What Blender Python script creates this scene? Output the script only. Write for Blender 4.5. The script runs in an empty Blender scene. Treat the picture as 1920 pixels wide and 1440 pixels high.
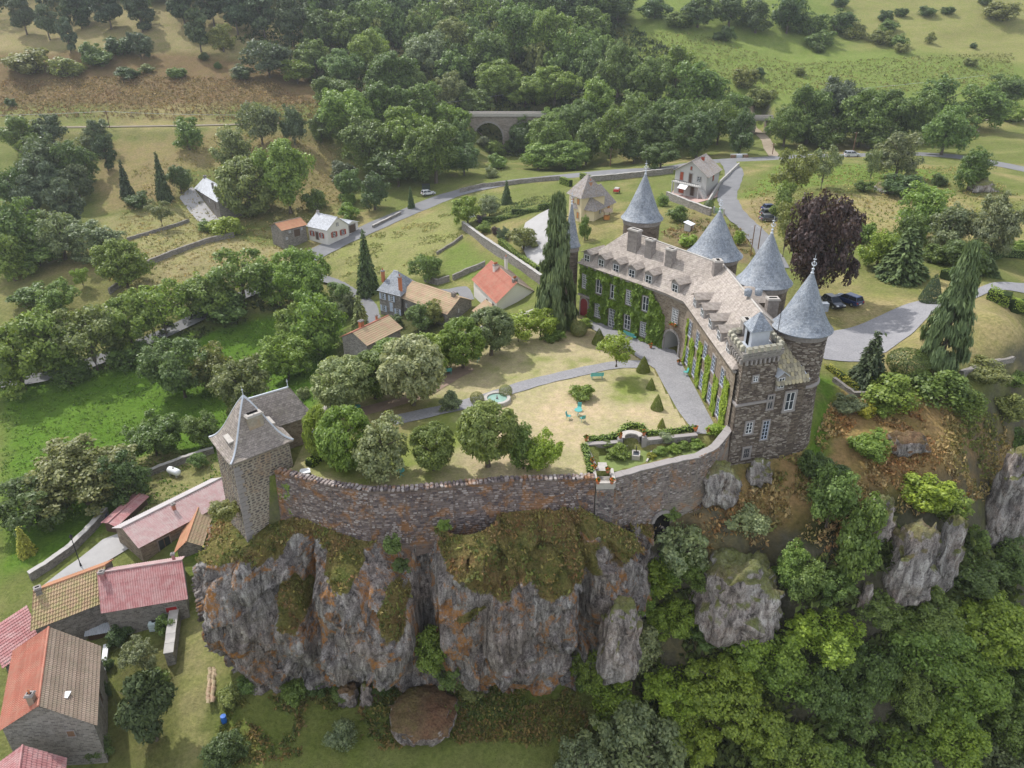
import bpy, bmesh, math, random
import numpy as np
from mathutils import Matrix, Vector
R = math.radians
random.seed(7)
scene = bpy.context.scene
COL = scene.collection

# ------------------------------------------------------------------ camera, sky, sun, exposure
CAM_H, PITCH, FPX = 42.0, R(27.5), 1400.0
cam_data = bpy.data.cameras.new('camera')
cam_data.sensor_width = 36.0
cam_data.lens = FPX / 1920.0 * 36.0
cam_data.clip_start = 0.5
cam_data.clip_end = 4000.0
cam = bpy.data.objects.new('camera', cam_data)
COL.objects.link(cam)
cam.location = (0, 0, CAM_H)
cam.rotation_euler = (math.pi / 2 - PITCH, 0, 0)
scene.camera = cam

SUN_AZ = math.atan2(0.70, -0.71)          # direction towards the sun in plan
SUN_EL = R(51)
world = bpy.data.worlds.new('World')
scene.world = world
world.use_nodes = True
wn = world.node_tree
sky = wn.nodes.new('ShaderNodeTexSky')
sky.sky_type = 'NISHITA'
sky.sun_disc = False
sky.sun_elevation = SUN_EL
sky.sun_rotation = math.pi / 2 - SUN_AZ
sky.altitude = 900
sky.dust_density = 3.0
sky.air_density = 1.0
wn.nodes['Background'].inputs['Strength'].default_value = 0.15
# broken summer cloud over the whole sky
_tc = wn.nodes.new('ShaderNodeTexCoord'); _cn = wn.nodes.new('ShaderNodeTexNoise'); _cn.inputs['Scale'].default_value = 2.4; _cn.inputs['Detail'].default_value = 6
_cr = wn.nodes.new('ShaderNodeValToRGB'); _cr.color_ramp.elements[0].position = .40; _cr.color_ramp.elements[1].position = .60
_cm = wn.nodes.new('ShaderNodeMix'); _cm.data_type = 'RGBA'; _cm.inputs[7].default_value = (7.9, 8.0, 8.3, 1)
wn.links.new(_tc.outputs['Generated'], _cn.inputs['Vector']); wn.links.new(_cn.outputs['Fac'], _cr.inputs['Fac']); wn.links.new(_cr.outputs[0], _cm.inputs[0])
wn.links.new(sky.outputs[0], _cm.inputs[6]); wn.links.new(_cm.outputs[2], wn.nodes['Background'].inputs['Color'])

sun_data = bpy.data.lights.new('sun', 'SUN')
sun_data.energy = 3.3
sun_data.angle = R(1.2)
sun_data.color = (1.0, 0.975, 0.94)
sun = bpy.data.objects.new('sun', sun_data)
COL.objects.link(sun)
sdir = Vector((math.cos(SUN_AZ) * math.cos(SUN_EL), math.sin(SUN_AZ) * math.cos(SUN_EL), math.sin(SUN_EL)))
sun.rotation_euler = sdir.to_track_quat('Z', 'Y').to_euler()
sun.location = (-60, 100, 120)

scene.view_settings.view_transform = 'Standard'
scene.view_settings.look = 'None'
scene.view_settings.gamma = 1.0
scene.view_settings.exposure = 0.34
scene.view_settings.use_curve_mapping = False
scene.cycles.max_bounces = 6
scene.cycles.diffuse_bounces = 3
scene.cycles.transmission_bounces = 4
scene.cycles.transparent_max_bounces = 6
scene.cycles.use_denoising = True

# ------------------------------------------------------------------ projection helpers (survey of the place from the drone's position)
CP, SP = math.cos(PITCH), math.sin(PITCH)
def P(px, py, z=0.0):
    a = (px - 960) / FPX; b = (720 - py) / FPX
    d = (a, CP + b * SP, -SP + b * CP)
    t = (z - CAM_H) / d[2]
    return Vector((d[0] * t, d[1] * t, z))
def PD(px, py, depth):
    a = (px - 960) / FPX; b = (720 - py) / FPX
    return Vector((a * depth, (CP + b * SP) * depth, CAM_H + (-SP + b * CP) * depth))
def PX(v):
    x, y, z = v[0], v[1], v[2] - CAM_H
    dep = y * CP - z * SP; up = y * SP + z * CP
    return (960 + FPX * x / dep, 720 - FPX * up / dep, dep)

# ------------------------------------------------------------------ numpy noise
_rng = np.random.RandomState(3)
_perm = _rng.permutation(256); _perm = np.concatenate([_perm, _perm, _perm])
_grad = _rng.normal(size=(256, 3)); _grad /= np.linalg.norm(_grad, axis=1)[:, None]
_rv = _rng.rand(256, 3)
def pnoise(p):
    p = np.asarray(p, float); i = np.floor(p).astype(int); f = p - i
    u = f * f * f * (f * (f * 6 - 15) + 10); i &= 255
    out = 0
    for dx in (0, 1):
        for dy in (0, 1):
            for dz in (0, 1):
                h = _perm[_perm[_perm[i[:, 0] + dx] + i[:, 1] + dy] + i[:, 2] + dz]
                g = _grad[h]
                dot = g[:, 0] * (f[:, 0] - dx) + g[:, 1] * (f[:, 1] - dy) + g[:, 2] * (f[:, 2] - dz)
                w = (u[:, 0] if dx else 1 - u[:, 0]) * (u[:, 1] if dy else 1 - u[:, 1]) * (u[:, 2] if dz else 1 - u[:, 2])
                out = out + w * dot
    return out * 1.6
def fbm(p, octv=4, gain=0.5, ridged=False):
    p = np.asarray(p, float); a = 1.0; s = 0; t = 0
    for o in range(octv):
        n = pnoise(p + 17.3 * o)
        if ridged: n = 1 - 2 * np.abs(n)
        s = s + a * n; t += a; a *= gain; p = p * 2.03
    return s / t
def voro(p):
    """F1, F2, cell random of 3d worley noise"""
    p = np.asarray(p, float); i = np.floor(p).astype(int); n = len(p)
    f1 = np.full(n, 9.0); f2 = np.full(n, 9.0); cr = np.zeros(n); tl = np.zeros(n)
    for dx in (-1, 0, 1):
        for dy in (-1, 0, 1):
            for dz in (-1, 0, 1):
                c = i + np.array([dx, dy, dz]); cc = c & 255
                h = _perm[_perm[_perm[cc[:, 0]] + cc[:, 1]] + cc[:, 2]]
                w_ = c + _rv[h] - p; d = np.linalg.norm(w_, axis=1)
                m = d < f1
                f2 = np.where(m, f1, np.minimum(f2, d)); cr = np.where(m, _rv[h, 0], cr); f1 = np.where(m, d, f1); tl = np.where(m, (w_ * _grad[h]).sum(1), tl)
    return f1, f2, cr, tl
def sstep(a, b, x):
    t = np.clip((x - a) / (b - a), 0, 1); return t * t * (3 - 2 * t)
def xyz(x, y, z=0.0):
    x = np.asarray(x, float).ravel(); return np.stack([x, np.asarray(y, float).ravel() + 0 * x, np.asarray(z, float).ravel() + 0 * x], 1)

# ------------------------------------------------------------------ objects
def tag(o, label=None, cat=None, group=None, kind=None):
    if label: o['label'] = label
    if cat: o['category'] = cat
    if group: o['group'] = group
    if kind: o['kind'] = kind
    return o
def empty(name, loc, rz=0.0, label=None, cat=None, group=None):
    o = bpy.data.objects.new(name, None); COL.objects.link(o)
    o.empty_display_size = 0.5
    o.location = loc; o.rotation_euler = (0, 0, rz)
    return tag(o, label, cat, group)
def basis(o):
    return Matrix.LocRotScale(o.location, o.rotation_euler, o.scale)
def world_m(o):
    m = basis(o)
    if o.parent: m = world_m(o.parent) @ o.matrix_parent_inverse @ m
    return m
def link(name, me, parent=None, world=True):
    """world=True: mesh is in world coordinates, keep it there below a placed parent"""
    o = bpy.data.objects.new(name, me); COL.objects.link(o)
    if parent is not None:
        o.parent = parent
        if world: o.matrix_parent_inverse = world_m(parent).inverted()
    return o
def copy_tree(o, parent=None):
    c = o.copy(); COL.objects.link(c)
    if parent is not None: c.parent = parent
    for ch in o.children: copy_tree(ch, c)
    return c
def np_mesh(name, v, f, mat=None, smooth=False, col=None, uv=None):
    """v (n,3), f (m,k) arrays -> mesh"""
    v = np.asarray(v, np.float32); f = np.asarray(f, np.int32)
    me = bpy.data.meshes.new(name)
    k = f.shape[1]
    me.vertices.add(len(v)); me.vertices.foreach_set('co', v.ravel())
    me.loops.add(f.size); me.loops.foreach_set('vertex_index', f.ravel())
    me.polygons.add(len(f))
    me.polygons.foreach_set('loop_start', np.arange(0, f.size, k, dtype=np.int32))
    me.polygons.foreach_set('loop_total', np.full(len(f), k, np.int32))
    if smooth: me.polygons.foreach_set('use_smooth', np.ones(len(f), bool))
    if col is not None:
        at = me.color_attributes.new('Col', 'FLOAT_COLOR', 'POINT')
        c4 = np.ones((len(v), 4), np.float32); c4[:, :3] = col
        at.data.foreach_set('color', c4.ravel())
    if uv is not None:
        l = me.uv_layers.new(name='UVMap'); l.data.foreach_set('uv', np.asarray(uv, np.float32)[f.ravel()].ravel())
    me.update(calc_edges=True)
    if mat: me.materials.append(mat)
    return me

class MB:
    """collects shapes and links them as ONE mesh object; faces get metre-scaled UVs"""
    def __init__(s): s.v = []; s.f = []; s.uvf = {}
    def add(s, vs, fs):
        b = len(s.v); s.v += [tuple(x) for x in vs]; s.f += [tuple(i + b for i in q) for q in fs]; return s
    def quad(s, *p): return s.add(p, [tuple(range(len(p)))])
    def box(s, c, d, rz=0.0, top=1.0, m=None):
        hx, hy, hz = d[0] / 2, d[1] / 2, d[2] / 2
        vs = []
        for z, k in ((-hz, 1.0), (hz, top)):
            for x, y in ((-hx, -hy), (hx, -hy), (hx, hy), (-hx, hy)):
                p = Vector((x * k, y * k, z))
                if m is not None: p = m @ p
                elif rz: p = Matrix.Rotation(rz, 3, 'Z') @ p
                vs.append(p + Vector(c))
        return s.add(vs, [(3, 2, 1, 0), (4, 5, 6, 7), (0, 1, 5, 4), (1, 2, 6, 5), (2, 3, 7, 6), (3, 0, 4, 7)])
    def prism(s, poly, z0, z1, cap=True, taper=None):
        """poly CCW list of (x,y); taper: second polygon for the top"""
        n = len(poly); tp = taper or poly
        vs = [(p[0], p[1], z0) for p in poly] + [(p[0], p[1], z1) for p in tp]
        fs = [(i, (i + 1) % n, n + (i + 1) % n, n + i) for i in range(n)]
        if cap: fs += [tuple(range(n - 1, -1, -1)), tuple(range(n, 2 * n))]
        return s.add(vs, fs)
    def lathe(s, prof, c=(0, 0, 0), n=24, a0=0.0, a1=2 * math.pi):
        """prof list of (r,z)"""
        full = abs(a1 - a0 - 2 * math.pi) < 1e-6; m = n if full else n + 1
        b = len(s.v); rmax = max(p[0] for p in prof)
        for r, z in prof:
            for i in range(m):
                a = a0 + (a1 - a0) * i / n
                s.v.append((c[0] + r * math.cos(a), c[1] + r * math.sin(a), c[2] + z))
        dist = [0.0]
        for j in range(1, len(prof)): dist.append(dist[-1] + math.hypot(prof[j][0] - prof[j - 1][0], prof[j][1] - prof[j - 1][1]))
        for j in range(len(prof) - 1):
            for i in range(n):
                i2 = (i + 1) % m
                s.f.append((b + j * m + i, b + j * m + i2, b + (j + 1) * m + i2, b + (j + 1) * m + i))
                u0 = rmax * (a0 + (a1 - a0) * i / n); u1 = rmax * (a0 + (a1 - a0) * (i + 1) / n)
                s.uvf[len(s.f) - 1] = ((u0, dist[j]), (u1, dist[j]), (u1, dist[j + 1]), (u0, dist[j + 1]))
        return s
    def tube(s, path, r, n=6):
        b = len(s.v); k = len(path); pts = [Vector(p) for p in path]
        rr = r if isinstance(r, (list, tuple)) else [r] * k
        for i, p in enumerate(pts):
            d = (pts[min(i + 1, k - 1)] - pts[max(i - 1, 0)]).normalized()
            q = d.to_track_quat('Z', 'Y').to_matrix()
            for j in range(n):
                a = 2 * math.pi * j / n
                s.v.append(tuple(p + q @ Vector((math.cos(a) * rr[i], math.sin(a) * rr[i], 0))))
        for i in range(k - 1):
            for j in range(n):
                s.f.append((b + i * n + j, b + i * n + (j + 1) % n, b + (i + 1) * n + (j + 1) % n, b + (i + 1) * n + j))
        s.f.append(tuple(b + j for j in range(n - 1, -1, -1))); s.f.append(tuple(b + (k - 1) * n + j for j in range(n)))
        return s
    def mesh(s, name, mat=None, smooth=False):
        me = bpy.data.meshes.new(name)
        me.from_pydata(s.v, [], s.f)
        l = me.uv_layers.new(name='UVMap')
        for pi, p in enumerate(me.polygons):
            if smooth: p.use_smooth = True
            e = s.uvf.get(pi)
            if e is None:
                n = p.normal
                t = Vector((-n.y, n.x, 0))
                t = Vector((1, 0, 0)) if t.length < 0.05 else t.normalized()
                bt = n.cross(t)
                e = [(me.vertices[me.loops[li].vertex_index].co.dot(t), me.vertices[me.loops[li].vertex_index].co.dot(bt)) for li in p.loop_indices]
            for li, q in zip(p.loop_indices, e): l.data[li].uv = q
        if mat: me.materials.append(mat)
        me.update()
        return me
    def build(s, name, mat=None, parent=None, world=True, smooth=False):
        return link(name, s.mesh(name, mat, smooth), parent, world)
def bevel(o, w=0.03, seg=2):
    m = o.modifiers.new('bevel', 'BEVEL'); m.width = w; m.segments = seg; m.limit_method = 'ANGLE'; m.angle_limit = R(40)
    return o

# ------------------------------------------------------------------ node helpers
class NT:
    def __init__(s, name):
        s.m = bpy.data.materials.new(name); s.m.use_nodes = True
        s.t = s.m.node_tree; s.b = s.t.nodes['Principled BSDF']; s.out = s.t.nodes['Material Output']
    def n(s, ty, **kw):
        nd = s.t.nodes.new('ShaderNode' + ty)
        for k, v in kw.items():
            if k[0] == '_': setattr(nd, k[1:], v)
            else: s.set(nd, k, v)
        return nd
    def set(s, nd, k, v):
        i = nd.inputs[int(k[1:])] if (k[0] == 'i' and k[1:].isdigit()) else nd.inputs[k.replace('__', ' ')]
        if isinstance(v, bpy.types.NodeSocket): s.t.links.new(v, i)
        elif isinstance(v, bpy.types.Node): s.t.links.new(v.outputs[0], i)
        else:
            if isinstance(v, (tuple, list)) and len(v) == 3 and i.type == 'RGBA': v = (*v, 1)
            i.default_value = v
    def mix(s, fac, a, b, blend='MIX'):
        nd = s.n('Mix', _data_type='RGBA', _blend_type=blend)
        s.set(nd, 'i0', fac); s.set(nd, 'i6', a); s.set(nd, 'i7', b); return nd.outputs[2]
    def math(s, op, a, b=0.5, c=None):
        nd = s.n('Math', _operation=op); s.set(nd, 'i0', a); s.set(nd, 'i1', b)
        if c is not None: s.set(nd, 'i2', c)
        return nd.outputs[0]
    def ramp(s, fac, *stops, interp='LINEAR'):
        nd = s.n('ValToRGB'); s.set(nd, 'Fac', fac); cr = nd.color_ramp; cr.interpolation = interp
        while len(cr.elements) < len(stops): cr.elements.new(0.5)
        for e, (p, c) in zip(cr.elements, stops):
            e.position = p; e.color = (*c, 1) if isinstance(c, (tuple, list)) else (c, c, c, 1)
        return nd.outputs[0]
    def noise(s, vec, scale, detail=4, rough=0.55, dist=0.0):
        nd = s.n('TexNoise', Scale=scale, Detail=detail, Roughness=rough, Distortion=dist)
        if vec is not None: s.set(nd, 'Vector', vec)
        return nd.outputs['Fac']
    def voro(s, vec, scale, feature='F1', out='Distance', rnd=1.0):
        nd = s.n('TexVoronoi', _feature=feature, Scale=scale, Randomness=rnd)
        if vec is not None: s.set(nd, 'Vector', vec)
        return nd.outputs[out]
    def mapping(s, vec, scale=(1, 1, 1), loc=(0, 0, 0), rot=(0, 0, 0)):
        nd = s.n('Mapping'); s.set(nd, 'Vector', vec); s.set(nd, 'Scale', scale); s.set(nd, 'Location', loc); s.set(nd, 'Rotation', rot); return nd.outputs[0]
    def coord(s, k='Object'): return s.n('TexCoord').outputs[k]
    def pos(s): return s.n('NewGeometry').outputs['Position']
    def nrm(s): return s.n('NewGeometry').outputs['Normal']
    def sep(s, v):
        nd = s.n('SeparateXYZ'); s.set(nd, 'i0', v); return nd.outputs
    def bump(s, h, strength=0.5, dist=0.05):
        nd = s.n('Bump', Strength=strength, Distance=dist); s.set(nd, 'Height', h); s.t.links.new(nd.outputs[0], s.b.inputs['Normal']); return nd
    def done(s, col=None, rough=0.85, spec=0.3, metal=None):
        if col is not None: s.set(s.b, 'Base Color', col)
        s.set(s.b, 'Roughness', rough); s.b.inputs['Specular IOR Level'].default_value = spec
        if metal is not None: s.set(s.b, 'Metallic', metal)
        return s.m
MAT = {}
def flat(name, c, rough=0.7, spec=0.3, metal=0.0, var=0.15, scale=3.0):
    if name in MAT: return MAT[name]
    t = NT(name); p = t.pos(); n = t.noise(p, scale, 3)
    t.done(t.mix(n, [max(0, x * (1 - var)) for x in c], [min(1, x * (1 + var)) for x in c]), rough, spec, metal)
    MAT[name] = t.m; return t.m
# ------------------------------------------------------------------ terrain: surveyed heights, thin plate spline
_ctl = []
def cw(*pts): _ctl.extend(pts)                                   # world x,y,z
def cp(*pts): _ctl.extend([tuple(P(a, b, z)) for a, b, z in pts])  # seen at pixel, known height
# valley on the near side
cp((950,1275,-24.2),(960,1400,-26),(700,1330,-25),(450,1260,-24.5),(430,1400,-27),(330,1260,-25.5),(200,1180,-25.5),(180,1370,-27),(30,1440,-28),
   (20,1150,-25),(240,1040,-23.5),(330,900,-23),(150,1000,-24),(60,900,-24.5),(100,850,-24.5),(300,720,-24),(500,640,-22.5),(20,780,-25),
   (560,760,-20),(480,880,-21),(1100,1300,-27),(1250,1330,-30),(1100,1430,-29))
# roads and the fields beyond
ROAD_MAIN = [(-40,722,-24),(95,700,-23.5),(190,668,-22.5),(290,628,-21),(345,602,-20),(430,560,-18.6),(520,520,-17),(600,472,-14.5),(690,430,-12.2),(760,400,-10.6),(850,365,-8.4),(940,345,-6),(1040,333,-4),(1150,322,-2.4),(1260,315,-1),(1340,303,0),(1420,299,0.2),(1520,293,0.4),(1600,292,0.6),(1700,289,1),(1790,294,1.4),(1860,306,1.6),(1990,335,1.6),(2300,430,1.6)]
cp(*ROAD_MAIN[1:])
cp((640,530,-16.5),(700,600,-17),(800,600,-15),(900,580,-12.5),(720,640,-17),(640,620,-20),(600,560,-19),(760,470,-12.6),(880,440,-9),(900,500,-11),
   (980,420,-5),(1000,470,-6),(1105,420,-2),(1210,360,-3),(1300,365,-1.5),(1260,420,-1.2),(1380,400,-0.5),(1440,400,0),(1380,450,-0.3),
   (1500,380,1.5),(1600,360,2.2),(1700,380,1),(1800,350,2.6),(1900,420,1.4),(1700,470,0.3),(1900,560,0.3),(1650,560,0),(1750,560,0),(1700,620,0),(1900,620,0),(1640,690,0),(1930,668,0),(1600,660,0),(1800,480,0.3))
cp((60,560,-17),(200,520,-15),(330,480,-13.2),(150,460,-12.5),(400,400,-11.5),(300,400,-10.5),(480,410,-12.2),(250,330,-4.5),(420,300,-2),(560,310,-3),(650,340,-9),(700,390,-10.5),(100,380,-9),(20,330,-4),
   (760,330,-7),(870,300,-5.5),(960,310,-6),(1100,300,-6),(1250,290,-3),(1380,280,-0.5),(1600,260,1),(1750,270,1.5),(1425,262,0.4))
# east slope below the castle
cp((1600,790,-2.5),(1600,900,-5.2),(1610,1000,-8),(1650,1110,-13),(1600,1200,-19),(1600,1300,-26),(1600,1430,-33),(1900,1430,-36),(1400,1430,-32),(1400,1250,-25),(1300,1150,-18),(1280,1050,-12),
   (1400,970,-7.5),(1500,950,-6.5),(1500,1050,-9.5),(1400,1060,-11),(1720,800,-3),(1800,900,-7),(1740,960,-9),(1840,790,-4.5),(1780,1010,-13),(1850,1040,-18),(1900,1150,-26),(1750,1200,-22),(1920,900,-16),(1960,800,-13),(2050,760,-14),(2100,1000,-30))
# railway terrace and hillsides, in metres
cw((-250,236,3),(-180,243,4),(-100,250,5),(-50,262,5),(-22,274,4.4),(-8,276,-4.8),(10,276,-4.8),(22,274,4.4),(60,267,5),(83,264,4.6),(110,262,5),(180,262,5),(300,262,5))
for x, k, y0 in ((-300,.38,250),(-200,.38,252),(-110,.38,258),(-40,.40,285),(0,.40,290),(40,.40,280),(90,.34,272),(160,.32,270),(300,.32,270)):
    for D in (292, 330, 375, 430, 520, 700):
        cw((x * (0.7 + D / 900), D, 5 + (D - y0) * k * (1 if D < 450 else 0.92)))
cw((-300,900,215),(0,900,210),(300,900,200),(-500,500,100),(500,500,85),(-500,200,0),(-400,100,-24),(-250,100,-26),(-300,180,-12),(-250,0,-34),(0,0,-36),(250,0,-44),(200,120,-10),(200,70,-30),(400,100,-20),(300,180,0),(-120,40,-28),(-60,20,-31),(60,20,-38),(0,-80,-40),(-300,-100,-38),(300,-100,-46),(150,180,1),(150,220,2.5),(-160,150,-20),(-150,200,-10))
_C = np.array(_ctl)
def _tps_fit(C, lam=2.0):
    n = len(C); s = 100.0
    X = C[:, :2] / s
    r2 = ((X[:, None] - X[None]) ** 2).sum(-1); K = 0.5 * r2 * np.log(r2 + 1e-12)
    A = np.zeros((n + 3, n + 3)); A[:n, :n] = K + lam * 1e-4 * np.eye(n); A[:n, n] = 1; A[:n, n + 1:] = X; A[n, :n] = 1; A[n + 1:, :n] = X.T
    return X, np.linalg.solve(A, np.concatenate([C[:, 2], [0, 0, 0]]))
_TX, _TW = _tps_fit(_C)
def tps(x, y):
    q = np.stack([np.ravel(x), np.ravel(y)], 1) / 100.0; out = np.empty(len(q)); n = len(_TX)
    for i in range(0, len(q), 20000):
        b = q[i:i + 20000]; r2 = ((b[:, None] - _TX[None]) ** 2).sum(-1)
        out[i:i + 20000] = (0.5 * r2 * np.log(r2 + 1e-12)) @ _TW[:n] + _TW[n] + b @ _TW[n + 1:]
    return out
def inside(poly, x, y):
    poly = np.asarray(poly, float); r = np.zeros(len(x), bool); n = len(poly); j = n - 1
    for i in range(n):
        xi, yi = poly[i][:2]; xj, yj = poly[j][:2]
        c = ((yi > y) != (yj > y)) & (x < (xj - xi) * (y - yi) / (yj - yi + 1e-12) + xi); r ^= c; j = i
    return r
def sdist(poly, x, y, closed=True):
    """distance to a polygon outline (or polyline); positive inside"""
    x = np.ravel(x); y = np.ravel(y)
    d = np.full(len(x), 1e9); n = len(poly)
    for i in range(n if closed else n - 1):
        ax, ay = poly[i][:2]; bx, by = poly[(i + 1) % n][:2]
        ex, ey = bx - ax, by - ay; t = np.clip(((x - ax) * ex + (y - ay) * ey) / (ex * ex + ey * ey + 1e-12), 0, 1)
        d = np.minimum(d, np.hypot(x - ax - t * ex, y - ay - t * ey))
    return np.where(inside(poly, x, y), d, -d) if closed else d
# castle rock: the level top of the spur
PLATEAU = [(-27.5,62.5),(-25,60.8),(-22,61.2),(-15,60.3),(-8,60.2),(0,60.9),(8,61.8),(15,63.5),(24,70.4),(28,71.8),(32,73.5),(34.8,75.5),(36.5,79),(40,100),(30,116),(16,117),(7,107),(0,101.5),(-8,94.5),(-15,86),(-20,78),(-24.5,70.5),(-27.5,66)]
GARD = [tuple(P(a, b, -.9))[:2] for a, b in ((1118,893),(1106,850),(1185,842),(1300,832),(1345,838),(1320,852),(1240,868),(1160,890))]
def road_w(line): return [tuple(P(a, b, z)) for a, b, z in line]
RAIL = [(-320,229,4.2),(-250,236,4.4),(-180,243,4.7),(-100,250,5),(-50,261,5),(-20,273,5),(0,275,5),(20,274,5),(50,269,5),(83,264,5.2),(120,262,5.4),(180,262,5.6),(320,263,6)]
def zfun(x, y):
    x = np.ravel(np.asarray(x, float)); y = np.ravel(np.asarray(y, float))
    z = tps(x, y)
    q = xyz(x, y)
    wild = sstep(-2, 14, np.minimum(sdist(_RM, x, y, False), 60) - 3)
    z = z + wild * (fbm(q / 22.0, 3) * 0.9 + fbm(q / 6.0 + 9, 3) * 0.22) + sstep(285, 360, y) * fbm(q / 60 + 5, 4) * 7
    # rail embankment
    d = sdist(RAIL, x, y, False); gap = 1 - np.exp(-((x - 0.5) / 17.0) ** 4)
    z = np.where(d < 14, z + (5.0 - z) * (1 - sstep(2.6, 9.0, d)) * gap, z)
    # cut under the rail bridge
    c = sstep(6.5, 3.0, np.abs(x - 83.5 - (y - 264) * 0.12)) * sstep(238, 250, y) * sstep(292, 276, y)
    z = z + (0.4 - z) * c
    s = sdist(PLATEAU, x, y)
    lift = sstep(-1.9, -0.3, s)
    g = sstep(-.3, .3, sdist(GARD, x, y))
    return z * (1 - lift) - 0.02 * lift - g * .9 * lift
_RM = road_w(ROAD_MAIN)
xs = np.unique(np.concatenate([np.linspace(-620, -130, 50), np.arange(-130, 130.1, 1.15), np.linspace(130, 620, 50)]))
ys = np.unique(np.concatenate([np.linspace(-120, 30, 20), np.arange(30, 118, 1.0), np.arange(118, 240, 1.4), np.arange(240, 420, 3.0), np.linspace(420, 950, 40)]))
GX, GY = np.meshgrid(xs, ys); NXG, NYG = len(xs), len(ys)
GZ = zfun(GX, GY).reshape(GX.shape)
def Z(x, y):
    i = min(max(np.searchsorted(xs, x) - 1, 0), NXG - 2); j = min(max(np.searchsorted(ys, y) - 1, 0), NYG - 2)
    u = (x - xs[i]) / (xs[i + 1] - xs[i]); v = (y - ys[j]) / (ys[j + 1] - ys[j])
    return float((GZ[j, i] * (1 - u) + GZ[j, i + 1] * u) * (1 - v) + (GZ[j + 1, i] * (1 - u) + GZ[j + 1, i + 1] * u) * v)
def Zv(x, y):
    x = np.asarray(x, float); y = np.asarray(y, float)
    i = np.clip(np.searchsorted(xs, x) - 1, 0, NXG - 2); j = np.clip(np.searchsorted(ys, y) - 1, 0, NYG - 2)
    u = (x - xs[i]) / (xs[i + 1] - xs[i]); v = (y - ys[j]) / (ys[j + 1] - ys[j])
    return (GZ[j, i] * (1 - u) + GZ[j, i + 1] * u) * (1 - v) + (GZ[j + 1, i] * (1 - u) + GZ[j + 1, i + 1] * u) * v
def G(px, py):
    """ground point of the terrain under a surveyed sight line"""
    a = (px - 960) / FPX; b = (720 - py) / FPX
    d = np.array([a, CP + b * SP, -SP + b * CP])
    t = np.concatenate([np.arange(25, 330, 0.8), np.arange(330, 900, 3.0)])
    pts = d[None] * t[:, None]; zz = pts[:, 2] + CAM_H - Zv(pts[:, 0], pts[:, 1])
    k = np.argmax(zz < 0)
    if zz[k] >= 0: k = len(t) - 1
    if k == 0: return Vector((pts[0, 0], pts[0, 1], Z(pts[0, 0], pts[0, 1])))
    w = zz[k - 1] / (zz[k - 1] - zz[k] + 1e-9); q = pts[k - 1] * (1 - w) + pts[k] * w
    return Vector((q[0], q[1], Z(q[0], q[1])))
def gpoly(pts): return [tuple(G(*p))[:2] for p in pts]

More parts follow.
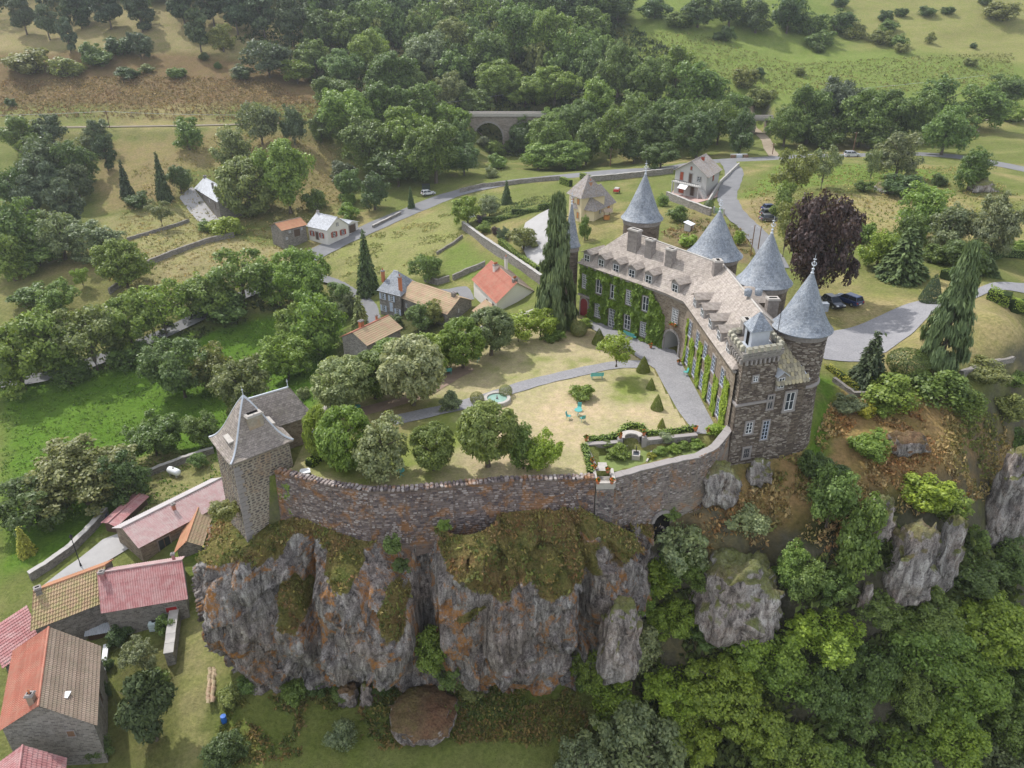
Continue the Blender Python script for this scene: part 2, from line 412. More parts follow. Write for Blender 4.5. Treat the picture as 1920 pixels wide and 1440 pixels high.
# land cover: what grows where (colour of the plants themselves)
C_DRY = np.array((0.32, 0.265, 0.135)); C_MEAD = np.array((0.115, 0.205, 0.028)); C_GRASS = np.array((0.185, 0.205, 0.07)); C_BROWN = np.array((0.20, 0.135, 0.075))
C_STRAW = np.array((0.37, 0.315, 0.175)); C_SOIL = np.array((0.20, 0.135, 0.09)); C_WOOD = np.array((0.07, 0.075, 0.03)); C_ROCK = np.array((0.17, 0.155, 0.14)); C_RUST = np.array((0.25, 0.15, 0.07))
def cover():
    x = GX.ravel(); y = GY.ravel(); z = GZ.ravel(); q = xyz(x, y)
    n1 = fbm(q / 30, 4)[:, None]; n2 = fbm(q / 7 + 3, 4)[:, None]; n3 = fbm(q / 2.2 + 8, 3)[:, None]
    c = C_GRASS * (1 - sstep(-.1, .5, n1 + .6 * n2)) + C_DRY * sstep(-.1, .5, n1 + .6 * n2)
    def paint(poly, colr, edge=4.0, amt=1.0, rag=3.0):
        nonlocal c
        s = sdist(poly, x, y)[:, None] + n2 * rag + n3 * rag * .4
        k = sstep(-edge / 2, edge / 2, s) * amt
        c = c * (1 - k) + np.asarray(colr) * k
    W = lambda *p: gpoly(p)
    paint(W((0,1100),(0,700),(300,640),(520,585),(660,580),(600,760),(480,900),(250,960)), C_MEAD, 5)
    paint(W((0,700),(0,520),(160,520),(520,490),(600,470),(520,515),(340,600),(90,695)), C_GRASS * .6 + C_DRY * .4, 6)
    paint(W((250,470),(400,440),(540,470),(600,475),(520,520),(300,560),(240,540)), C_STRAW * .95, 4)
    paint(W((180,410),(350,385),(400,440),(240,500),(180,480)), C_GRASS * .35 + C_STRAW * .65, 5)
    paint(W((170,270),(420,250),(620,270),(660,380),(560,400),(480,300),(350,320),(330,380),(190,400)), C_DRY * .75 + C_BROWN * .3, 6)
    paint([(-400,252),(-120,262),(-40,276),(-40,300),(-120,305),(-400,290)], C_BROWN, 8, .95)
    paint([(-400,290),(-120,305),(-40,300),(-40,345),(-120,350),(-400,340)], C_STRAW * .72 + C_BROWN * .3, 8, .9)
    paint([(-400,345),(-30,345),(40,330),(40,300),(-20,280),(30,284),(44,300),(62,420),(80,900),(-500,900)], C_WOOD, 10)
    paint([(42,282),(70,276),(320,275),(500,400),(500,800),(70,500)], C_GRASS * .85 + C_MEAD * .35, 10)
    paint([(140,330),(260,300),(500,420),(500,800),(160,500)], C_DRY * .6 + C_GRASS * .5, 20, .8, 12)
    paint(W((600,480),(700,440),(850,385),(860,450),(800,520),(640,520)), C_GRASS * .75 + C_STRAW * .4, 4)
    paint(W((830,520),(830,470),(870,450),(1010,520),(920,520)), C_GRASS * .8 + C_MEAD * .3, 3)
    paint(W((1390,370),(1460,310),(1700,310),(1800,330),(1700,350),(1500,350)), C_MEAD * .55 + C_GRASS * .6, 4)
    paint(W((1560,370),(1720,350),(1920,420),(1920,480),(1700,450),(1560,440)), C_DRY * .8 + C_STRAW * .3, 5)
    paint(W((1390,390),(1430,370),(1480,400),(1450,440),(1400,420)), C_SOIL * .5 + C_STRAW * .6, 2)
    paint(W((1560,520),(1700,490),(1780,520),(1920,590),(1920,670),(1700,700),(1600,700),(1570,560)), C_DRY * .8 + C_STRAW * .3, 3)
    paint(W((1600,500),(1750,490),(1750,560),(1600,550)), C_GRASS * .9 + C_DRY * .2, 3, .9)
    paint(W((1230,1060),(1260,900),(1380,860),(1500,845),(1540,790),(1600,720),(1740,760),(1860,780),(1930,900),(1800,960),(1640,960),(1540,1100),(1460,1000),(1350,990)), C_RUST * 1.05 + C_STRAW * .28, 3, 1, 4)
    paint(W((1515,840),(1535,700),(1560,720),(1560,870),(1530,900)), C_MEAD * 1.0, 1.5)
    paint(W((380,1440),(400,1320),(560,1300),(700,1290),(760,1290),(1080,1290),(1120,1440)), C_GRASS * .55 + C_MEAD * .3 + C_RUST * .12, 3)
    paint(W((330,1440),(345,1150),(380,1150),(400,1300),(400,1440)), C_STRAW * .6 + C_GRASS * .4, 1.5)
    paint(W((200,1240),(330,1200),(330,1440),(210,1440)), C_GRASS * .6 + C_SOIL * .25, 2)
    paint([(12,20),(14,50),(22,58),(34,66),(60,72),(120,86),(260,60),(200,-50),(0,-60)], C_WOOD * .7, 4)
    paint(W((210,890),(300,840),(430,860),(420,900),(330,960),(240,1000)), C_GRASS * .45 + C_STRAW * .5, 1.5)
    paint(W((640,620),(720,590),(850,600),(900,640),(700,760),(600,760)), C_WOOD * 1.4, 3)
    paint(W((1240,450),(1300,400),(1400,430),(1420,500),(1300,480)), C_SOIL * .7 + C_STRAW * .25, 2, .9)
    c = c * (1 + .22 * n3) * (1 + .15 * n2)
    return np.clip(c, .01, .9)
t = NT('ground_plants')
pc = t.n('VertexColor', _layer_name='Col').outputs['Color']; p = t.pos()
fine = t.noise(p, 2.2, 6, .7); mid = t.noise(p, 0.35, 5, .6); spk = t.noise(p, 9.0, 3, .7)
cc = t.mix(t.ramp(fine, (.3, .0), (.72, 1.0)), t.mix(1.0, pc, (.62, .66, .55), 'MULTIPLY'), t.mix(1.0, pc, (1.3, 1.24, 1.15), 'MULTIPLY'))
cc = t.mix(t.ramp(mid, (.42, 0.0), (.62, .55)), cc, t.mix(1.0, cc, (.80, .95, .62), 'MULTIPLY'))
cc = t.mix(t.ramp(spk, (.55, 0.0), (.75, .35)), cc, t.mix(1.0, cc, (.5, .52, .45), 'MULTIPLY'))
# bare rock where the ground is steep
nz = t.sep(t.nrm())[2]
rk = t.math('MULTIPLY', t.ramp(nz, (.52, 1.0), (.66, 0.0)), t.ramp(mid, (.35, .3), (.6, 1.0)))
cc = t.mix(rk, cc, t.mix(fine, (.07, .075, .05), (.19, .165, .12)))
t.bump(t.math('ADD', t.math('MULTIPLY', fine, 1.0), t.math('MULTIPLY', spk, .5)), .9, .35)
M_GROUND = t.done(cc, .95, .1)
idx = np.arange(NXG * NYG).reshape(NYG, NXG)
quads = np.stack([idx[:-1, :-1], idx[:-1, 1:], idx[1:, 1:], idx[1:, :-1]], -1).reshape(-1, 4)
terrain = link('terrain', np_mesh('terrain', np.stack([GX.ravel(), GY.ravel(), GZ.ravel()], 1), quads, M_GROUND, True, cover()))
tag(terrain, 'valley ground with meadows, fields and wooded hillsides', kind='structure')

# ------------------------------------------------------------------ draped strips and patches
def resample(pts, step):
    pts = [Vector((p[0], p[1], 0)) for p in pts]
    # catmull-rom
    out = []
    for i in range(len(pts) - 1):
        p0 = pts[max(i - 1, 0)]; p1 = pts[i]; p2 = pts[i + 1]; p3 = pts[min(i + 2, len(pts) - 1)]
        n = max(1, int((p2 - p1).length / step))
        for k in range(n):
            u = k / n
            out.append(0.5 * ((2 * p1) + (p2 - p0) * u + (2 * p0 - 5 * p1 + 4 * p2 - p3) * u * u + (3 * p1 - p0 - 3 * p2 + p3) * u ** 3))
    out.append(pts[-1]); return out
def strip(name, pts, width, mat, lift=0.06, step=1.2, nw=5, zz=None, label=None, kind='structure'):
    c = resample(pts, step); v = []; k = len(c)
    for i, p in enumerate(c):
        d = (c[min(i + 1, k - 1)] - c[max(i - 1, 0)]); d.normalize(); nrm = Vector((-d.y, d.x, 0))
        w = (width(i / (k - 1)) if callable(width) else width) + .35 * math.sin(i * .9) * math.sin(i * .37 + 1) * min(1, width / 5)
        zc = Z(p.x, p.y) if zz is None else zz
        for j in range(nw):
            q = p + nrm * w * (j / (nw - 1) - .5)
            zl = zz if zz is not None else (0.5 * zc + 0.5 * max(zc - .25, Z(q.x, q.y)))
            v.append((q.x, q.y, zl + lift))
    f = [(i * nw + j, i * nw + j + 1, (i + 1) * nw + j + 1, (i + 1) * nw + j) for i in range(k - 1) for j in range(nw - 1)]
    f = [tuple(reversed(q)) for q in f]
    o = link(name, np_mesh(name, v, f, mat, True)); return tag(o, label, kind=kind)
def patch(name, poly, mat, lift=0.05, step=0.8, z=None, label=None, edge_noise=0.0):
    """filled polygon draped on the ground"""
    poly = [tuple(p)[:2] for p in poly]
    bm = bmesh.new(); vs = [bm.verts.new((x, y, 0)) for x, y in poly]; bm.faces.new(vs)
    bmesh.ops.triangulate(bm, faces=bm.faces[:])
    for _ in range(7):
        es = [e for e in bm.edges if e.calc_length() > step * 2.0]
        if not es: break
        bmesh.ops.subdivide_edges(bm, edges=es, cuts=1)
        bmesh.ops.triangulate(bm, faces=bm.faces[:])
    bm.normal_update()
    for fc in bm.faces:
        if fc.normal.z < 0: fc.normal_flip()
    for v in bm.verts: v.co.z = (Z(v.co.x, v.co.y) if z is None else z) + lift
    me = bpy.data.meshes.new(name); bm.to_mesh(me); bm.free(); me.materials.append(mat)
    for p_ in me.polygons: p_.use_smooth = True
    return tag(link(name, me), label, kind='structure')
t = NT('asphalt'); p = t.pos()
M_ASPH = t.done(t.mix(t.ramp(t.noise(p, 3.5, 4, .7), (.45, 0.), (.7, .5)), t.mix(t.noise(p, 0.35, 6, .7), (.12, .122, .13), (.27, .268, .27)), (.17, .16, .14)), .9, .25)
t = NT('gravel'); p = t.pos(); a = t.noise(p, 0.45, 5, .6); b = t.noise(p, 14, 3, .7); vv = t.voro(p, 9)
t.bump(vv, .5, .03)
M_GRAVEL = t.done(t.mix(t.ramp(t.noise(p, 4.5, 5, .8), (.3, 0.), (.7, 1.)), t.mix(a, (.15, .148, .158), (.25, .242, .245)), t.mix(a, (.27, .265, .275), (.41, .40, .40))), .95, .15)
t = NT('concrete_yard'); p = t.pos()
M_YARD = t.done(t.mix(t.noise(p, 0.6, 6, .65), (.30, .29, .28), (.46, .445, .43)), .95, .15)
# ------------------------------------------------------------------ roads
strip('road', _RM, 6.4, M_ASPH, .10, 1.5, 7, label='grey tarmac valley road')
strip('side_road', [tuple(P(*q)) for q in ((1362,303,0),(1376,330,0),(1364,362,-.3),(1372,392,-.4),(1402,425,-.3),(1432,458,0),(1455,500,0))], 4.6, M_ASPH, .13, 1.2, 7, label='grey tarmac side road bending down past the parked cars')
# ------------------------------------------------------------------ building materials
def masonry(name, c1, c2, mortar, bw=0.5, bh=0.22, ms=0.02, bump=.6, stain=(.5, .45, .4), lichen=0.0, rough=.92):
    t = NT(name); uv = t.coord('UV'); p = t.pos()
    w = t.n('VectorMath', _operation='MULTIPLY_ADD'); nz = t.n('TexNoise', Scale=1.7, Detail=3); t.set(nz, 'Vector', uv)
    t.set(w, 'i0', nz.outputs['Color']); w.inputs[1].default_value = (.22, .16, 0); t.set(w, 'i2', uv)
    br = t.n('TexBrick', Scale=1.0); t.set(br, 'Vector', w.outputs[0])
    br.inputs['Color1'].default_value = (0, 0, 0, 1); br.inputs['Color2'].default_value = (1, 1, 1, 1); br.inputs['Mortar'].default_value = (.5, .5, .5, 1)
    br.inputs['Mortar Size'].default_value = ms; br.inputs['Mortar Smooth'].default_value = .4; br.inputs['Brick Width'].default_value = bw; br.inputs['Row Height'].default_value = bh
    br.offset = .5; br.squash = 1.3; br.squash_frequency = 3
    g = t.noise(p, 4.0, 5, .65); big = t.noise(p, .35, 4, .6)
    base = t.mix(br.outputs['Color'], c1, c2)
    base = t.mix(t.ramp(g, (.3, 0.), (.75, .8)), base, t.mix(1.0, base, (.55, .53, .5), 'MULTIPLY'))
    base = t.mix(br.outputs['Fac'], base, mortar)
    base = t.mix(t.ramp(big, (.45, 0.), (.7, .55)), base, t.mix(1.0, base, stain, 'MULTIPLY'))
    if lichen:
        l = t.math('MULTIPLY', t.ramp(t.noise(p, .55, 5, .7, .5), (.515, 0.), (.60, 1.)), lichen)
        base = t.mix(l, base, t.mix(g, (.30, .10, .015), (.42, .22, .06)))
    h = t.math('ADD', t.math('MULTIPLY', br.outputs['Fac'], -1.0), t.math('MULTIPLY', g, .6))
    t.bump(h, bump, .06)
    MAT[name] = t.done(base, rough, .15); return t.m
M_DARKST = masonry('dark_rubble', (.13, .105, .085), (.27, .225, .18), (.09, .075, .065), .62, .19, .022, .8, (.6, .52, .46))
M_WARMST = masonry('warm_rubble', (.20, .155, .115), (.36, .30, .23), (.30, .27, .23), .5, .2, .02, .6, (.7, .58, .48))
M_GREYST = masonry('grey_rubble', (.19, .175, .16), (.36, .335, .305), (.33, .31, .28), .42, .22, .022, .6, (.72, .66, .6))
M_MORTAR = masonry('pale_mortar', (.40, .36, .29), (.47, .43, .35), (.36, .32, .26), .5, .25, .02, .3, (.7, .62, .52), .25)
M_PARW = masonry('garden_wall_mortar', (.22, .195, .17), (.29, .26, .225), (.30, .27, .235), .5, .25, .02, .4, (.6, .5, .42), .3)
M_CURTAIN = masonry('curtain_rubble', (.14, .11, .10), (.27, .215, .19), (.22, .18, .16), .5, .2, .022, .8, (.66, .52, .5), .55)
M_ASHLAR = masonry('ashlar', (.27, .245, .23), (.36, .33, .305), (.22, .2, .19), .7, .35, .012, .25, (.75, .7, .66))
M_SURR = flat('window_surround_stone', (.30, .275, .26), .9, .15)
M_TRIM = flat('pale_coping_stone', (.43, .40, .36), .9, .15, var=.3)
M_WHITE = flat('white_paint', (.78, .79, .80), .5)
M_BLUESH = flat('pale_blue_shutter', (.50, .56, .66), .6)
M_DARKWOOD = flat('dark_wood', (.10, .065, .045), .7)
M_BROWNWOOD = flat('brown_wood', (.20, .12, .075), .8)
M_REDDOOR = flat('dark_red_door', (.19, .03, .035), .6)
M_ORANGESH = flat('orange_shutter', (.50, .22, .06), .6)
M_REDSH = flat('red_shutter', (.33, .07, .035), .6)
M_IRON = flat('dark_iron', (.04, .04, .045), .5, .4, .6)
M_ZINC = flat('zinc_sheet', (.48, .51, .55), .45, .5, .2)
M_TEAL = flat('teal_paint', (.10, .36, .33), .5)
M_TERRA = flat('terracotta', (.46, .17, .08), .85)
M_CREAM = flat('cream_render', (.62, .53, .34), .95, .1, var=.08, scale=.8)
M_OFFWHITE = flat('offwhite_render', (.68, .65, .60), .95, .1, var=.07, scale=.8)
M_GREYREND = flat('grey_render', (.46, .45, .43), .95, .1, var=.1, scale=.8)
M_CONC = flat('concrete', (.42, .40, .37), .95, .1, var=.25, scale=1.5)
t = NT('window_glass'); M_GLASS = t.done(t.mix(t.noise(t.pos(), .8, 2), (.02, .025, .03), (.06, .07, .085)), .08, .6)
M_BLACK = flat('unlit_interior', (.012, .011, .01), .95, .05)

def slate(name, c1, c2, rw=.22, rh=.16, dark=.55, bump=.6, rough=.75, lichen=None, spec=.3, lamt=.5):
    """small overlapping roof slabs"""
    t = NT(name); uv = t.coord('UV'); p = t.pos()
    br = t.n('TexBrick', Scale=1.0); t.set(br, 'Vector', uv)
    br.inputs['Color1'].default_value = (0, 0, 0, 1); br.inputs['Color2'].default_value = (1, 1, 1, 1); br.inputs['Mortar'].default_value = (0, 0, 0, 1)
    br.inputs['Mortar Size'].default_value = .012; br.inputs['Mortar Smooth'].default_value = .5; br.inputs['Brick Width'].default_value = rw; br.inputs['Row Height'].default_value = rh
    g = t.noise(p, 3.0, 5, .7); big = t.noise(p, .3, 4, .6); vv = t.ramp(t.sep(t.voro(uv, 1 / rw, out='Color'))[0], (0., .55), (1., 1.25))
    base = t.mix(t.math('MULTIPLY_ADD', br.outputs['Color'], .55, t.math('MULTIPLY', g, .5)), c1, c2)
    base = t.mix(.5, base, t.mix(1.0, base, vv, 'MULTIPLY'))
    base = t.mix(br.outputs['Fac'], base, t.mix(1.0, base, (dark,) * 3, 'MULTIPLY'))
    base = t.mix(t.ramp(big, (.4, 0.), (.7, .5)), base, t.mix(1.0, base, (.78, .76, .74), 'MULTIPLY'))
    if lichen: base = t.mix(t.math('MULTIPLY', t.ramp(t.noise(p, .8, 5, .75), (.5, 0.), (.65, 1.)), lamt), base, lichen)
    saw = t.math('FRACT', t.math('DIVIDE', t.sep(uv)[1], rh))
    t.bump(t.math('ADD', t.math('MULTIPLY', saw, -1.0), t.math('ADD', g, t.math('MULTIPLY', br.outputs['Color'], .6))), bump, .05)
    MAT[name] = t.done(base, rough, spec); return t.m
M_LAUZE = slate('stone_slab_roof', (.325, .28, .245), (.455, .40, .35), .34, .26, .7, .6, .9, (.42, .38, .30), .15, .3)
M_SLATE = slate('blue_slate', (.115, .14, .175), (.34, .37, .405), .30, .16, .55, .5, .55, (.38, .40, .42), .5, .5)
M_KEEPROOF = slate('mossy_slab_roof', (.22, .19, .165), (.41, .36, .32), .30, .22, .5, .8, .9, (.30, .27, .2), .15, .5)
M_PALESLATE = slate('pale_slate', (.42, .44, .47), (.60, .62, .65), .3, .2, .7, .3, .6, None, .4)
M_SCALE = slate('lichened_scale_slab', (.26, .24, .19), (.45, .41, .31), .40, .30, .35, .9, .9, (.40, .36, .17), .15, .6)
M_PAVROOF = slate('grey_brown_slab', (.28, .25, .235), (.46, .42, .39), .30, .2, .6, .6, .85, (.36, .25, .12), .2, .35)
def tilemat(name, c1, c2, moss=None, amt=.5, rough=.85):
    t = NT(name); p = t.pos(); g = t.noise(p, 2.5, 5, .7); big = t.noise(p, .45, 5, .65); isl = t.n('NewGeometry').outputs['Random Per Island']
    base = t.mix(t.math('MULTIPLY_ADD', isl, .5, t.math('MULTIPLY', g, .5)), c1, c2)
    base = t.mix(t.ramp(big, (.35, 0.), (.7, .45)), base, t.mix(1.0, base, (.66, .62, .6), 'MULTIPLY'))
    if moss: base = t.mix(t.math('MULTIPLY', t.ramp(t.noise(p, 1.1, 5, .75), (.42, 0.), (.62, 1.)), amt), base, moss)
    t.bump(g, .4, .02)
    MAT[name] = t.done(base, rough, .2); return t.m
M_T_RED = tilemat('red_tile', (.40, .14, .095), (.53, .22, .155), (.42, .28, .2), .4)
M_T_ORANGE = tilemat('orange_tile', (.42, .19, .11), (.56, .29, .18), (.40, .32, .16), .35)
M_T_BROWN = tilemat('brown_tile', (.27, .20, .15), (.42, .33, .26), (.24, .22, .15), .4)
M_T_MOSS = tilemat('mossy_tile', (.42, .28, .18), (.52, .38, .24), (.34, .33, .14), .8)
M_T_PINK = tilemat('pink_sheet', (.35, .15, .15), (.47, .225, .22), (.50, .36, .34), .5, .7)
M_T_PALEPINK = tilemat('faded_pink_sheet', (.44, .27, .26), (.55, .37, .36), (.55, .5, .47), .5, .7)
M_T_GREY = tilemat('grey_fibre_sheet', (.42, .40, .395), (.54, .52, .51), (.46, .36, .34), .4, .8)
M_T_OLD = tilemat('old_canal_tile', (.45, .30, .20), (.58, .42, .29), (.42, .38, .22), .7)

# ------------------------------------------------------------------ stones of rubble walls, one by one
def _stone_proto(k):
    r = random.Random(40 + k); n = 6; pts = []
    for i in range(n):
        a = 2 * math.pi * i / n + r.uniform(-.2, .2)
        # superellipse: boxy outline
        c, s_ = math.cos(a), math.sin(a); e = .55
        pts.append((math.copysign(abs(c) ** e, c) * .5 * r.uniform(.88, 1.0), math.copysign(abs(s_) ** e, s_) * .5 * r.uniform(.85, 1.0)))
    v = [(x, 0.0, z) for x, z in pts] + [(x * .82, -1.0, z * .80) for x, z in pts]
    f = [(i, (i + 1) % n, n + (i + 1) % n, n + i) for i in range(n)] + [tuple(range(n, 2 * n))]
    return v, f
_STP = [_stone_proto(k) for k in range(5)]
def stonemat(name, cols, lich=0.0):
    t = NT(name); g1 = t.n('NewGeometry').outputs['Random Per Island']; g2 = t.n('ObjectInfo').outputs['Random']; p = t.pos()
    r = t.math('FRACT', t.math('MULTIPLY_ADD', g2, 7.31, t.math('MULTIPLY', g1, 3.7)))
    base = t.ramp(r, *[(i / (len(cols) - 1), c) for i, c in enumerate(cols)])
    n = t.noise(p, 5, 5, .7)
    base = t.mix(t.ramp(n, (.3, 0.), (.75, .7)), base, t.mix(1.0, base, (.6, .58, .56), 'MULTIPLY'))
    if lich: base = t.mix(t.math('MULTIPLY', t.ramp(t.noise(p, .55, 5, .7, .5), (.515, 0.), (.60, 1.)), lich), base, t.mix(n, (.30, .10, .015), (.44, .22, .05)))
    t.bump(n, .5, .04); MAT[name] = t.done(base, .92, .15); return t.m
M_ST_KEEP = stonemat('keep_stone', [(.12, .105, .10), (.17, .145, .13), (.22, .175, .145), (.26, .22, .18)])
M_ST_TOWER = stonemat('tower_stone', [(.10, .08, .07), (.20, .165, .135), (.30, .26, .215), (.43, .39, .33)])
M_ST_CURT = stonemat('curtain_stone', [(.10, .085, .09), (.18, .15, .15), (.25, .205, .19), (.33, .28, .26), (.46, .42, .40)], .5)
M_ST_BASTION = stonemat('bastion_stone', [(.10, .09, .085), (.15, .13, .12), (.20, .17, .15)])
class Stones:
    """stones of one wall: the first MAXN that show largest become parts, the rest one joined part"""
    def __init__(s, mat): s.mat = mat; s.items = []
    def wall(s, p0, p1, z0, z1, cl, ch, gap=.05, proud=.05, skip=(), rnd=random.Random(5)):
        """p0,p1 plan ends (outside on the right hand side going p0->p1... normal given by -perp), z0/z1 callables of s"""
        p0 = Vector((p0[0], p0[1], 0)); p1 = Vector((p1[0], p1[1], 0)); L = (p1 - p0).length; d = (p1 - p0) / L; ang = math.atan2(d.y, d.x)
        fz0 = z0 if callable(z0) else (lambda q: z0); fz1 = z1 if callable(z1) else (lambda q: z1)
        zmin = min(fz0(0), fz0(L), fz0(L / 2)); zmax = max(fz1(0), fz1(L), fz1(L / 2)); z = zmin
        while z < zmax - ch * .5:
            h = ch * rnd.uniform(.8, 1.25); q = -rnd.uniform(0, cl)
            while q < L:
                l = cl * rnd.uniform(.55, 1.5); a, b = max(q, 0.02), min(q + l, L - .02); m = (a + b) / 2
                if b - a > cl * .3 and z + h * .5 > fz0(m) and z + h < fz1(m) + .05 and not any(k[0] - .05 < m + (b - a) * .45 and m - (b - a) * .45 < k[1] + .05 and k[2] - .03 < z + h and z < k[3] + .03 for k in skip):
                    c = p0 + d * m
                    s.items.append(((c.x, c.y, z + h / 2), ang, (b - a - gap, proud * rnd.uniform(.7, 1.4), h - gap * .8)))
                q += l
            z += h
        return s
    def ring(s, c, rf, z0, z1, cl, ch, a0, a1, gap=.05, proud=.05, rnd=random.Random(6)):
        z = z0
        while z < z1 - ch * .5:
            h = ch * rnd.uniform(.8, 1.25); r = rf(z + h / 2); a = a0 - rnd.uniform(0, cl) / r
            while a < a1:
                l = cl * rnd.uniform(.55, 1.4); m = a + l / r / 2
                s.items.append(((c[0] + r * math.cos(m), c[1] + r * math.sin(m), z + h / 2), m + math.pi / 2, (l - gap, proud * rnd.uniform(.7, 1.4), h - gap * .8)))
                a += l / r
            z += h
        return s
    def build(s, parent, maxn=300, seed=1):
        rnd = random.Random(seed)
        def vis(it):
            px = PX(it[0]); d = px[2]; f = max(0.15, -(-math.sin(it[1]) * -it[0][0] + 0) * 0 + 1)
            nrm = (math.sin(it[1]), -math.cos(it[1])); tocam = Vector((-it[0][0], -it[0][1])).normalized()
            return it[2][0] * it[2][2] * max(0.02, nrm[0] * tocam.x + nrm[1] * tocam.y) / d / d * (1 if 0 < px[0] < 1920 else .01)
        s.items.sort(key=vis, reverse=True)
        meshes = []
        for v, f in _STP:
            b = MB(); b.add(v, f); meshes.append(b.mesh('stone', s.mat))
        pinv = world_m(parent).inverted()
        for i, (c, a, d) in enumerate(s.items[:maxn]):
            o = bpy.data.objects.new('stone', meshes[i % 5]); COL.objects.link(o); o.parent = parent; o.matrix_parent_inverse = pinv
            o.location = c; o.rotation_euler = (0, rnd.uniform(-.05, .05), a); o.scale = d
        V = []; F = []; n = 0
        rest = s.items[maxn:]
        if rest:
            for i, (c, a, d) in enumerate(rest):
                v, f = _STP[i % 5]; ca, sa = math.cos(a), math.sin(a)
                for x, y, z in v:
                    x *= d[0]; y *= d[1]; z *= d[2]; V.append((c[0] + x * ca - y * sa, c[1] + x * sa + y * ca, c[2] + z))
                F += [tuple(j + n for j in q) for q in f]; n += len(v)
            me = bpy.data.meshes.new('stonework'); me.from_pydata(V, [], F); me.materials.append(s.mat)
            o = link('stonework', me, parent); o['kind'] = 'stuff'

# ------------------------------------------------------------------ sight line helper: where a surveyed pixel meets a vertical wall plane
def onwall(px, py, p0, p1):
    a = (px - 960) / FPX; b = (720 - py) / FPX
    d = Vector((a, CP + b * SP, -SP + b * CP)); u = Vector((p1[0] - p0[0], p1[1] - p0[1], 0)).normalized(); n = Vector((u.y, -u.x, 0))
    t_ = n.dot(Vector((p0[0], p0[1], 0))) / n.dot(d); q = d * t_
    return u.dot(q - Vector((p0[0], p0[1], 0))), q.z + CAM_H
def at(p0, p1, s, z, off=0.0):
    u = Vector((p1[0] - p0[0], p1[1] - p0[1], 0)).normalized(); n = Vector((u.y, -u.x, 0))
    q = Vector((p0[0], p0[1], 0)) + u * s + n * off; q.z = z; return q

# ------------------------------------------------------------------ windows, doors: window (surround) > pane, sash
_wc = {}
def _frame(w, h, t_, y0, y1):
    b = MB()
    b.box((-w / 2 - t_ / 2, (y0 + y1) / 2, 0), (t_, y1 - y0, h)); b.box((w / 2 + t_ / 2, (y0 + y1) / 2, 0), (t_, y1 - y0, h))
    b.box((0, (y0 + y1) / 2, h / 2 + t_ / 2), (w + 2 * t_, y1 - y0, t_)); b.box((0, (y0 + y1) / 2, -h / 2 - t_ / 2), (w + 2 * t_ + .1, y1 - y0 + .05, t_))
    return b
def window(parent, p0, p1, s, z, w=1.0, h=1.9, nx=2, ny=3, surr=None, sash=None, t_=.14, shutter=None, name='window', dark=None, bar=.06):
    """z = middle height; outward is to the right of p0->p1"""
    surr = surr or M_SURR; sash = sash or M_WHITE
    key = (round(w, 2), round(h, 2), nx, ny, surr.name, sash.name, t_, bar)
    if key not in _wc:
        fr = _frame(w, h, t_, -.10, .02).mesh('window', surr)
        pn = MB().quad((-w / 2, -.012, -h / 2), (w / 2, -.012, -h / 2), (w / 2, -.012, h / 2), (-w / 2, -.012, h / 2)).mesh('pane', dark or M_GLASS)
        sb = MB(); e = .055
        for x in (-w / 2 + e / 2, w / 2 - e / 2): sb.box((x, -.045, 0), (e, .04, h))
        for zz in (-h / 2 + e / 2, h / 2 - e / 2): sb.box((0, -.044, zz), (w - 2 * e, .04, e))
        for i in range(1, nx): sb.box((-w / 2 + w * i / nx, -.046, 0), (bar * 1.15 if nx == 2 or i * 2 == nx else bar * .7, .045, h - 2 * e))
        for j in range(1, ny): sb.box((0, -.042, -h / 2 + h * j / ny), (w - 2 * e, .03, bar * .7))
        _wc[key] = (fr, pn, sb.mesh('sash', sash))
    fr, pn, sb = _wc[key]
    q = at(p0, p1, s, z, .0); ang = math.atan2(p1[1] - p0[1], p1[0] - p0[0])
    o = bpy.data.objects.new(name, fr); COL.objects.link(o); o.parent = parent; o.matrix_parent_inverse = world_m(parent).inverted()
    o.location = q; o.rotation_euler = (0, 0, ang)
    link('pane', pn, o, False); link('sash', sb, o, False)
    if shutter:
        k2 = ('sh', round(w, 2), round(h, 2), shutter.name)
        if k2 not in _wc:
            b = MB(); b.box((0, -.12, 0), (w * .5, .05, h))
            for j in range(-3, 4): b.box((0, -.15, j * h / 7.5), (w * .42, .02, h / 16))
            _wc[k2] = b.mesh('shutter', shutter)
        for sx in (-1, 1):
            so = link('shutter', _wc[k2], o, False); so.location = (sx * (w * .75 + t_ * .3), 0, 0)
    return o
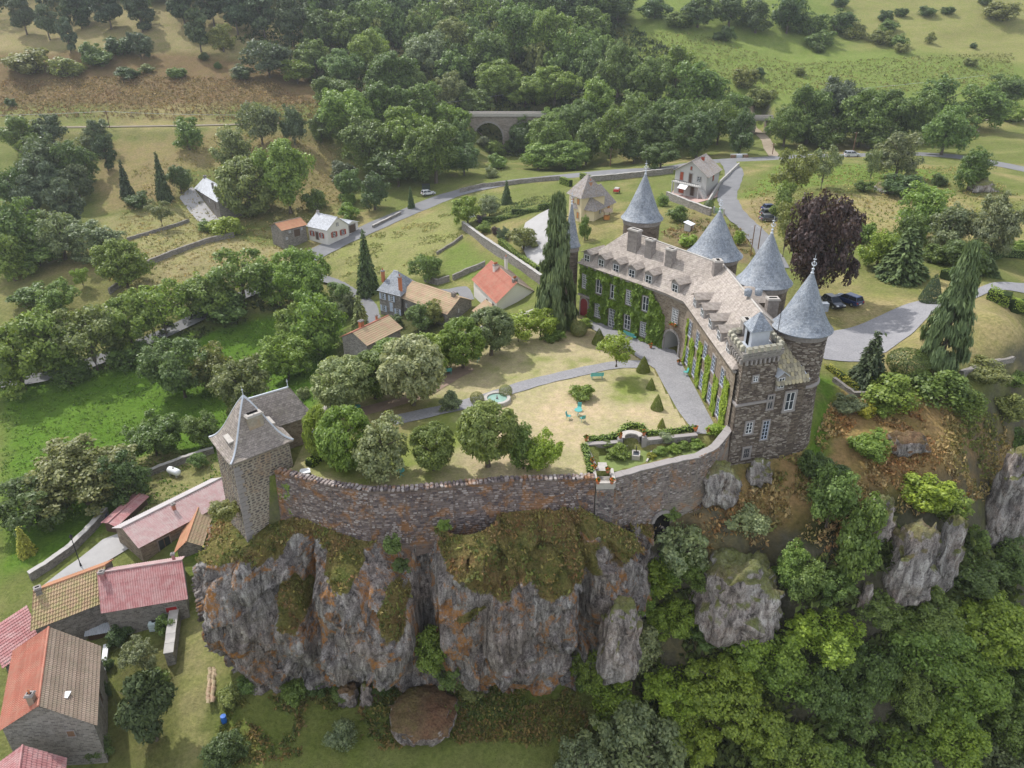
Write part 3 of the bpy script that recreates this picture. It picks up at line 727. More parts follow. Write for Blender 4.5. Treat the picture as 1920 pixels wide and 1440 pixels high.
def door(parent, p0, p1, s, z0, w=1.0, h=2.1, mat=None, surr=None, arch=False, name='door'):
    mat = mat or M_BROWNWOOD; surr = surr or M_SURR
    ang = math.atan2(p1[1] - p0[1], p1[0] - p0[0]); q = at(p0, p1, s, z0)
    def outline(w_, h_, n=8):
        if not arch: return [(-w_ / 2, 0), (w_ / 2, 0), (w_ / 2, h_), (-w_ / 2, h_)]
        r = w_ / 2; return [(-r, 0), (r, 0)] + [(r * math.cos(math.pi * i / n), h_ - r + r * math.sin(math.pi * i / n)) for i in range(n + 1)]
    b = MB(); ol = outline(w, h); oo = outline(w + .4, h + .2); k = len(ol)
    # surround ring
    for i in range(1, k):
        a_, c_ = ol[i], ol[(i + 1) % k]; A_, C_ = oo[i], oo[(i + 1) % k]
        if i == k - 1 and not arch: pass
        vs = [(a_[0], -.1, a_[1]), (c_[0], -.1, c_[1]), (C_[0], -.1, C_[1]), (A_[0], -.1, A_[1]), (a_[0], .02, a_[1]), (c_[0], .02, c_[1]), (C_[0], .02, C_[1]), (A_[0], .02, A_[1])]
        b.add(vs, [(3, 2, 1, 0), (0, 1, 5, 4), (2, 3, 7, 6)])
    o = b.build(name, surr); o.parent = parent; o.matrix_parent_inverse = world_m(parent).inverted(); o.location = q; o.rotation_euler = (0, 0, ang)
    lf = MB(); lf.add([(x, -.03, z) for x, z in ol], [tuple(range(k))])
    for i in range(1, 4): lf.box((-w / 2 + w * i / 4, -.035, h * .45), (.025, .02, h * .85))
    link('leaf', lf.mesh('leaf', mat), o, False)
    link('handle', MB().box((w * .3, -.07, h * .45), (.04, .06, .16)).mesh('handle', M_IRON), o, False)
    return o

# ------------------------------------------------------------------ roofs made of real courses
def roof_sheet(name, parent, a, b, c, d, mat, style='canal', pitch=.25, amp=.05, course=.38, thick=.06, as_parts=False):
    """a-b is the eave, d-c the ridge (all Vectors). style canal: rounded tile ribs running down with courses; corr: corrugated; flat: stepped courses"""
    a, b, c, d = [Vector(q) for q in (a, b, c, d)]
    L = ((b - a).length + (c - d).length) / 2; S = ((d - a).length + (c - b).length) / 2
    n = (b - a).cross(d - a).normalized()
    if n.z < 0: n = -n
    if style == 'flat': nu = 2
    else: nu = max(3, int(L / pitch)) * 4 + 1
    nv = max(1, int(S / course)) if style != 'corr' else max(1, int(S / 1.6))
    V = []; F = []
    us = np.linspace(0, 1, nu)
    if style == 'flat': ph = np.zeros(nu)
    else:
        w = us * L / pitch * 2 * math.pi
        ph = np.cos(w); ph = np.where(ph > 0, ph, ph * .6) if style == 'canal' else ph
    for j in range(nv):
        for e in (0, 1):
            v = (j + e) / nv; lift = thick * (1 - e) if style != 'corr' else 0.015 * (1 - e)
            row0 = a.lerp(d, v); row1 = b.lerp(c, v)
            for i in range(nu):
                V.append(row0.lerp(row1, float(us[i])) + n * (float(ph[i]) * amp + lift + .02))
    for j in range(nv):
        o = 2 * j * nu
        for i in range(nu - 1): F.append((o + i, o + i + 1, o + nu + i + 1, o + nu + i))
        # front lip of the course
        for i in range(nu - 1):
            lo = V[o + i] - n * (thick + .02); hi = V[o + i + 1] - n * (thick + .02)
        V_lip = len(V)
        for i in range(nu): V.append(V[o + i] - n * (thick + .02) - Vector((0, 0, .0)))
        for i in range(nu - 1): F.append((V_lip + i, V_lip + i + 1, o + i + 1, o + i))
    m = MB(); m.add(V, F)
    return m.build(name, mat, parent)
def solid(o, th, off=-1.0):
    m = o.modifiers.new('solid', 'SOLIDIFY'); m.thickness = th; m.offset = off; return o
def chimney(parent, c, w, d, z0, z1, rz=0.0, mat=None, cap=None, pots=0, potmat=None, name='chimney'):
    b = MB(); b.box((c[0], c[1], (z0 + z1) / 2), (w, d, z1 - z0), rz); o = b.build(name, mat or M_ASHLAR, parent)
    k = MB(); k.box((c[0], c[1], z1 + .06), (w + .2, d + .2, .13), rz); k.box((c[0], c[1], z1 + .17), (w + .06, d + .06, .1), rz); k.build('cap', cap or M_SURR, o)
    f = MB(); f.box((c[0], c[1], z1 + .225), (w * .72, d * .4, .02), rz); f.build('flue', M_BLACK, o)
    for i in range(pots):
        u = (i - (pots - 1) / 2) * w / max(pots, 1) * .8; x = c[0] + u * math.cos(rz); y = c[1] + u * math.sin(rz)
        MB().lathe([(.09, 0), (.11, .35), (.13, .36), (.13, .42), (.07, .42)], (x, y, z1 + .2), 8).build('pot', potmat or M_TERRA, o)
    return o
# ------------------------------------------------------------------ the castle
V3 = Vector
A0 = V3((10.0, 103.2)); K0 = V3((20.0, 91.2)); K1 = V3((21.9, 88.0)); B0 = V3((22.05, 86.8)); B1 = V3((23.0, 68.6))
uA = (K0 - A0).normalized(); nA = V3((uA.y, -uA.x)); bA = -nA
LA = (K0 - A0).length
ZE = 7.8
castle = empty('castle', (24, 86, 0), 0, 'large stone castle with ivy-clad facades, stone slab roof and blue slate cone towers', 'castle')
A0b = A0 + bA * 9.3; JB = V3((31.2, 92.6)); BB = V3((31.4, 72.2))
def wallface(b, p0, p1, z0, z1):
    b.quad((p0[0], p0[1], z0), (p1[0], p1[1], z0), (p1[0], p1[1], z1), (p0[0], p0[1], z1))
w = MB()
wallface(w, A0, K0, -1, ZE); wallface(w, B0, B1, -1, ZE)
wallface(w, K1, B0, -1, ZE)
w.build('facade_wall', M_WARMST, castle)
w = MB(); wallface(w, A0b, A0, -2, ZE); wallface(w, JB, A0b, -2, ZE); wallface(w, BB, JB, -2, ZE); w.build('rear_wall', M_DARKST, castle)
# corner panel with the porch arch
uK = (K1 - K0).normalized(); LK = (K1 - K0).length; aw, ah, ac = 2.7, 3.1, LK / 2
def kp(s, z, o=0.0):
    q = at(K0, K1, s, z, o); return tuple(q)
pts = [kp(0, -1), kp(ac - aw / 2, -1)] + [kp(ac - aw / 2 * math.cos(math.pi * i / 10), ah - aw / 2 + aw / 2 * math.sin(math.pi * i / 10)) for i in range(11)] + [kp(ac + aw / 2, -1), kp(LK, -1), kp(LK, ZE), kp(0, ZE)]
# split into strips so the panel has no concave face
w = MB()
arc = pts[2:13]
w.quad(kp(0, -1), kp(ac - aw / 2, -1), arc[0], kp(ac - aw / 2, ZE), kp(0, ZE))
for i in range(10):
    s0 = ac - aw / 2 * math.cos(math.pi * i / 10); s1 = ac - aw / 2 * math.cos(math.pi * (i + 1) / 10)
    w.quad(arc[i], arc[i + 1], kp(s1, ZE), kp(s0, ZE))
w.quad(kp(ac + aw / 2, -1), kp(LK, -1), kp(LK, ZE), kp(ac + aw / 2, ZE), arc[10])
w.build('porch_front', M_WARMST, castle)
w = MB()   # vaulted inside of the porch
ins = [(ac - aw / 2 * math.cos(math.pi * i / 10), ah - aw / 2 + aw / 2 * math.sin(math.pi * i / 10)) for i in range(11)]
ins = [(ac - aw / 2, -.2)] + ins + [(ac + aw / 2, -.2)]
for i in range(len(ins) - 1):
    w.quad(kp(ins[i][0], ins[i][1], 0), kp(ins[i + 1][0], ins[i + 1][1], 0), kp(ins[i + 1][0], ins[i + 1][1], -3.4), kp(ins[i][0], ins[i][1], -3.4))
w.add([kp(s_, z_, -3.38) for s_, z_ in ins], [tuple(range(len(ins)))])
w.build('porch_vault', M_GREYREND, castle)
vs = MB()
for i in range(11):
    a_ = math.pi * (i - .0) / 10.0
    r0, r1 = aw / 2 - .02, aw / 2 + .28; zc = ah - aw / 2
    if i < 10:
        a1_ = math.pi * (i + .92) / 10
        vs2 = []
        for o_ in (-.02, .09):
            for r_, q_ in ((r0, a_), (r1, a_), (r1, a1_), (r0, a1_)): vs2.append(kp(ac - r_ * math.cos(q_), zc + r_ * math.sin(q_), o_))
        vs.add(vs2, [(4, 5, 6, 7), (0, 4, 7, 3), (1, 2, 6, 5), (0, 1, 5, 4), (2, 3, 7, 6)])
for sx in (-1, 1):
    for k_ in range(4):
        s_ = ac + sx * (aw / 2 + .13); z_ = .2 + k_ * .42
        q = at(K0, K1, s_, z_, .035); vs.box(tuple(q), (.3, .12, .4), math.atan2(uK.y, uK.x))
vs.build('porch_arch', M_SURR, castle)
# cornice under the eaves
c = MB()
for p0, p1 in ((A0, K0), (K0, K1), (K1, B0), (B0, B1)):
    L_ = (V3(p1) - V3(p0)).length; q = at(p0, p1, L_ / 2, ZE - .12, .1); c.box(tuple(q), (L_ + .1, .28, .24), math.atan2(p1[1] - p0[1], p1[0] - p0[0]))
c.build('cornice', M_SURR, castle)
# roof
ov = .42
def off(p, n, d): return V3((p[0] + n[0] * d, p[1] + n[1] * d))
nB = V3((-.998, -.052)); nK = V3((uK.y, -uK.x))
E0 = A0 + nA * ov - uA * ov; EK0 = K0 + nA * ov * .9; EK1 = K1 + nK * ov; EB0 = B0 + nB * ov; EB1 = B1 + nB * ov
E0b = A0b - uA * ov + bA * ov; EJ = JB + V3((.3, .3)); EBB = BB + V3((.4, -.2))
R0 = A0 + uA * 4.4 + bA * 4.7; RJ = V3((26.6, 90.3)); R1 = V3((26.9, 74.5))
zr0, zrj, zr1 = 12.5, 11.75, 11.6
def p3(p, z): return (p[0], p[1], z)
def sub_slope(mb, a, b, c_, d, nu, nv, bend=.35):
    """curved (bell-cast) slope: a,b eave, c_,d ridge; a bit hollow and uneven"""
    g = []
    for j in range(nv + 1):
        v = j / nv; row = []
        for i in range(nu + 1):
            u_ = i / nu; q = V3(a).lerp(V3(b), u_).lerp(V3(d).lerp(V3(c_), u_), v)
            q.z -= bend * math.sin(math.pi * min(v * 1.15, 1)) * (1 - v) * .9
            row.append(tuple(q))
        g.append(row)
    b0 = len(mb.v)
    for r_ in g: mb.v += r_
    for j in range(nv):
        for i in range(nu): mb.f.append((b0 + j * (nu + 1) + i, b0 + j * (nu + 1) + i + 1, b0 + (j + 1) * (nu + 1) + i + 1, b0 + (j + 1) * (nu + 1) + i))
ze = ZE + .02
r = MB()
sub_slope(r, p3(E0, ze), p3(EK0, ze), p3(RJ, zrj), p3(R0, zr0), 10, 6)
sub_slope(r, p3(EK0, ze), p3(EK1, ze), p3(RJ, zrj), p3(RJ, zrj), 4, 6)
sub_slope(r, p3(EK1, ze), p3(EB0, ze), p3(RJ, zrj), p3(RJ, zrj), 2, 6)
sub_slope(r, p3(EB0, ze), p3(EB1, ze), p3(R1, zr1), p3(RJ, zrj), 10, 6)
sub_slope(r, p3(E0b, ze), p3(E0, ze), p3(R0, zr0), p3(R0, zr0), 4, 6)
sub_slope(r, p3(EJ, ze), p3(E0b, ze), p3(R0, zr0), p3(RJ, zrj), 6, 6)
sub_slope(r, p3(EBB, ze), p3(EJ, ze), p3(RJ, zrj), p3(R1, zr1), 6, 6)
sub_slope(r, p3(EB1, ze), p3(EBB, ze), p3(R1, zr1), p3(R1, zr1), 3, 6)
bm = r
main_roof = r.build('roof', M_LAUZE, castle)
wmod = main_roof.modifiers.new('weld', 'WELD'); wmod.merge_threshold = .01
solid(main_roof, .16, 1.0)
rc = MB()
for a_, b_ in ((p3(R0, zr0), p3(RJ, zrj)), (p3(RJ, zrj), p3(R1, zr1)), (p3(E0b, ze + .1), p3(R0, zr0)), (p3(E0, ze + .1), p3(R0, zr0)), (p3(R1, zr1), p3(EBB, ze + .1))):
    k_ = 14; pts_ = [tuple(V3(a_).lerp(V3(b_), i / k_) + V3((0, 0, .16 - (.38 * math.sin(math.pi * min((1 - i / k_) * 1.0, 1)) * .8 if a_[2] < 9 else 0)))) for i in range(k_ + 1)]
    rc.tube(pts_[1:-1] if a_[2] < 9 else pts_, .13, 5)
rc.build('ridge_cap', M_TRIM, castle)
# round towers
def ztip(x, y, py):
    lo, hi = 5.0, 40.0
    for _ in range(40):
        m_ = (lo + hi) / 2
        if PX((x, y, m_))[1] > py: lo = m_
        else: hi = m_
    return lo
def round_tower(c, r_wall, z0, z_eave, r_eave, py_tip, finial=1.0, batter=0.0, mat=M_DARKST, n=40, steep=1.0):
    zt = ztip(c[0], c[1], py_tip); h = zt - z_eave
    tw = MB().lathe([(r_wall + batter, z0), (r_wall + batter * .35, z0 + (z_eave - z0) * .35), (r_wall, z0 + (z_eave - z0) * .6), (r_wall, z_eave - .7)], (c[0], c[1], 0), n).build('round_tower', mat, castle, smooth=True)
    MB().lathe([(r_wall - .05, z_eave - .75), (r_wall + .12, z_eave - .75), (r_wall + .16, z_eave - .1), (r_wall - .05, z_eave - .08)], (c[0], c[1], 0), n).build('cornice', M_ASHLAR, tw)
    prof = [(r_eave * .72, z_eave - .12), (r_eave, z_eave - .1), (r_eave + .02, z_eave), (r_eave * .90, z_eave + h * .055), (r_eave * .80, z_eave + h * .125), (r_eave * .66, z_eave + h * .25), (r_eave * .44, z_eave + h * .5), (r_eave * .22, z_eave + h * .75), (.1, zt - .25), (.06, zt)]
    MB().lathe(prof, (c[0], c[1], 0), 48).build('cone_roof', M_SLATE, tw, smooth=False)
    f = MB().lathe([(.16, -.45), (.2, -.3), (.12, -.2), (.09, 0), (.16, .06), (.16, .14), (.05, .2), (.04, .75), (.1, .8), (.1, .9), (.03, .95), (.025, 1.5), (.001, 1.75)], (c[0], c[1], zt), 8)
    for a_ in range(4):
        ang_ = a_ * math.pi / 2 + .4; d_ = V3((math.cos(ang_), math.sin(ang_), 0)); o_ = V3((c[0], c[1], zt))
        f.tube([o_ + V3((0, 0, .45)), o_ + d_ * .22 + V3((0, 0, .5)), o_ + d_ * .34 + V3((0, 0, .68)), o_ + d_ * .22 + V3((0, 0, .78))], .035, 4)
        f.tube([o_ + V3((0, 0, 1.1)), o_ + d_ * .2 + V3((0, 0, 1.15))], .03, 4)
    f.build('finial', M_ZINC, tw)
    return tw, zt
T0 = (8.4, 104.3); T1 = (19.2, 109.1); T2 = (27.1, 96.7); T3 = (30.4, 85.6); T4 = (30.9, 73.4)
round_tower(T0, 1.15, -1, 10.2, 1.42, 378, 1, 0, n=24)
round_tower(T1, 2.65, -1, 12.9, 3.1, 322)
round_tower(T2, 3.1, -1, 11.3, 3.7, 392)
t3, _ = round_tower(T3, 2.8, -1, 11.5, 3.3, 432)
t4, zt4 = round_tower(T4, 2.62, -7, 10.75, 3.15, 506, batter=.75)
MB().lathe([(2.6, 4.6), (2.86, 4.65), (2.86, 4.85), (2.6, 4.95)], (T4[0], T4[1], 0), 40).build('string_course', M_SURR, t4)
# roof hatch on the east tower, zinc
hb = MB(); hb.box((T4[0] + 2.2, T4[1] + .9, 12.6), (1.0, .7, .9)); hb.build('roof_hatch', M_SLATE, t4)
# stair link and tall chimney beside the third tower
lk = MB(); lk.box((28.3, 83.2, 5.0), (4.0, 3.4, 10.6)); lk.build('stair_block', M_DARKST, castle)
lr = MB(); lr.prism([(26.2, 81.3), (30.4, 81.3), (30.4, 85.0), (26.2, 85.0)], 10.3, 11.6, True, [(27.4, 83.0), (29.2, 83.0), (29.2, 83.4), (27.4, 83.4)]); lr.build('stair_roof', M_LAUZE, castle)
for q in ((1403, 546), (1423, 545)):
    g_ = PD(q[0], q[1], 84.0); MB().lathe([(.02, .3), (.3, .26), (.42, .14), (.44, 0), (.4, -.5)], g_, 14).build('zinc_dome', M_SLATE, castle, smooth=True)
chimney(castle, (29.6, 79.6), 1.25, .95, 4, 11.4, 0, M_ASHLAR, M_TRIM)
# chimneys on the main roof
for px, py, w_, d_, zt_, hz in ((1188, 470, 1.7, .9, 13.6, 0), (1218, 481, 1.15, .9, 12.9, 0), (1256, 497, 1.15, .9, 12.5, 0), (1342, 520, 1.15, 1.0, 12.6, 1), (1396, 630, 1.1, .9, 11.6, 1)):
    # base on the roof slope
    best = None
    for k_ in range(200):
        dep = 70 + k_ * .25; q = PD(px, py, dep)
        if hz == 0:
            dist_ = (V3((q.x, q.y)) - A0).dot(bA); zz = ZE + (zr0 - ZE) * dist_ / 4.9
        else: zz = ZE + (zr1 - ZE) * (q.x - 22.3) / 4.6
        e_ = abs(q.z - zz)
        if best is None or e_ < best[0]: best = (e_, q)
    q = best[1]; chimney(castle, (q.x, q.y), w_, d_, q.z - 1.2, zt_, math.atan2(uA.y, uA.x) if hz == 0 else math.pi / 2, M_ASHLAR, M_TRIM)
# dormers
def dormer(p0, p1, s, zb=ZE + .15, w=1.55, h=1.6, dep=2.4, setback=.15, mat=None):
    ang = math.atan2(p1[1] - p0[1], p1[0] - p0[0])
    o_ = empty('dormer', tuple(at(p0, p1, s, zb, -setback)), ang); o_.parent = castle; o_.matrix_parent_inverse = world_m(castle).inverted()
    b = MB(); b.box((0, dep / 2, h / 2 - .1), (w, dep, h + .2)); 
    b.add([(-w / 2, 0, h), (w / 2, 0, h), (0, 0, h + .42), (-w / 2, dep, h), (w / 2, dep, h), (0, dep, h + .42)], [(0, 1, 2)])
    link('dormer_wall', b.mesh('dormer_wall', M_SURR), o_, False)
    rf = MB()
    for sx in (-1, 1):
        rf.add([(0, -.3, h + .56), (sx * (w / 2 + .22), -.3, h + .02), (sx * (w / 2 + .22), dep + .4, h + .02), (0, dep + 1.0, h + .56), (0, -.3, h + .46), (sx * (w / 2 + .22), -.3, h - .08), (sx * (w / 2 + .22), dep + .4, h - .08), (0, dep + 1.0, h + .46)],
               [(0, 1, 2, 3) if sx < 0 else (3, 2, 1, 0), (0, 4, 5, 1) if sx < 0 else (1, 5, 4, 0), (1, 5, 6, 2) if sx < 0 else (2, 6, 5, 1)])
    link('dormer_roof', rf.mesh('dormer_roof', mat or M_LAUZE), o_, False)
    ww = MB(); ww.box((0, -.03, h / 2 - .05), (w * .62, .06, h * .72)); link('pane', ww.mesh('pane', M_GLASS), o_, False)
    sh = MB()
    for x in (-w * .31, 0, w * .31): sh.box((x, -.06, h / 2 - .05), (.06, .05, h * .74))
    for z_ in (-.36, 0, .36): sh.box((0, -.058, h / 2 - .05 + z_ * h), (w * .64, .045, .05))
    link('sash', sh.mesh('sash', M_WHITE), o_, False)
    return o_
BAYS = [.95, 3.75, 6.55, 9.45, 12.4]
for s in BAYS: dormer(A0, K0, s)
dormer(K0, K1, 1.2, setback=.3)
YB = [1.6, 4.9, 8.2, 11.5, 14.8]
for s in YB: dormer(B0, B1, s)
# windows of the ivy facade
for i, s in enumerate(BAYS):
    window(castle, A0, K0, s, 5.35, 1.05, 2.0, 4 if i in (0, 3) else 2, 6 if i in (0, 3) else 2, sash=M_WHITE)
window(castle, A0, K0, BAYS[1], 1.75, 1.05, 2.05, 4, 6); window(castle, A0, K0, BAYS[3], 1.75, 1.05, 2.05, 2, 3); window(castle, A0, K0, BAYS[4], 1.65, 1.05, 2.05, 4, 6)
window(castle, A0, K0, BAYS[2], 1.45, 1.15, 2.7, 4, 6, sash=M_WHITE, name='glazed_door')
door(castle, A0, K0, BAYS[0], 0, 1.5, 2.75, M_REDDOOR, M_SURR, True, 'arched_door')
dp = MB(); q = at(A0, K0, BAYS[0], 3.15, .1); dp.box(tuple(q), (2.4, .3, .25), math.atan2(uA.y, uA.x)); dp.build('door_lintel', M_SURR, castle)
window(castle, K0, K1, LK / 2 + .2, 5.3, 1.05, 1.9, 4, 6)
for i, s in enumerate(YB):
    window(castle, B0, B1, s, 5.3, 1.05, 1.95, 2, 4, sash=M_BLUESH)
    window(castle, B0, B1, s + .05, 1.6, 1.05, 2.1, 2, 4, sash=M_BLUESH, name='glazed_door' if i in (2, 4) else 'window')

# square tower with battlements
S0 = V3((23.35, 67.75)); uS = V3((.953, .303)); vS = V3((-.06, .998)); SW, SD, ST = 4.2, 4.6, 9.4
S1 = S0 + uS * SW; S2 = S1 + vS * SD; S3 = S0 + vS * SD; angS = math.atan2(uS.y, uS.x)
def poly4(g): return [tuple(S0 - uS * g - vS * g), tuple(S1 + uS * g - vS * g), tuple(S2 + uS * g + vS * g), tuple(S3 - uS * g + vS * g)]
sq = MB(); sq.prism(poly4(.12), -9, 4.3, True); sq.prism(poly4(0), 4.32, ST, True)
sqt = sq.build('square_tower', M_DARKST, castle)
MB().prism(poly4(.2), 4.1, 4.34).build('string_course', M_SURR, sqt)
MB().prism(poly4(.02), ST - .2, ST + .35, True, poly4(.28)).build('corbel_band', M_SURR, sqt)
cb = MB()
for p0, p1, L_ in ((S0, S1, SW), (S3, S0, SD)):
    k_ = 8
    for i in range(k_): MB().box(tuple(at(p0, p1, L_ * (i + .5) / k_, ST - .28, .14)), (.2, .3, .5), math.atan2(p1[1] - p0[1], p1[0] - p0[0])).build('corbel', M_SURR, sqt)
pf = MB(); P4 = poly4(.3); pi4 = poly4(-.05)
for i in range(4):
    j = (i + 1) % 4
    pf.add([(*P4[i], ST + .35), (*P4[j], ST + .35), (*pi4[j], ST + .35), (*pi4[i], ST + .35), (*P4[i], ST + .85), (*P4[j], ST + .85), (*pi4[j], ST + .85), (*pi4[i], ST + .85)], [(0, 1, 5, 4), (2, 3, 7, 6), (4, 5, 6, 7)])
pf.build('parapet', M_GREYST, sqt)
M_MERLON = flat('mossy_merlon_stone', (.36, .34, .27), .95, .1, var=.3)
mer = MB(); mer.box((0, 0, .24), (.42, .46, .48)); mer.add([(-.24, -.27, .48), (.24, -.27, .48), (.24, .27, .48), (-.24, .27, .48), (-.18, 0, .66), (.18, 0, .66)], [(0, 1, 5, 4), (1, 2, 5), (2, 3, 4, 5), (3, 0, 4)])
mme = mer.mesh('merlon', M_MERLON)
for p0, p1, L_ in ((S0, S1, SW), (S1, S2, SD), (S2, S3, SW), (S3, S0, SD)):
    k_ = 6 if L_ == SW else 5
    for i in range(k_):
        o_ = link('merlon', mme, sqt); o_.location = at(p0, p1, L_ * (i + .45) / k_, ST + .84, .12); o_.rotation_euler = (0, 0, math.atan2(p1[1] - p0[1], p1[0] - p0[0]))
MB().prism(poly4(-.06), ST + .3, ST + .42).build('terrace', M_ZINC, sqt)
# lantern on the terrace
lc = S0 + uS * 2.25 + vS * 2.45; lw = 1.05
def lp(g): return [tuple(lc + uS * a_ * g + vS * b_ * g) for a_, b_ in ((-1, -1), (1, -1), (1, 1), (-1, 1))]
ln = MB().prism(lp(lw), ST + .4, ST + 2.35).build('lantern', M_ZINC, castle)
MB().prism(lp(lw + .25), ST + 2.35, ST + 4.0, True, lp(.05)).build('lantern_roof', M_SLATE, ln)
cn = MB(); cn.prism(lp(lw + .12), ST + 2.2, ST + 2.34); cn.build('cornice', M_ZINC, ln)
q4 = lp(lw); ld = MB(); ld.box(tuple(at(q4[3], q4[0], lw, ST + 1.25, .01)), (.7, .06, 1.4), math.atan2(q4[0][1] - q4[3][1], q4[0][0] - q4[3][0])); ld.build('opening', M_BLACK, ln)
fp = MB(); q = S1 + V3((-.5, .35)); fp.tube([(q.x, q.y, ST + .3), (q.x, q.y, ST + 5.2)], .035, 6); fp.build('lightning_rod', M_IRON, castle)
# annex between the square tower and the east tower
S5 = S0 + uS * 8.2
an = MB(); an.prism([tuple(S1 - vS * .1), tuple(S5 - vS * .1), tuple(S5 + vS * 3.5), tuple(S1 + vS * 3.5)], -9, 6.15); an.build('annex_wall', M_DARKST, castle)
ar = MB(); e0 = S1 - vS * .4; e1 = S5 - vS * .4 + uS * .1; h0 = S1 + vS * 2.9; h1 = S0 + uS * 6.0 + vS * 2.9
sub_slope(ar, p3(e0, 6.05), p3(e1, 6.0), p3(h1, 10.0), p3(h0, 10.2), 6, 8, .3)
arf = ar.build('annex_roof', M_SCALE, castle); solid(arf, .16, 1.0)
fl = MB(); fl.tube([tuple(V3(p3(e1, 6.15)).lerp(V3(p3(h1, 10.15)), i / 8) - V3((0, 0, .28 * math.sin(math.pi * i / 8)))) for i in range(9)], .12, 6); fl.build('flashing', M_ZINC, arf)
# scale slabs: rows of real pieces
M_SCALEP = stonemat('scale_slab', [(.24, .22, .17), (.33, .30, .22), (.42, .38, .27), (.46, .40, .24)])
sl = MB(); rs = random.Random(3)
for j in range(11):
    v = (j + .2) / 11; a_ = V3(p3(e0, 6.05)).lerp(V3(p3(h0, 10.2)), v); b_ = V3(p3(e1, 6.0)).lerp(V3(p3(h1, 10.0)), v); L_ = (b_ - a_).length; k_ = int(L_ / .42)
    up = (V3(p3(h0, 10.2)) - V3(p3(e0, 6.05))).normalized(); sd = (b_ - a_).normalized(); nn = sd.cross(up).normalized()
    for i in range(k_):
        c_ = a_ + sd * L_ * (i + .5 + (.5 if j % 2 else 0)) / k_ + nn * (.2 + rs.uniform(0, .03)); c_.z -= .3 * math.sin(math.pi * min(v * 1.15, 1)) * (1 - v) * .9
        if (i + 1) / k_ > 1: continue
        ol = [(-.19, .3), (-.2, -.08), (-.1, -.2), (.1, -.2), (.2, -.08), (.19, .3)]
        sl.add([c_ + sd * x + up * y + nn * (.03 if y < 0 else -.03) for x, y in ol] + [c_ + sd * x + up * y - nn * .05 for x, y in ol], [(0, 1, 2, 3, 4, 5), (1, 7, 8, 2), (2, 8, 9, 3), (3, 9, 10, 4)])
so = sl.build('scale_slabs', M_SCALEP, arf); so['kind'] = 'stuff'
dm = dormer(S1, S5, .62, 5.5, 1.05, 1.55, 1.8, -.2, M_ZINC)
# openings of the square tower and annex front
def win_px(parent, px, py, w_, h_, nx, ny, **kw):
    s, z = onwall(px, py, S0 - vS * .12, S1 - vS * .12); o_ = kw.pop('off', .13)
    return window(parent, S0 - vS * o_, S1 - vS * o_, s, z, w_, h_, nx, ny, **kw), (s - w_ / 2 - .2, s + w_ / 2 + .2, z - h_ / 2 - .2, z + h_ / 2 + .2)
skips = []
for a_ in ((1417, 711, .55, .65, 2, 2, dict(off=.01)), (1444, 754, .6, 1.6, 2, 2, dict(off=.13, sash=M_SURR)), (1404, 802, .75, 1.35, 2, 3, dict(t_=.2)), (1399, 849, .75, 1.25, 3, 2, dict(t_=.2, sash=M_SURR)), (1434, 806, .75, 2.3, 2, 5, dict(name='glazed_door', sash=M_BLUESH)), (1480, 752, 1.05, 2.1, 2, 2, dict(t_=.25))):
    o_, k_ = win_px(castle, *a_[:6], **a_[6]); skips.append(k_)
s_, z_ = onwall(1389 - 17, 700, S3, S0)
window(castle, S3, S0, 1.6, 6.3, .35, .8, 1, 2, t_=.12)
# stones of the dark fronts, each its own piece
stn = Stones(M_ST_TOWER)
stn.wall(S0 - vS * .12 - uS * .1, S1 - vS * .12, -8, 4.05, .62, .17, .035, .06, skips)
stn.wall(S0, S1, 4.4, ST - .5, .6, .17, .035, .05, skips)
stn.wall(S1 - vS * .1, S0 + uS * 7.2 - vS * .1, -8, 5.95, .62, .17, .035, .06, [(k_[0] - SW, k_[1] - SW, k_[2], k_[3]) for k_ in skips] + [(0, 1.3, 5.2, 7)])
stn.wall(S3, S0, 4.4, ST - .5, .5, .18, .04, .04, [(1.2, 2.0, 5.6, 7)])
def t4r(z):
    z0, ze_ = -7, 10.75; v = (z - z0) / (ze_ - z0)
    if v < .35: return 2.62 + .75 * (1 - v / .35) + .75 * .35 * (v / .35)
    if v < .6: return 2.62 + .75 * .35 * (1 - (v - .35) / .25)
    return 2.62
stn.ring(T4, t4r, -6, 9.95, .62, .17, R(-150), R(50), .035, .06)
stn.build(castle)
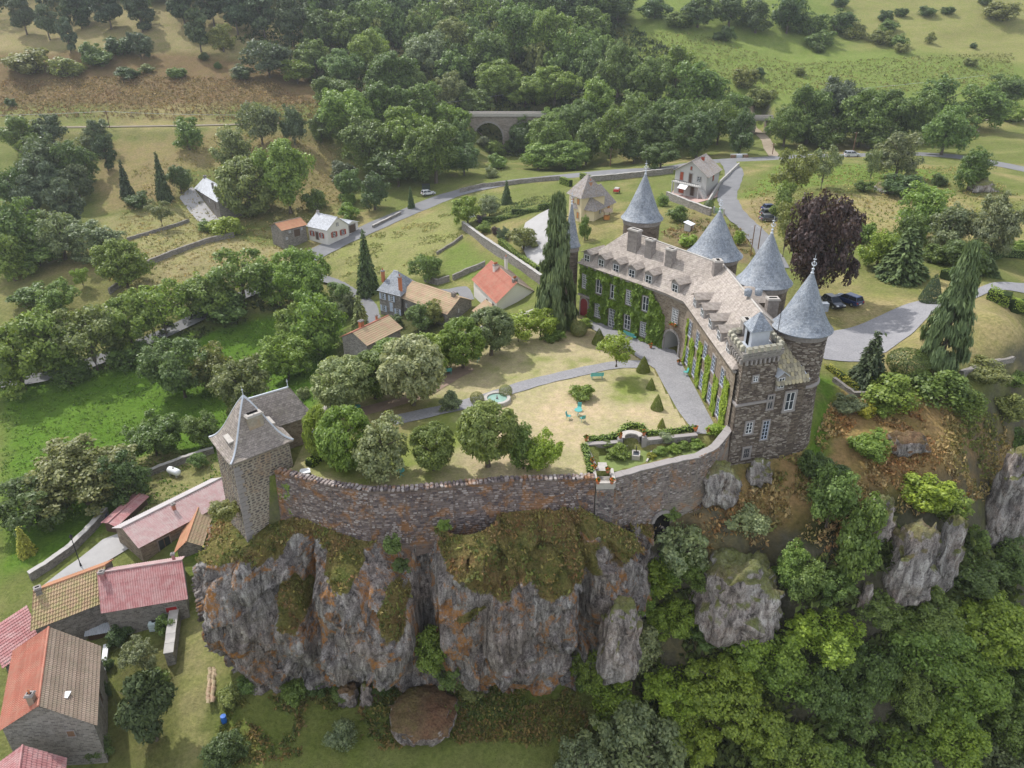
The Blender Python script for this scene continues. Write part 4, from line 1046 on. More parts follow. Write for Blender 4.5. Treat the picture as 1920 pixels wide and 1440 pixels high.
# ------------------------------------------------------------------ the keep at the west end of the rock
ZK = 3.0
def xy(v): return V3((v[0], v[1]))
kF, kR, kL = xy(P(437, 868, ZK)), xy(P(541, 826, ZK)), xy(P(402, 822, ZK))
kB = kR + kL - kF; kC = (kR + kL) / 2
keep = empty('keep_tower', (kC.x, kC.y, -7), 0, 'square stone keep with steep slab pyramid roof at the cliff edge', 'tower')
def grow(poly, g):
    c_ = sum((V3(p) for p in poly), V3((0, 0))) / len(poly); out = []
    for p in poly: d = V3(p) - c_; out.append(tuple(V3(p) + d.normalized() * g))
    return out
kp4 = [tuple(kF), tuple(kR), tuple(kB), tuple(kL)]
MB().prism(grow(kp4, .35), -9, ZK, True, kp4).build('wall', M_MORTAR, keep)
sk = Stones(M_ST_KEEP)
g9 = grow(kp4, .35)
class _: pass
def keep_face(i, j, cl, ch, skip=()):
    # battered face: lean each stone row with the wall
    n0 = len(sk.items); rnd = random.Random(i)
    sk.wall(kp4[i], kp4[j], -8.5, ZK - .25, cl, ch, .11, .04, skip, rnd)
    a0_, b0_ = V3(g9[i]), V3(g9[j]); a1_, b1_ = V3(kp4[i]), V3(kp4[j]); L_ = (b1_ - a1_).length; u_ = (b1_ - a1_) / L_
    for k in range(n0, len(sk.items)):
        (x, y, z), an_, d_ = sk.items[k]; s_ = (V3((x, y)) - a1_).dot(u_) / L_; v = (z + 9) / (ZK + 9)
        q_ = a0_.lerp(a1_, v).lerp(b0_.lerp(b1_, v), s_); sk.items[k] = ((q_.x, q_.y, z), an_, d_)
keep_face(0, 1, .46, .27); keep_face(3, 0, .5, .28)
sk.build(keep)
# quoins at the front corner
qn = MB()
for i in range(22):
    z_ = -8.3 + i * .5; v = (z_ + 9) / (ZK + 9); c_ = V3(g9[0]).lerp(V3(kp4[0]), v); uF = (kR - kF).normalized()
    l_ = .55 if i % 2 else .8; qn.box((c_.x + uF.x * l_ * .42, c_.y + uF.y * l_ * .42, z_), (l_, .14, .44), math.atan2(uF.y, uF.x))
qn.build('quoins', M_SURR, keep)
zpk = ztip(kC.x, kC.y, 746); ke = grow(kp4, .5)
apx = V3((kC.x, kC.y, zpk)); kr = MB()
for i in range(4):
    a_, b_ = V3((*ke[i], ZK - .1)), V3((*ke[(i + 1) % 4], ZK - .1)); sub_slope(kr, a_, b_, apx, apx, 6, 10, 1.15)
kroof = kr.build('pyramid_roof', M_KEEPROOF, keep); wm = kroof.modifiers.new('weld', 'WELD'); wm.merge_threshold = .01; solid(kroof, .22, 1.0)
hp = MB()
for i in range(4):
    a_ = V3((*ke[i], ZK - .1)); pts_ = []
    for j in range(13):
        v = j / 12; q = a_.lerp(apx, v); q.z += .24 - 1.15 * math.sin(math.pi * min(v * 1.15, 1)) * (1 - v) * .9; pts_.append(tuple(q))
    hp.tube(pts_, .11, 5)
hp.build('hip_flashing', M_ZINC, kroof)
MB().lathe([(.12, -.2), (.14, .1), (.05, .2), (.04, .7), (.1, .78), (.03, .86), (.01, 1.2)], (apx.x, apx.y, apx.z + .1), 8).build('finial', M_ZINC, kroof)
uF = (kR - kF).normalized(); aF = math.atan2(uF.y, uF.x); nF = V3((uF.y, -uF.x))
cpos = kF + uF * 3.3 - nF * 1.55
chimney(keep, tuple(cpos), 1.5, 1.0, ZK + .2, ZK + 3.3, aF, M_MORTAR, M_TRIM)
def keep_dormer(c, ang, w_=1.3, h_=1.0, dep=1.6):
    o_ = empty('dormer', c, ang); o_.parent = keep; o_.matrix_parent_inverse = world_m(keep).inverted()
    link('dormer_wall', MB().box((0, dep / 2, h_ / 2), (w_, dep, h_)).mesh('dormer_wall', M_GREYST), o_, False)
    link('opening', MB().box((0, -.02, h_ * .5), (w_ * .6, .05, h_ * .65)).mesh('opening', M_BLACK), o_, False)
    link('dormer_roof', MB().add([(-w_ / 2 - .2, -.25, h_), (w_ / 2 + .2, -.25, h_), (w_ / 2 + .2, dep + .2, h_ + .35), (-w_ / 2 - .2, dep + .2, h_ + .35), (-w_ / 2 - .2, -.25, h_ - .14), (w_ / 2 + .2, -.25, h_ - .14), (w_ / 2 + .2, dep + .2, h_ + .2), (-w_ / 2 - .2, dep + .2, h_ + .2)], [(0, 1, 2, 3), (4, 5, 1, 0), (5, 6, 2, 1), (7, 4, 0, 3)]).mesh('dormer_roof', M_TRIM), o_, False)
uL = (kF - kL).normalized(); nL = V3((uL.y, -uL.x)); q = kL + uL * 3.2 - nL * .55; keep_dormer((q.x, q.y, ZK + .35), math.atan2(uL.y, uL.x))
uR = (kB - kR).normalized(); nR = V3((uR.y, -uR.x)); q = kR + uR * 2.6 - nR * .7; keep_dormer((q.x, q.y, ZK + .35), math.atan2(uR.y, uR.x))
# pavilion behind the keep
p0_ = kR + uR * 3.2 + nR * .3; w1, d1 = 3.3, 3.6
pv = [tuple(p0_), tuple(p0_ + nR * w1), tuple(p0_ + nR * w1 + uR * d1), tuple(p0_ + uR * d1 - nR * 3.2), tuple(p0_ - nR * 3.2)]
MB().prism(pv, -6, ZK + .2).build('pavilion_wall', M_WARMST, keep)
pr = MB(); ra = p0_ + nR * (w1 - 1.2) + uR * d1 / 2; rb = p0_ - nR * 3.0 + uR * d1 / 2; zz = ZK + 2.9
c1_ = p0_ + nR * (w1 + .3) - uR * .3; c2_ = p0_ + nR * (w1 + .3) + uR * (d1 + .3); c0_ = p0_ - nR * 3.2 - uR * .3; c3_ = p0_ - nR * 3.2 + uR * (d1 + .3); z1 = ZK + .1
sub_slope(pr, p3(c0_, z1), p3(c1_, z1), p3(ra, zz), p3(rb, zz), 5, 6, .4); sub_slope(pr, p3(c1_, z1), p3(c2_, z1), p3(ra, zz), p3(ra, zz), 3, 6, .4); sub_slope(pr, p3(c2_, z1), p3(c3_, z1), p3(rb, zz), p3(ra, zz), 5, 6, .4)
pro = pr.build('pavilion_roof', M_KEEPROOF, keep); solid(pro, .2, 1.0)
MB().tube([p3(rb, zz + .2), p3(ra, zz + .2)], .1, 5).build('ridge_flashing', M_ZINC, pro)
MB().lathe([(.1, 0), (.05, .2), (.04, .6), (.09, .66), (.01, .95)], (ra.x, ra.y, zz + .2), 8).build('finial', M_ZINC, pro)
# covered passage beside the keep
ps = MB(); q = p0_ + nR * (w1 + 1.6); ps.box((q.x, q.y, 1.0), (3.2, 1.3, .16), aF); ps.build('passage_roof', M_PALESLATE, keep)
pw = MB(); pw.box((q.x, q.y + .4, .4), (3.0, .3, 1.1), aF); pw.build('passage_wall', M_GREYST, keep)

# ------------------------------------------------------------------ curtain wall
def swept_wall(name, pts, thick, zt, zb, mat, batter=0.0, rough=.0, seed=1, parent=None, cope=None, cope_h=.1):
    """pts plan outer edge, left to right seen from the valley (outside on the right hand going p0->p1). zt, zb lists or numbers"""
    P_ = [V3((p[0], p[1])) for p in pts]; n = len(P_); rnd = random.Random(seed)
    fine = []; 
    for i in range(n - 1):
        k = max(1, int((P_[i + 1] - P_[i]).length / .6))
        for j in range(k): fine.append((i + j / k))
    fine.append(n - 1.0)
    def ip(a, t_): i = min(int(t_), n - 2); return a[i] + (a[i + 1] - a[i]) * (t_ - i)
    ztl = zt if isinstance(zt, (list, tuple)) else [zt] * n; zbl = zb if isinstance(zb, (list, tuple)) else [zb] * n
    V = []; T = []
    m = len(fine); pc = [ip(P_, t_) for t_ in fine]
    for k, t_ in enumerate(fine):
        d = (pc[min(k + 1, m - 1)] - pc[max(k - 1, 0)]).normalized(); nn = V3((d.y, -d.x)); p = pc[k]
        z1 = ip(ztl, t_) + rnd.uniform(-rough, rough); z0 = ip(zbl, t_)
        V += [(*(p + nn * batter), z0), (*p, z1), (*(p - nn * thick), z1 - rnd.uniform(0, rough)), (*(p - nn * thick), z0)]
        T.append((p, nn, z1))
    b = MB(); F = []
    for k in range(m - 1):
        o = 4 * k
        for a_, c_ in ((0, 1), (1, 2), (2, 3)): F.append((o + a_, o + 4 + a_, o + 4 + c_, o + c_))
    F += [(0, 1, 2, 3), tuple(4 * (m - 1) + i for i in (3, 2, 1, 0))]
    b.add(V, F); ob = b.build(name, mat, parent)
    # length-wise uv so that the courses run along the bends
    L_ = [0.0]
    for k in range(1, m): L_.append(L_[-1] + (pc[k] - pc[k - 1]).length)
    uvl = ob.data.uv_layers[0].data
    for p in ob.data.polygons:
        if p.index < 3 * (m - 1):
            side = p.index % 3
            for li in p.loop_indices:
                vi = ob.data.loops[li].vertex_index; k = vi // 4; c_ = vi % 4
                uvl[li].uv = (L_[k], (V[vi][2] if side != 1 else (0 if c_ == 1 else thick)))
    if cope:
        cb_ = MB(); l0 = 0
        for k in range(m - 1):
            (p, nn, z1), (p2, n2, z2) = T[k], T[k + 1]; e = .08
            a_ = [(*(p + nn * e), z1), (*(p2 + n2 * e), z2), (*(p2 - n2 * (thick + e)), z2), (*(p - nn * (thick + e)), z1)]
            dz = cope_h + rnd.uniform(-.02, .02)
            a_ = [tuple(V3(q_) + V3((0, 0, .003))) for q_ in a_]
            cb_.add(a_ + [(q_[0], q_[1], q_[2] + dz) for q_ in a_], [(4, 5, 6, 7), (0, 1, 5, 4), (2, 3, 7, 6), (1, 2, 6, 5), (3, 0, 4, 7)])
        cb_.build('coping', cope, ob)
    return ob, T
W_L = [xy(P(a, b, .8)) for a, b in ((515, 884), (560, 896), (620, 910), (690, 921), (760, 920), (850, 911), (950, 902), (1050, 899), (1117, 897))]
cw, _t = swept_wall('curtain_wall', W_L, .85, .75, [-5, -5.2, -6.5, -7, -7, -6, -6, -7, -8], M_CURTAIN, .35, .1, 2)
tag(cw, 'long lichened rubble curtain wall on the cliff rim, beside the keep', 'wall')
sc = Stones(M_ST_CURT)
for i in range(len(W_L) - 1): sc.wall(tuple(W_L[i]), tuple(W_L[i + 1]), -5.2, .55, .5, .22, .05, .06)
# follow the batter
def lean(items, wl, zt, zb, batter, n0=0):
    for k in range(n0, len(items)):
        (x, y, z), an_, d_ = items[k]; v = (zt - z) / (zt - zb); nn = V3((math.sin(an_), -math.cos(an_))); items[k] = ((x + nn.x * batter * v, y + nn.y * batter * v, z), an_, d_)
lean(sc.items, W_L, .75, -6.5, .35)
# loose cap stones on top
rnd = random.Random(12)
for i in range(len(W_L) - 1):
    a_, b_ = W_L[i], W_L[i + 1]; L_ = (b_ - a_).length; s_ = 0.0; d_ = (b_ - a_) / L_; nn = V3((d_.y, -d_.x))
    while s_ < L_:
        l_ = rnd.uniform(.25, .5)
        for o_ in (.15, .42, .7):
            c_ = a_ + d_ * (s_ + l_ / 2) - nn * (o_ + rnd.uniform(-.05, .05)); sc.items.append(((c_.x, c_.y, .82 + rnd.uniform(0, .1)), math.atan2(d_.y, d_.x) + rnd.uniform(-.4, .4), (l_ * .9, .3, rnd.uniform(.14, .28))))
        s_ += l_
sc.build(cw)
W_R = [xy(P(a, b, .1)) for a, b in ((1150, 897), (1200, 884), (1260, 869), (1310, 860), (1345, 845), (1376, 815))]
cw2, _t = swept_wall('garden_wall', W_R, .7, [.1, .1, .12, .18, .4, 1.2], [-8.5, -8.5, -7.5, -6, -5, -4], M_PARW, .3, .06, 3, None, M_SURR, .1)
tag(cw2, 'pale pointed rubble wall with flat coping below the parterre garden', 'wall')
s2 = Stones(M_ST_CURT)
for i in range(len(W_R) - 1): s2.wall(tuple(W_R[i]), tuple(W_R[i + 1]), -8.3 if i < 2 else -6.5, 0 if i < 3 else .5, .48, .22, .075, .05, [(3.3, 6, -9, -4.9)] if i == 1 else [(.0, 1.0, -9, -4.9)] if i == 2 else ())
lean(s2.items, W_R, .1, -8.0, .3)
s2.build(cw2)
# vaulted drain opening at its foot
ag = at(W_R[1], W_R[2], 3.0, -6.6, .42); an_ = math.atan2(W_R[2].y - W_R[1].y, W_R[2].x - W_R[1].x)
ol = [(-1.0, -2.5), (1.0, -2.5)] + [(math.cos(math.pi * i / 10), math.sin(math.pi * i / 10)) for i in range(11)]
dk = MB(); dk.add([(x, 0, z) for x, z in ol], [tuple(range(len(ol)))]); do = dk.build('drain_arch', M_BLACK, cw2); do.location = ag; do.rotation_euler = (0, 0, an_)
rg = MB()
for i in range(9):
    a_, b_ = math.pi * i / 9, math.pi * (i + .9) / 9
    rg.add([(r_ * math.cos(t_), y_, r_ * math.sin(t_)) for y_ in (.1, -.14) for r_, t_ in ((.98, a_), (1.3, a_), (1.3, b_), (.98, b_))], [(7, 6, 5, 4), (1, 2, 6, 5), (3, 0, 4, 7), (0, 1, 5, 4), (2, 3, 7, 6)])
ro = rg.build('arch_stones', M_SURR, cw2); ro.location = ag; ro.rotation_euler = (0, 0, an_)
# balcony pier between the two walls
bp0, bp1 = xy(P(1117, 905, .0)), xy(P(1151, 905, .0)); ub = (bp1 - bp0).normalized(); nb = V3((ub.y, -ub.x))
pier = empty('balcony_pier', (*((bp0 + bp1) / 2), -9), 0, 'square stone balcony pier with flower pots jutting from the wall', 'balcony')
q = (bp0 + bp1) / 2
MB().prism([tuple(bp0 + nb * .75), tuple(bp1 + nb * .75), tuple(bp1 - nb * 1.6), tuple(bp0 - nb * 1.6)], -9, -.35, True, [tuple(bp0 + nb * .5), tuple(bp1 + nb * .5), tuple(bp1 - nb * 1.6), tuple(bp0 - nb * 1.6)]).build('pier_wall', M_GREYST, pier)
rl = MB()
for a_, b_ in ((bp0 + nb * .42, bp1 + nb * .42), (bp0 + nb * .3, bp0 - nb * 2.6), (bp1 + nb * .3, bp1 - nb * 2.0)):
    m_ = (a_ + b_) / 2; d_ = b_ - a_; rl.box((m_.x, m_.y, .0), (d_.length, .3, .7), math.atan2(d_.y, d_.x))
rl.build('parapet', M_TRIM, pier)
bs = Stones(M_ST_CURT); bs.wall(tuple(bp0 + nb * .62), tuple(bp1 + nb * .62), -7.5, -.5, .5, .22, .05, .05); bs.build(pier, 80)

# ------------------------------------------------------------------ wall along the west side of the garden terrace
W_W = [V3(p) for p in ((-22.3, 71.0), (-19.6, 77.5), (-14.6, 85.4), (-7.7, 93.8), (0, 100.6), (7.2, 106.2))]
ww, _t = swept_wall('terrace_wall', list(reversed(W_W)), .7, .7, -10, M_GREYST, .3, .05, 4, None, M_TRIM, .1)
# outside lies to the west
tag(ww, 'grey rubble terrace wall behind the lime trees', 'wall')
# ------------------------------------------------------------------ the basalt cliff under the castle
def rockmat(name, attr=False, veg=1.0, orange=1.0, vegcols=((.20, .13, .06), (.22, .19, .07), (.11, .13, .035)), pale=1.0):
    t = NT(name); p = t.pos(); nrm = t.nrm(); nz = t.sep(nrm)[2]
    st = t.mapping(p, (1.6, 1.6, .32)); n1 = t.noise(st, .9, 8, .7, .6); n2 = t.noise(p, 2.6, 7, .75); n3 = t.noise(p, .16, 4, .55); vv = t.noise(t.mapping(p, (1, 1, .4), (9, 2, 4)), 1.6, 6, .7, 1.2)
    base = t.ramp(n1, (.30, (.052 * pale, .046 * pale, .044 * pale)), (.43, (.16 * pale, .146 * pale, .138 * pale)), (.54, (.285 * pale, .265 * pale, .25 * pale)), (.68, (.50 * pale, .485 * pale, .46 * pale)))
    base = t.mix(t.ramp(n2, (.35, 0.), (.7, .75)), base, t.mix(1.0, base, (1.5, 1.48, 1.45), 'MULTIPLY'))
    sp = t.noise(p, 6.5, 4, .8); base = t.mix(t.ramp(sp, (.36, .8), (.5, 0.)), base, t.mix(1.0, base, (.38, .37, .37), 'MULTIPLY')); base = t.mix(t.ramp(sp, (.56, 0.), (.68, .6)), base, (.50, .49, .47))
    base = t.mix(t.ramp(n3, (.42, 0.), (.62, .6)), base, t.mix(1.0, base, (.97, .84, .79), 'MULTIPLY'))
    base = t.mix(t.ramp(vv, (.34, .85), (.46, 0.)), base, (.035, .031, .031))
    # orange lichen in patches on overhung, steep faces
    oz = t.noise(t.mapping(p, (1, 1, .8), (3, 5, 7)), .28, 6, .72, .8)
    om = t.math('MULTIPLY', t.math('MULTIPLY', t.ramp(oz, (.525, 0.), (.57, 1.)), t.ramp(n2, (.38, .1), (.55, 1.))), .85 * orange)
    base = t.mix(om, base, t.mix(n2, (.25, .09, .02), (.50, .235, .05)))
    # plants where it is flat enough to hold soil
    vn = t.noise(p, .5, 6, .65); vsel = t.math('ADD', nz, t.math('MULTIPLY', t.math('SUBTRACT', vn, .5), .9))
    vm = t.math('MULTIPLY', t.ramp(vsel, (.36, 0.), (.5, 1.)), veg)
    if attr: vm = t.ramp(t.math('ADD', t.sep(t.n('VertexColor', _layer_name='Col').outputs['Color'])[0], t.math('MULTIPLY', t.math('SUBTRACT', n2, .5), .8)), (.4, 0.), (.6, 1.))
    vc = t.ramp(t.math('ADD', t.math('MULTIPLY', t.noise(p, .22, 4, .6), .8), t.math('MULTIPLY', n2, .25)), (.38, vegcols[0]), (.52, vegcols[1]), (.66, vegcols[2]))
    vc = t.mix(t.ramp(t.noise(p, 4.5, 4, .75), (.35, .0), (.65, .8)), t.mix(1.0, vc, (.5, .5, .48), 'MULTIPLY'), t.mix(1.0, vc, (1.35, 1.3, 1.2), 'MULTIPLY'))
    base = t.mix(vm, base, vc)
    t.bump(t.math('ADD', t.math('ADD', t.math('MULTIPLY', n1, 1.2), t.math('MULTIPLY', n2, .7)), t.math('MULTIPLY', vv, .9)), .9, .35)
    MAT[name] = t.done(base, .95, .1); return t.m
M_CLIFF = rockmat('basalt_cliff', True)
M_ROCK = rockmat('basalt_outcrop', False, .8, .12, ((.22, .17, .08), (.20, .22, .05), (.16, .20, .04)), 1.3)
M_MOUND = rockmat('overgrown_mound', False, 1.0, .2, ((.20, .11, .07), (.22, .15, .09), (.20, .17, .07)))
CPATH = [(-29, 74), (-30.4, 69), (-31.4, 64), (-30.4, 60.0), (-27.2, 57.0), (-22.5, 57.7), (-15, 57.1), (-8, 56.4), (0, 57.1), (7, 58.2), (11.5, 59.4), (14.0, 61.6), (15, 64), (15.2, 67)]
CTOP = [-8, -6.5, -6, -6, -5.5, -3.9, -3.7, -3.4, -2.6, -2.3, -5.2, -6.5, -5, -4]
_cl = resample(CPATH, .17); _cn = len(_cl)
ctx = np.array([p[0] for p in _cl]); cty = np.array([p[1] for p in _cl])
tx = np.gradient(ctx); ty = np.gradient(cty); tl = np.hypot(tx, ty); cnx, cny = ty / tl, -tx / tl
for _ in range(30): cnx = np.convolve(np.pad(cnx, 8, 'edge'), np.ones(17) / 17, 'valid'); cny = np.convolve(np.pad(cny, 8, 'edge'), np.ones(17) / 17, 'valid')
_l = np.hypot(cnx, cny); cnx /= _l; cny /= _l
cs = np.concatenate([[0], np.cumsum(np.hypot(np.diff(ctx), np.diff(cty)))])
knots = [cs[int(np.argmin(np.hypot(ctx - p[0], cty - p[1])))] for p in CPATH]
ctop = np.interp(cs, knots, CTOP)
NV = 150
vv_ = np.linspace(0, 1, NV)
SS, VV = np.meshgrid(cs, vv_); XX = np.tile(ctx, (NV, 1)); YY = np.tile(cty, (NV, 1)); NX_ = np.tile(cnx, (NV, 1)); NY_ = np.tile(cny, (NV, 1)); TT = np.tile(ctop, (NV, 1))
zb = -28.5
ZZ = TT + (zb - TT) * VV
OFF = np.interp(VV, [0, .05, .16, .3, .6, .85, 1.0], [-1.6, -.5, .7, 1.1, 1.0, .4, .2])
ledge = sstep(-21, -25, XX)
OFF = OFF - ledge * np.interp(VV, [0, .05, .08], [6.0, .6, 0])
# seen at (px,py): lumps and clefts of the face
LUMPS = [(440,1090,62,130,1.9),(488,1050,34,90,1.1),(548,1165,52,85,2.1),(600,1225,70,70,1.1),(690,1140,98,125,3.4),(655,1062,44,50,1.2),(735,1180,60,80,1.2),(890,1120,85,160,2.6),(990,1150,85,150,2.7),(1045,1080,48,110,1.7),(1145,1050,62,150,1.8),(870,990,70,55,1.0),(960,1235,120,40,.9),(1230,1010,60,70,1.3),(430,1210,70,60,.9),
         (592,1120,15,120,-1.8),(806,1120,24,170,-3.0),(1080,1160,16,130,-2.2),(517,1100,12,100,-1.5),(1200,1060,18,90,-1.4),(940,1080,9,140,-.8),(640,1240,40,16,-.8)]
for a, b, rx, ry, dp in LUMPS:
    bb = (720 - b) / FPX; t_ = 57.0 / (CP + bb * SP); x0 = (a - 960) / FPX * t_; z0 = CAM_H + (-SP + bb * CP) * t_; sx = rx / FPX * t_; sz = ry / FPX * t_ / .80
    d = ((XX - x0) / sx) ** 2 + ((ZZ - z0) / sz) ** 2
    OFF = OFF + dp * (1.0 if dp > 0 else .85) * np.sqrt(np.clip(1 - d, 0, 1)) ** (1.0 if dp > 0 else 1.4) * (YY < 70)
q = np.stack([(XX + NX_ * OFF).ravel(), (YY + NY_ * OFF).ravel(), ZZ.ravel()], 1)
fade = sstep(0, .07, VV.ravel())
veg0 = np.clip(sstep(.10, .03, VV + fbm(q / 5 + 70, 3).reshape(VV.shape) * .12), 0, 1)
for a, b, rx, ry, k_ in ((965, 1000, 150, 62, 1), (1040, 1040, 70, 40, .9), (650, 1020, 46, 34, .9), (556, 1110, 28, 50, .8), (420, 978, 60, 34, 1), (1160, 1000, 50, 60, .8), (752, 1100, 24, 50, .8), (508, 1010, 26, 40, .8), (885, 1090, 26, 10, .7), (600, 1000, 60, 20, .6)):
    bb = (720 - b) / FPX; t_ = 57.0 / (CP + bb * SP); x0 = (a - 960) / FPX * t_; z0 = CAM_H + (-SP + bb * CP) * t_; d = ((XX - x0) / (rx / FPX * t_)) ** 2 + ((ZZ - z0) / (ry / FPX * t_ / .8)) ** 2
    veg0 = np.maximum(veg0, k_ * sstep(1.3, .5, d + fbm(q / 2.5 + 80, 3).reshape(VV.shape) * .9))
veg0 = veg0.ravel()
q1 = q.copy(); q1[:, 2] *= .35
dn = fbm(q / 7.0, 4, .5) * 1.0 + fbm(q1 / 1.9 + 4, 3, .5, True) * .22
wq = q + np.stack([fbm(q / 3 + k, 2) for k in (11, 22, 33)], 1) * .8
for sc_, am, tk in ((2.6, .7, .75), (1.1, .32, .5), (.5, .13, .25)):
    f1, f2, cr, tl = voro(np.stack([wq[:, 0] / sc_, wq[:, 1] / sc_, wq[:, 2] / sc_ / 1.9], 1) + sc_ * 7); dn = dn + (cr - .5) * am + tl * tk * sc_ * .6
dn *= fade
q[:, 0] += NX_.ravel() * dn; q[:, 1] += NY_.ravel() * dn; q[:, 2] += fbm(q / 3.0 + 31, 3) * .5 * fade
cidx = np.arange(NV * _cn).reshape(NV, _cn)
cf = np.stack([cidx[:-1, :-1], cidx[1:, :-1], cidx[1:, 1:], cidx[:-1, 1:]], -1).reshape(-1, 4)
CLIFF_V, CLIFF_F = q, cf
tag(link('cliff', np_mesh('cliff', q, cf, M_CLIFF, False, np.stack([veg0] * 3, 1))), 'dark basalt cliff face with orange lichen below the curtain wall', kind='structure')

_ico = {}
def ico(n):
    if n not in _ico:
        bm_ = bmesh.new(); bmesh.ops.create_icosphere(bm_, subdivisions=n, radius=1.0); bm_.verts.ensure_lookup_table()
        _ico[n] = (np.array([v.co[:] for v in bm_.verts]), np.array([[v.index for v in f.verts] for f in bm_.faces])); bm_.free()
    return _ico[n]
def rock(px, py, top, wpx, label, mat=None, dep=.8, seed=0, sub=5, boxy=.7, lean=0.0, amp=1.0, point=.25, cat='rock', name='rock_outcrop', yd=None):
    g = G(px, py)
    if yd: b_ = (720 - py) / FPX; g = PD(px, py, yd / (CP + b_ * SP))
    s_ = PX(g)[2] / FPX; w_ = wpx * s_ / 2; zt = ztip2(g, top); h = (zt - g.z)
    v, f = ico(sub); v = v.copy()
    v = np.sign(v) * np.abs(v) ** boxy; v /= ((np.abs(v) ** 4).sum(1)[:, None] ** .25 if boxy < .97 else 1)
    taper = 1 - point * (v[:, 2] * .5 + .5)
    v = v * np.array([w_, w_ * dep, h / 2 * 1.12]); v[:, 0] *= taper; v[:, 1] *= taper; v[:, 0] += lean * v[:, 2]
    n = v / np.linalg.norm(v, axis=1)[:, None]; o = v + seed * 13.7; st = o.copy(); st[:, 2] *= .35
    sc_ = max(.5, min(w_, 3.0) / 2.2); d = fbm(o / (2.8 * sc_), 3) * .55 * sc_
    for s2, am, tk in ((1.5, .5, .8), (.7, .22, .5), (.33, .09, .25)):
        f1, f2, cr, tl = voro(np.stack([o[:, 0] / s2, o[:, 1] / s2, o[:, 2] / s2 / 1.7], 1) / sc_ + s2 * 5); d = d + ((cr - .5) * am + tl * tk * s2 * .6) * sc_
    v = v + n * d[:, None] * amp; v += np.array([g.x, g.y, g.z + h / 2 - h * .08])
    o_ = link(name, np_mesh(name, v, f, mat or M_ROCK)); return tag(o_, label, cat)
def ztip2(g, py):
    lo, hi = g.z, g.z + 60
    for _ in range(40):
        m_ = (lo + hi) / 2
        if PX((g.x, g.y, m_))[1] > py: lo = m_
        else: hi = m_
    return lo
rock(1158, 1245, 1126, 78, 'upright grey rock stack beside the cliff foot, half hidden by bright trees', seed=1, point=.35, yd=55.2)
rock(1375, 1158, 1046, 158, 'big pale grey lichened boulder amid the treetops below the castle', seed=2, point=.3, dep=.8)
rock(1690, 1105, 985, 95, 'grey basalt pinnacle with grassy ledge on the east slope', seed=3, point=.4)
rock(1757, 1090, 970, 52, 'narrow dark rock pillar right beside the grassy-ledged pinnacle', seed=4, point=.4)
rock(1866, 1000, 838, 70, 'tall columnar basalt face at the edge of the east slope', seed=5, point=.3, boxy=.6)
rock(1922, 1000, 890, 50, 'dark columnar rock cut by the right picture edge', seed=6, boxy=.6)
rock(1640, 1000, 932, 60, 'low grey rock above the pinnacle, between green trees', seed=7, point=.4)
rock(795, 1352, 1318, 128, 'rounded brown overgrown rock mound at the foot of the cliff', M_MOUND, seed=8, boxy=1.0, point=.0, dep=1.0, amp=.5)
rock(688, 1318, 1280, 26, 'thin lichen-flecked rock spike left of the brown mound', seed=9, sub=4, point=.5)
rock(655, 1312, 1288, 36, 'small reddish rock next to the thin spike', M_MOUND, seed=10, sub=4, boxy=.9)
rock(1350, 935, 872, 80, 'low dark crag under the square tower wall', seed=11, sub=4, dep=.6, point=.5)
rock(1420, 900, 862, 50, 'small crag at the foot of the square tower', seed=12, sub=4, dep=.6, point=.5)
rock(1705, 842, 818, 90, 'broad rubbly rock patch among brown bracken on the east slope', M_MOUND, seed=13, sub=4, dep=.6, boxy=.9, point=.5)
rock(1618, 1135, 1092, 26, 'small pale rock tip in the trees left of the pinnacle', seed=14, sub=4, point=.5)
rock(1660, 360, 345, 40, 'flat dark stone heap on the dry field near the beech', seed=15, sub=3, boxy=.9)
rock(1838, 357, 338, 46, 'dark stone heap beside the bushy tree near the road bend', seed=16, sub=3, boxy=.9)
# ------------------------------------------------------------------ courtyard: lawn, gravel, parterre
def grid_sheet(name, poly, step, zz, colf, mat, holes=(), label=None):
    xs_ = np.arange(min(p[0] for p in poly) - step, max(p[0] for p in poly) + step, step); ys_ = np.arange(min(p[1] for p in poly) - step, max(p[1] for p in poly) + step, step)
    X, Y = np.meshgrid(xs_, ys_); x = X.ravel(); y = Y.ravel(); ok = inside(poly, x, y)
    for h in holes: ok &= ~inside(h, x, y)
    id_ = np.arange(len(x)).reshape(X.shape); F = np.stack([id_[:-1, :-1], id_[:-1, 1:], id_[1:, 1:], id_[1:, :-1]], -1).reshape(-1, 4)
    F = F[ok[F].all(1)]; used = np.unique(F); mp = -np.ones(len(x), int); mp[used] = np.arange(len(used))
    v = np.stack([x, y, zz + fbm(xyz(x, y) / 3.0, 2) * .04], 1)[used]
    return tag(link(name, np_mesh(name, v, mp[F], mat, True, colf(x[used], y[used]))), label, kind='structure')
inner = [tuple(p + V3((0, .55))) for p in W_L]
COURT = inner + [tuple(xy(P(a, b, 0))) for a, b in ((1112, 880), (1098, 828), (1150, 826), (1185, 800), (1220, 824), (1305, 812), (1345, 812))] + [tuple(B0 + V3((-.2, -16))), tuple(B0 + V3((-.3, 0))), tuple(K0 + nA * .3), tuple(A0 + nA * .3), (7.4, 105), (0, 99.8), (-7.4, 93.2), (-14.2, 85), (-19.2, 77.4), (-22, 70.5), (-22, 63)]
pGrav = [tuple(xy(P(a, b, 0))) for a, b in ((1092, 597), (1130, 606), (1185, 628), (1240, 650), (1266, 658), (1282, 690), (1300, 722), (1330, 780), (1348, 814), (1304, 814), (1272, 772), (1247, 728), (1228, 692), (1192, 668), (1150, 642), (1112, 618))]
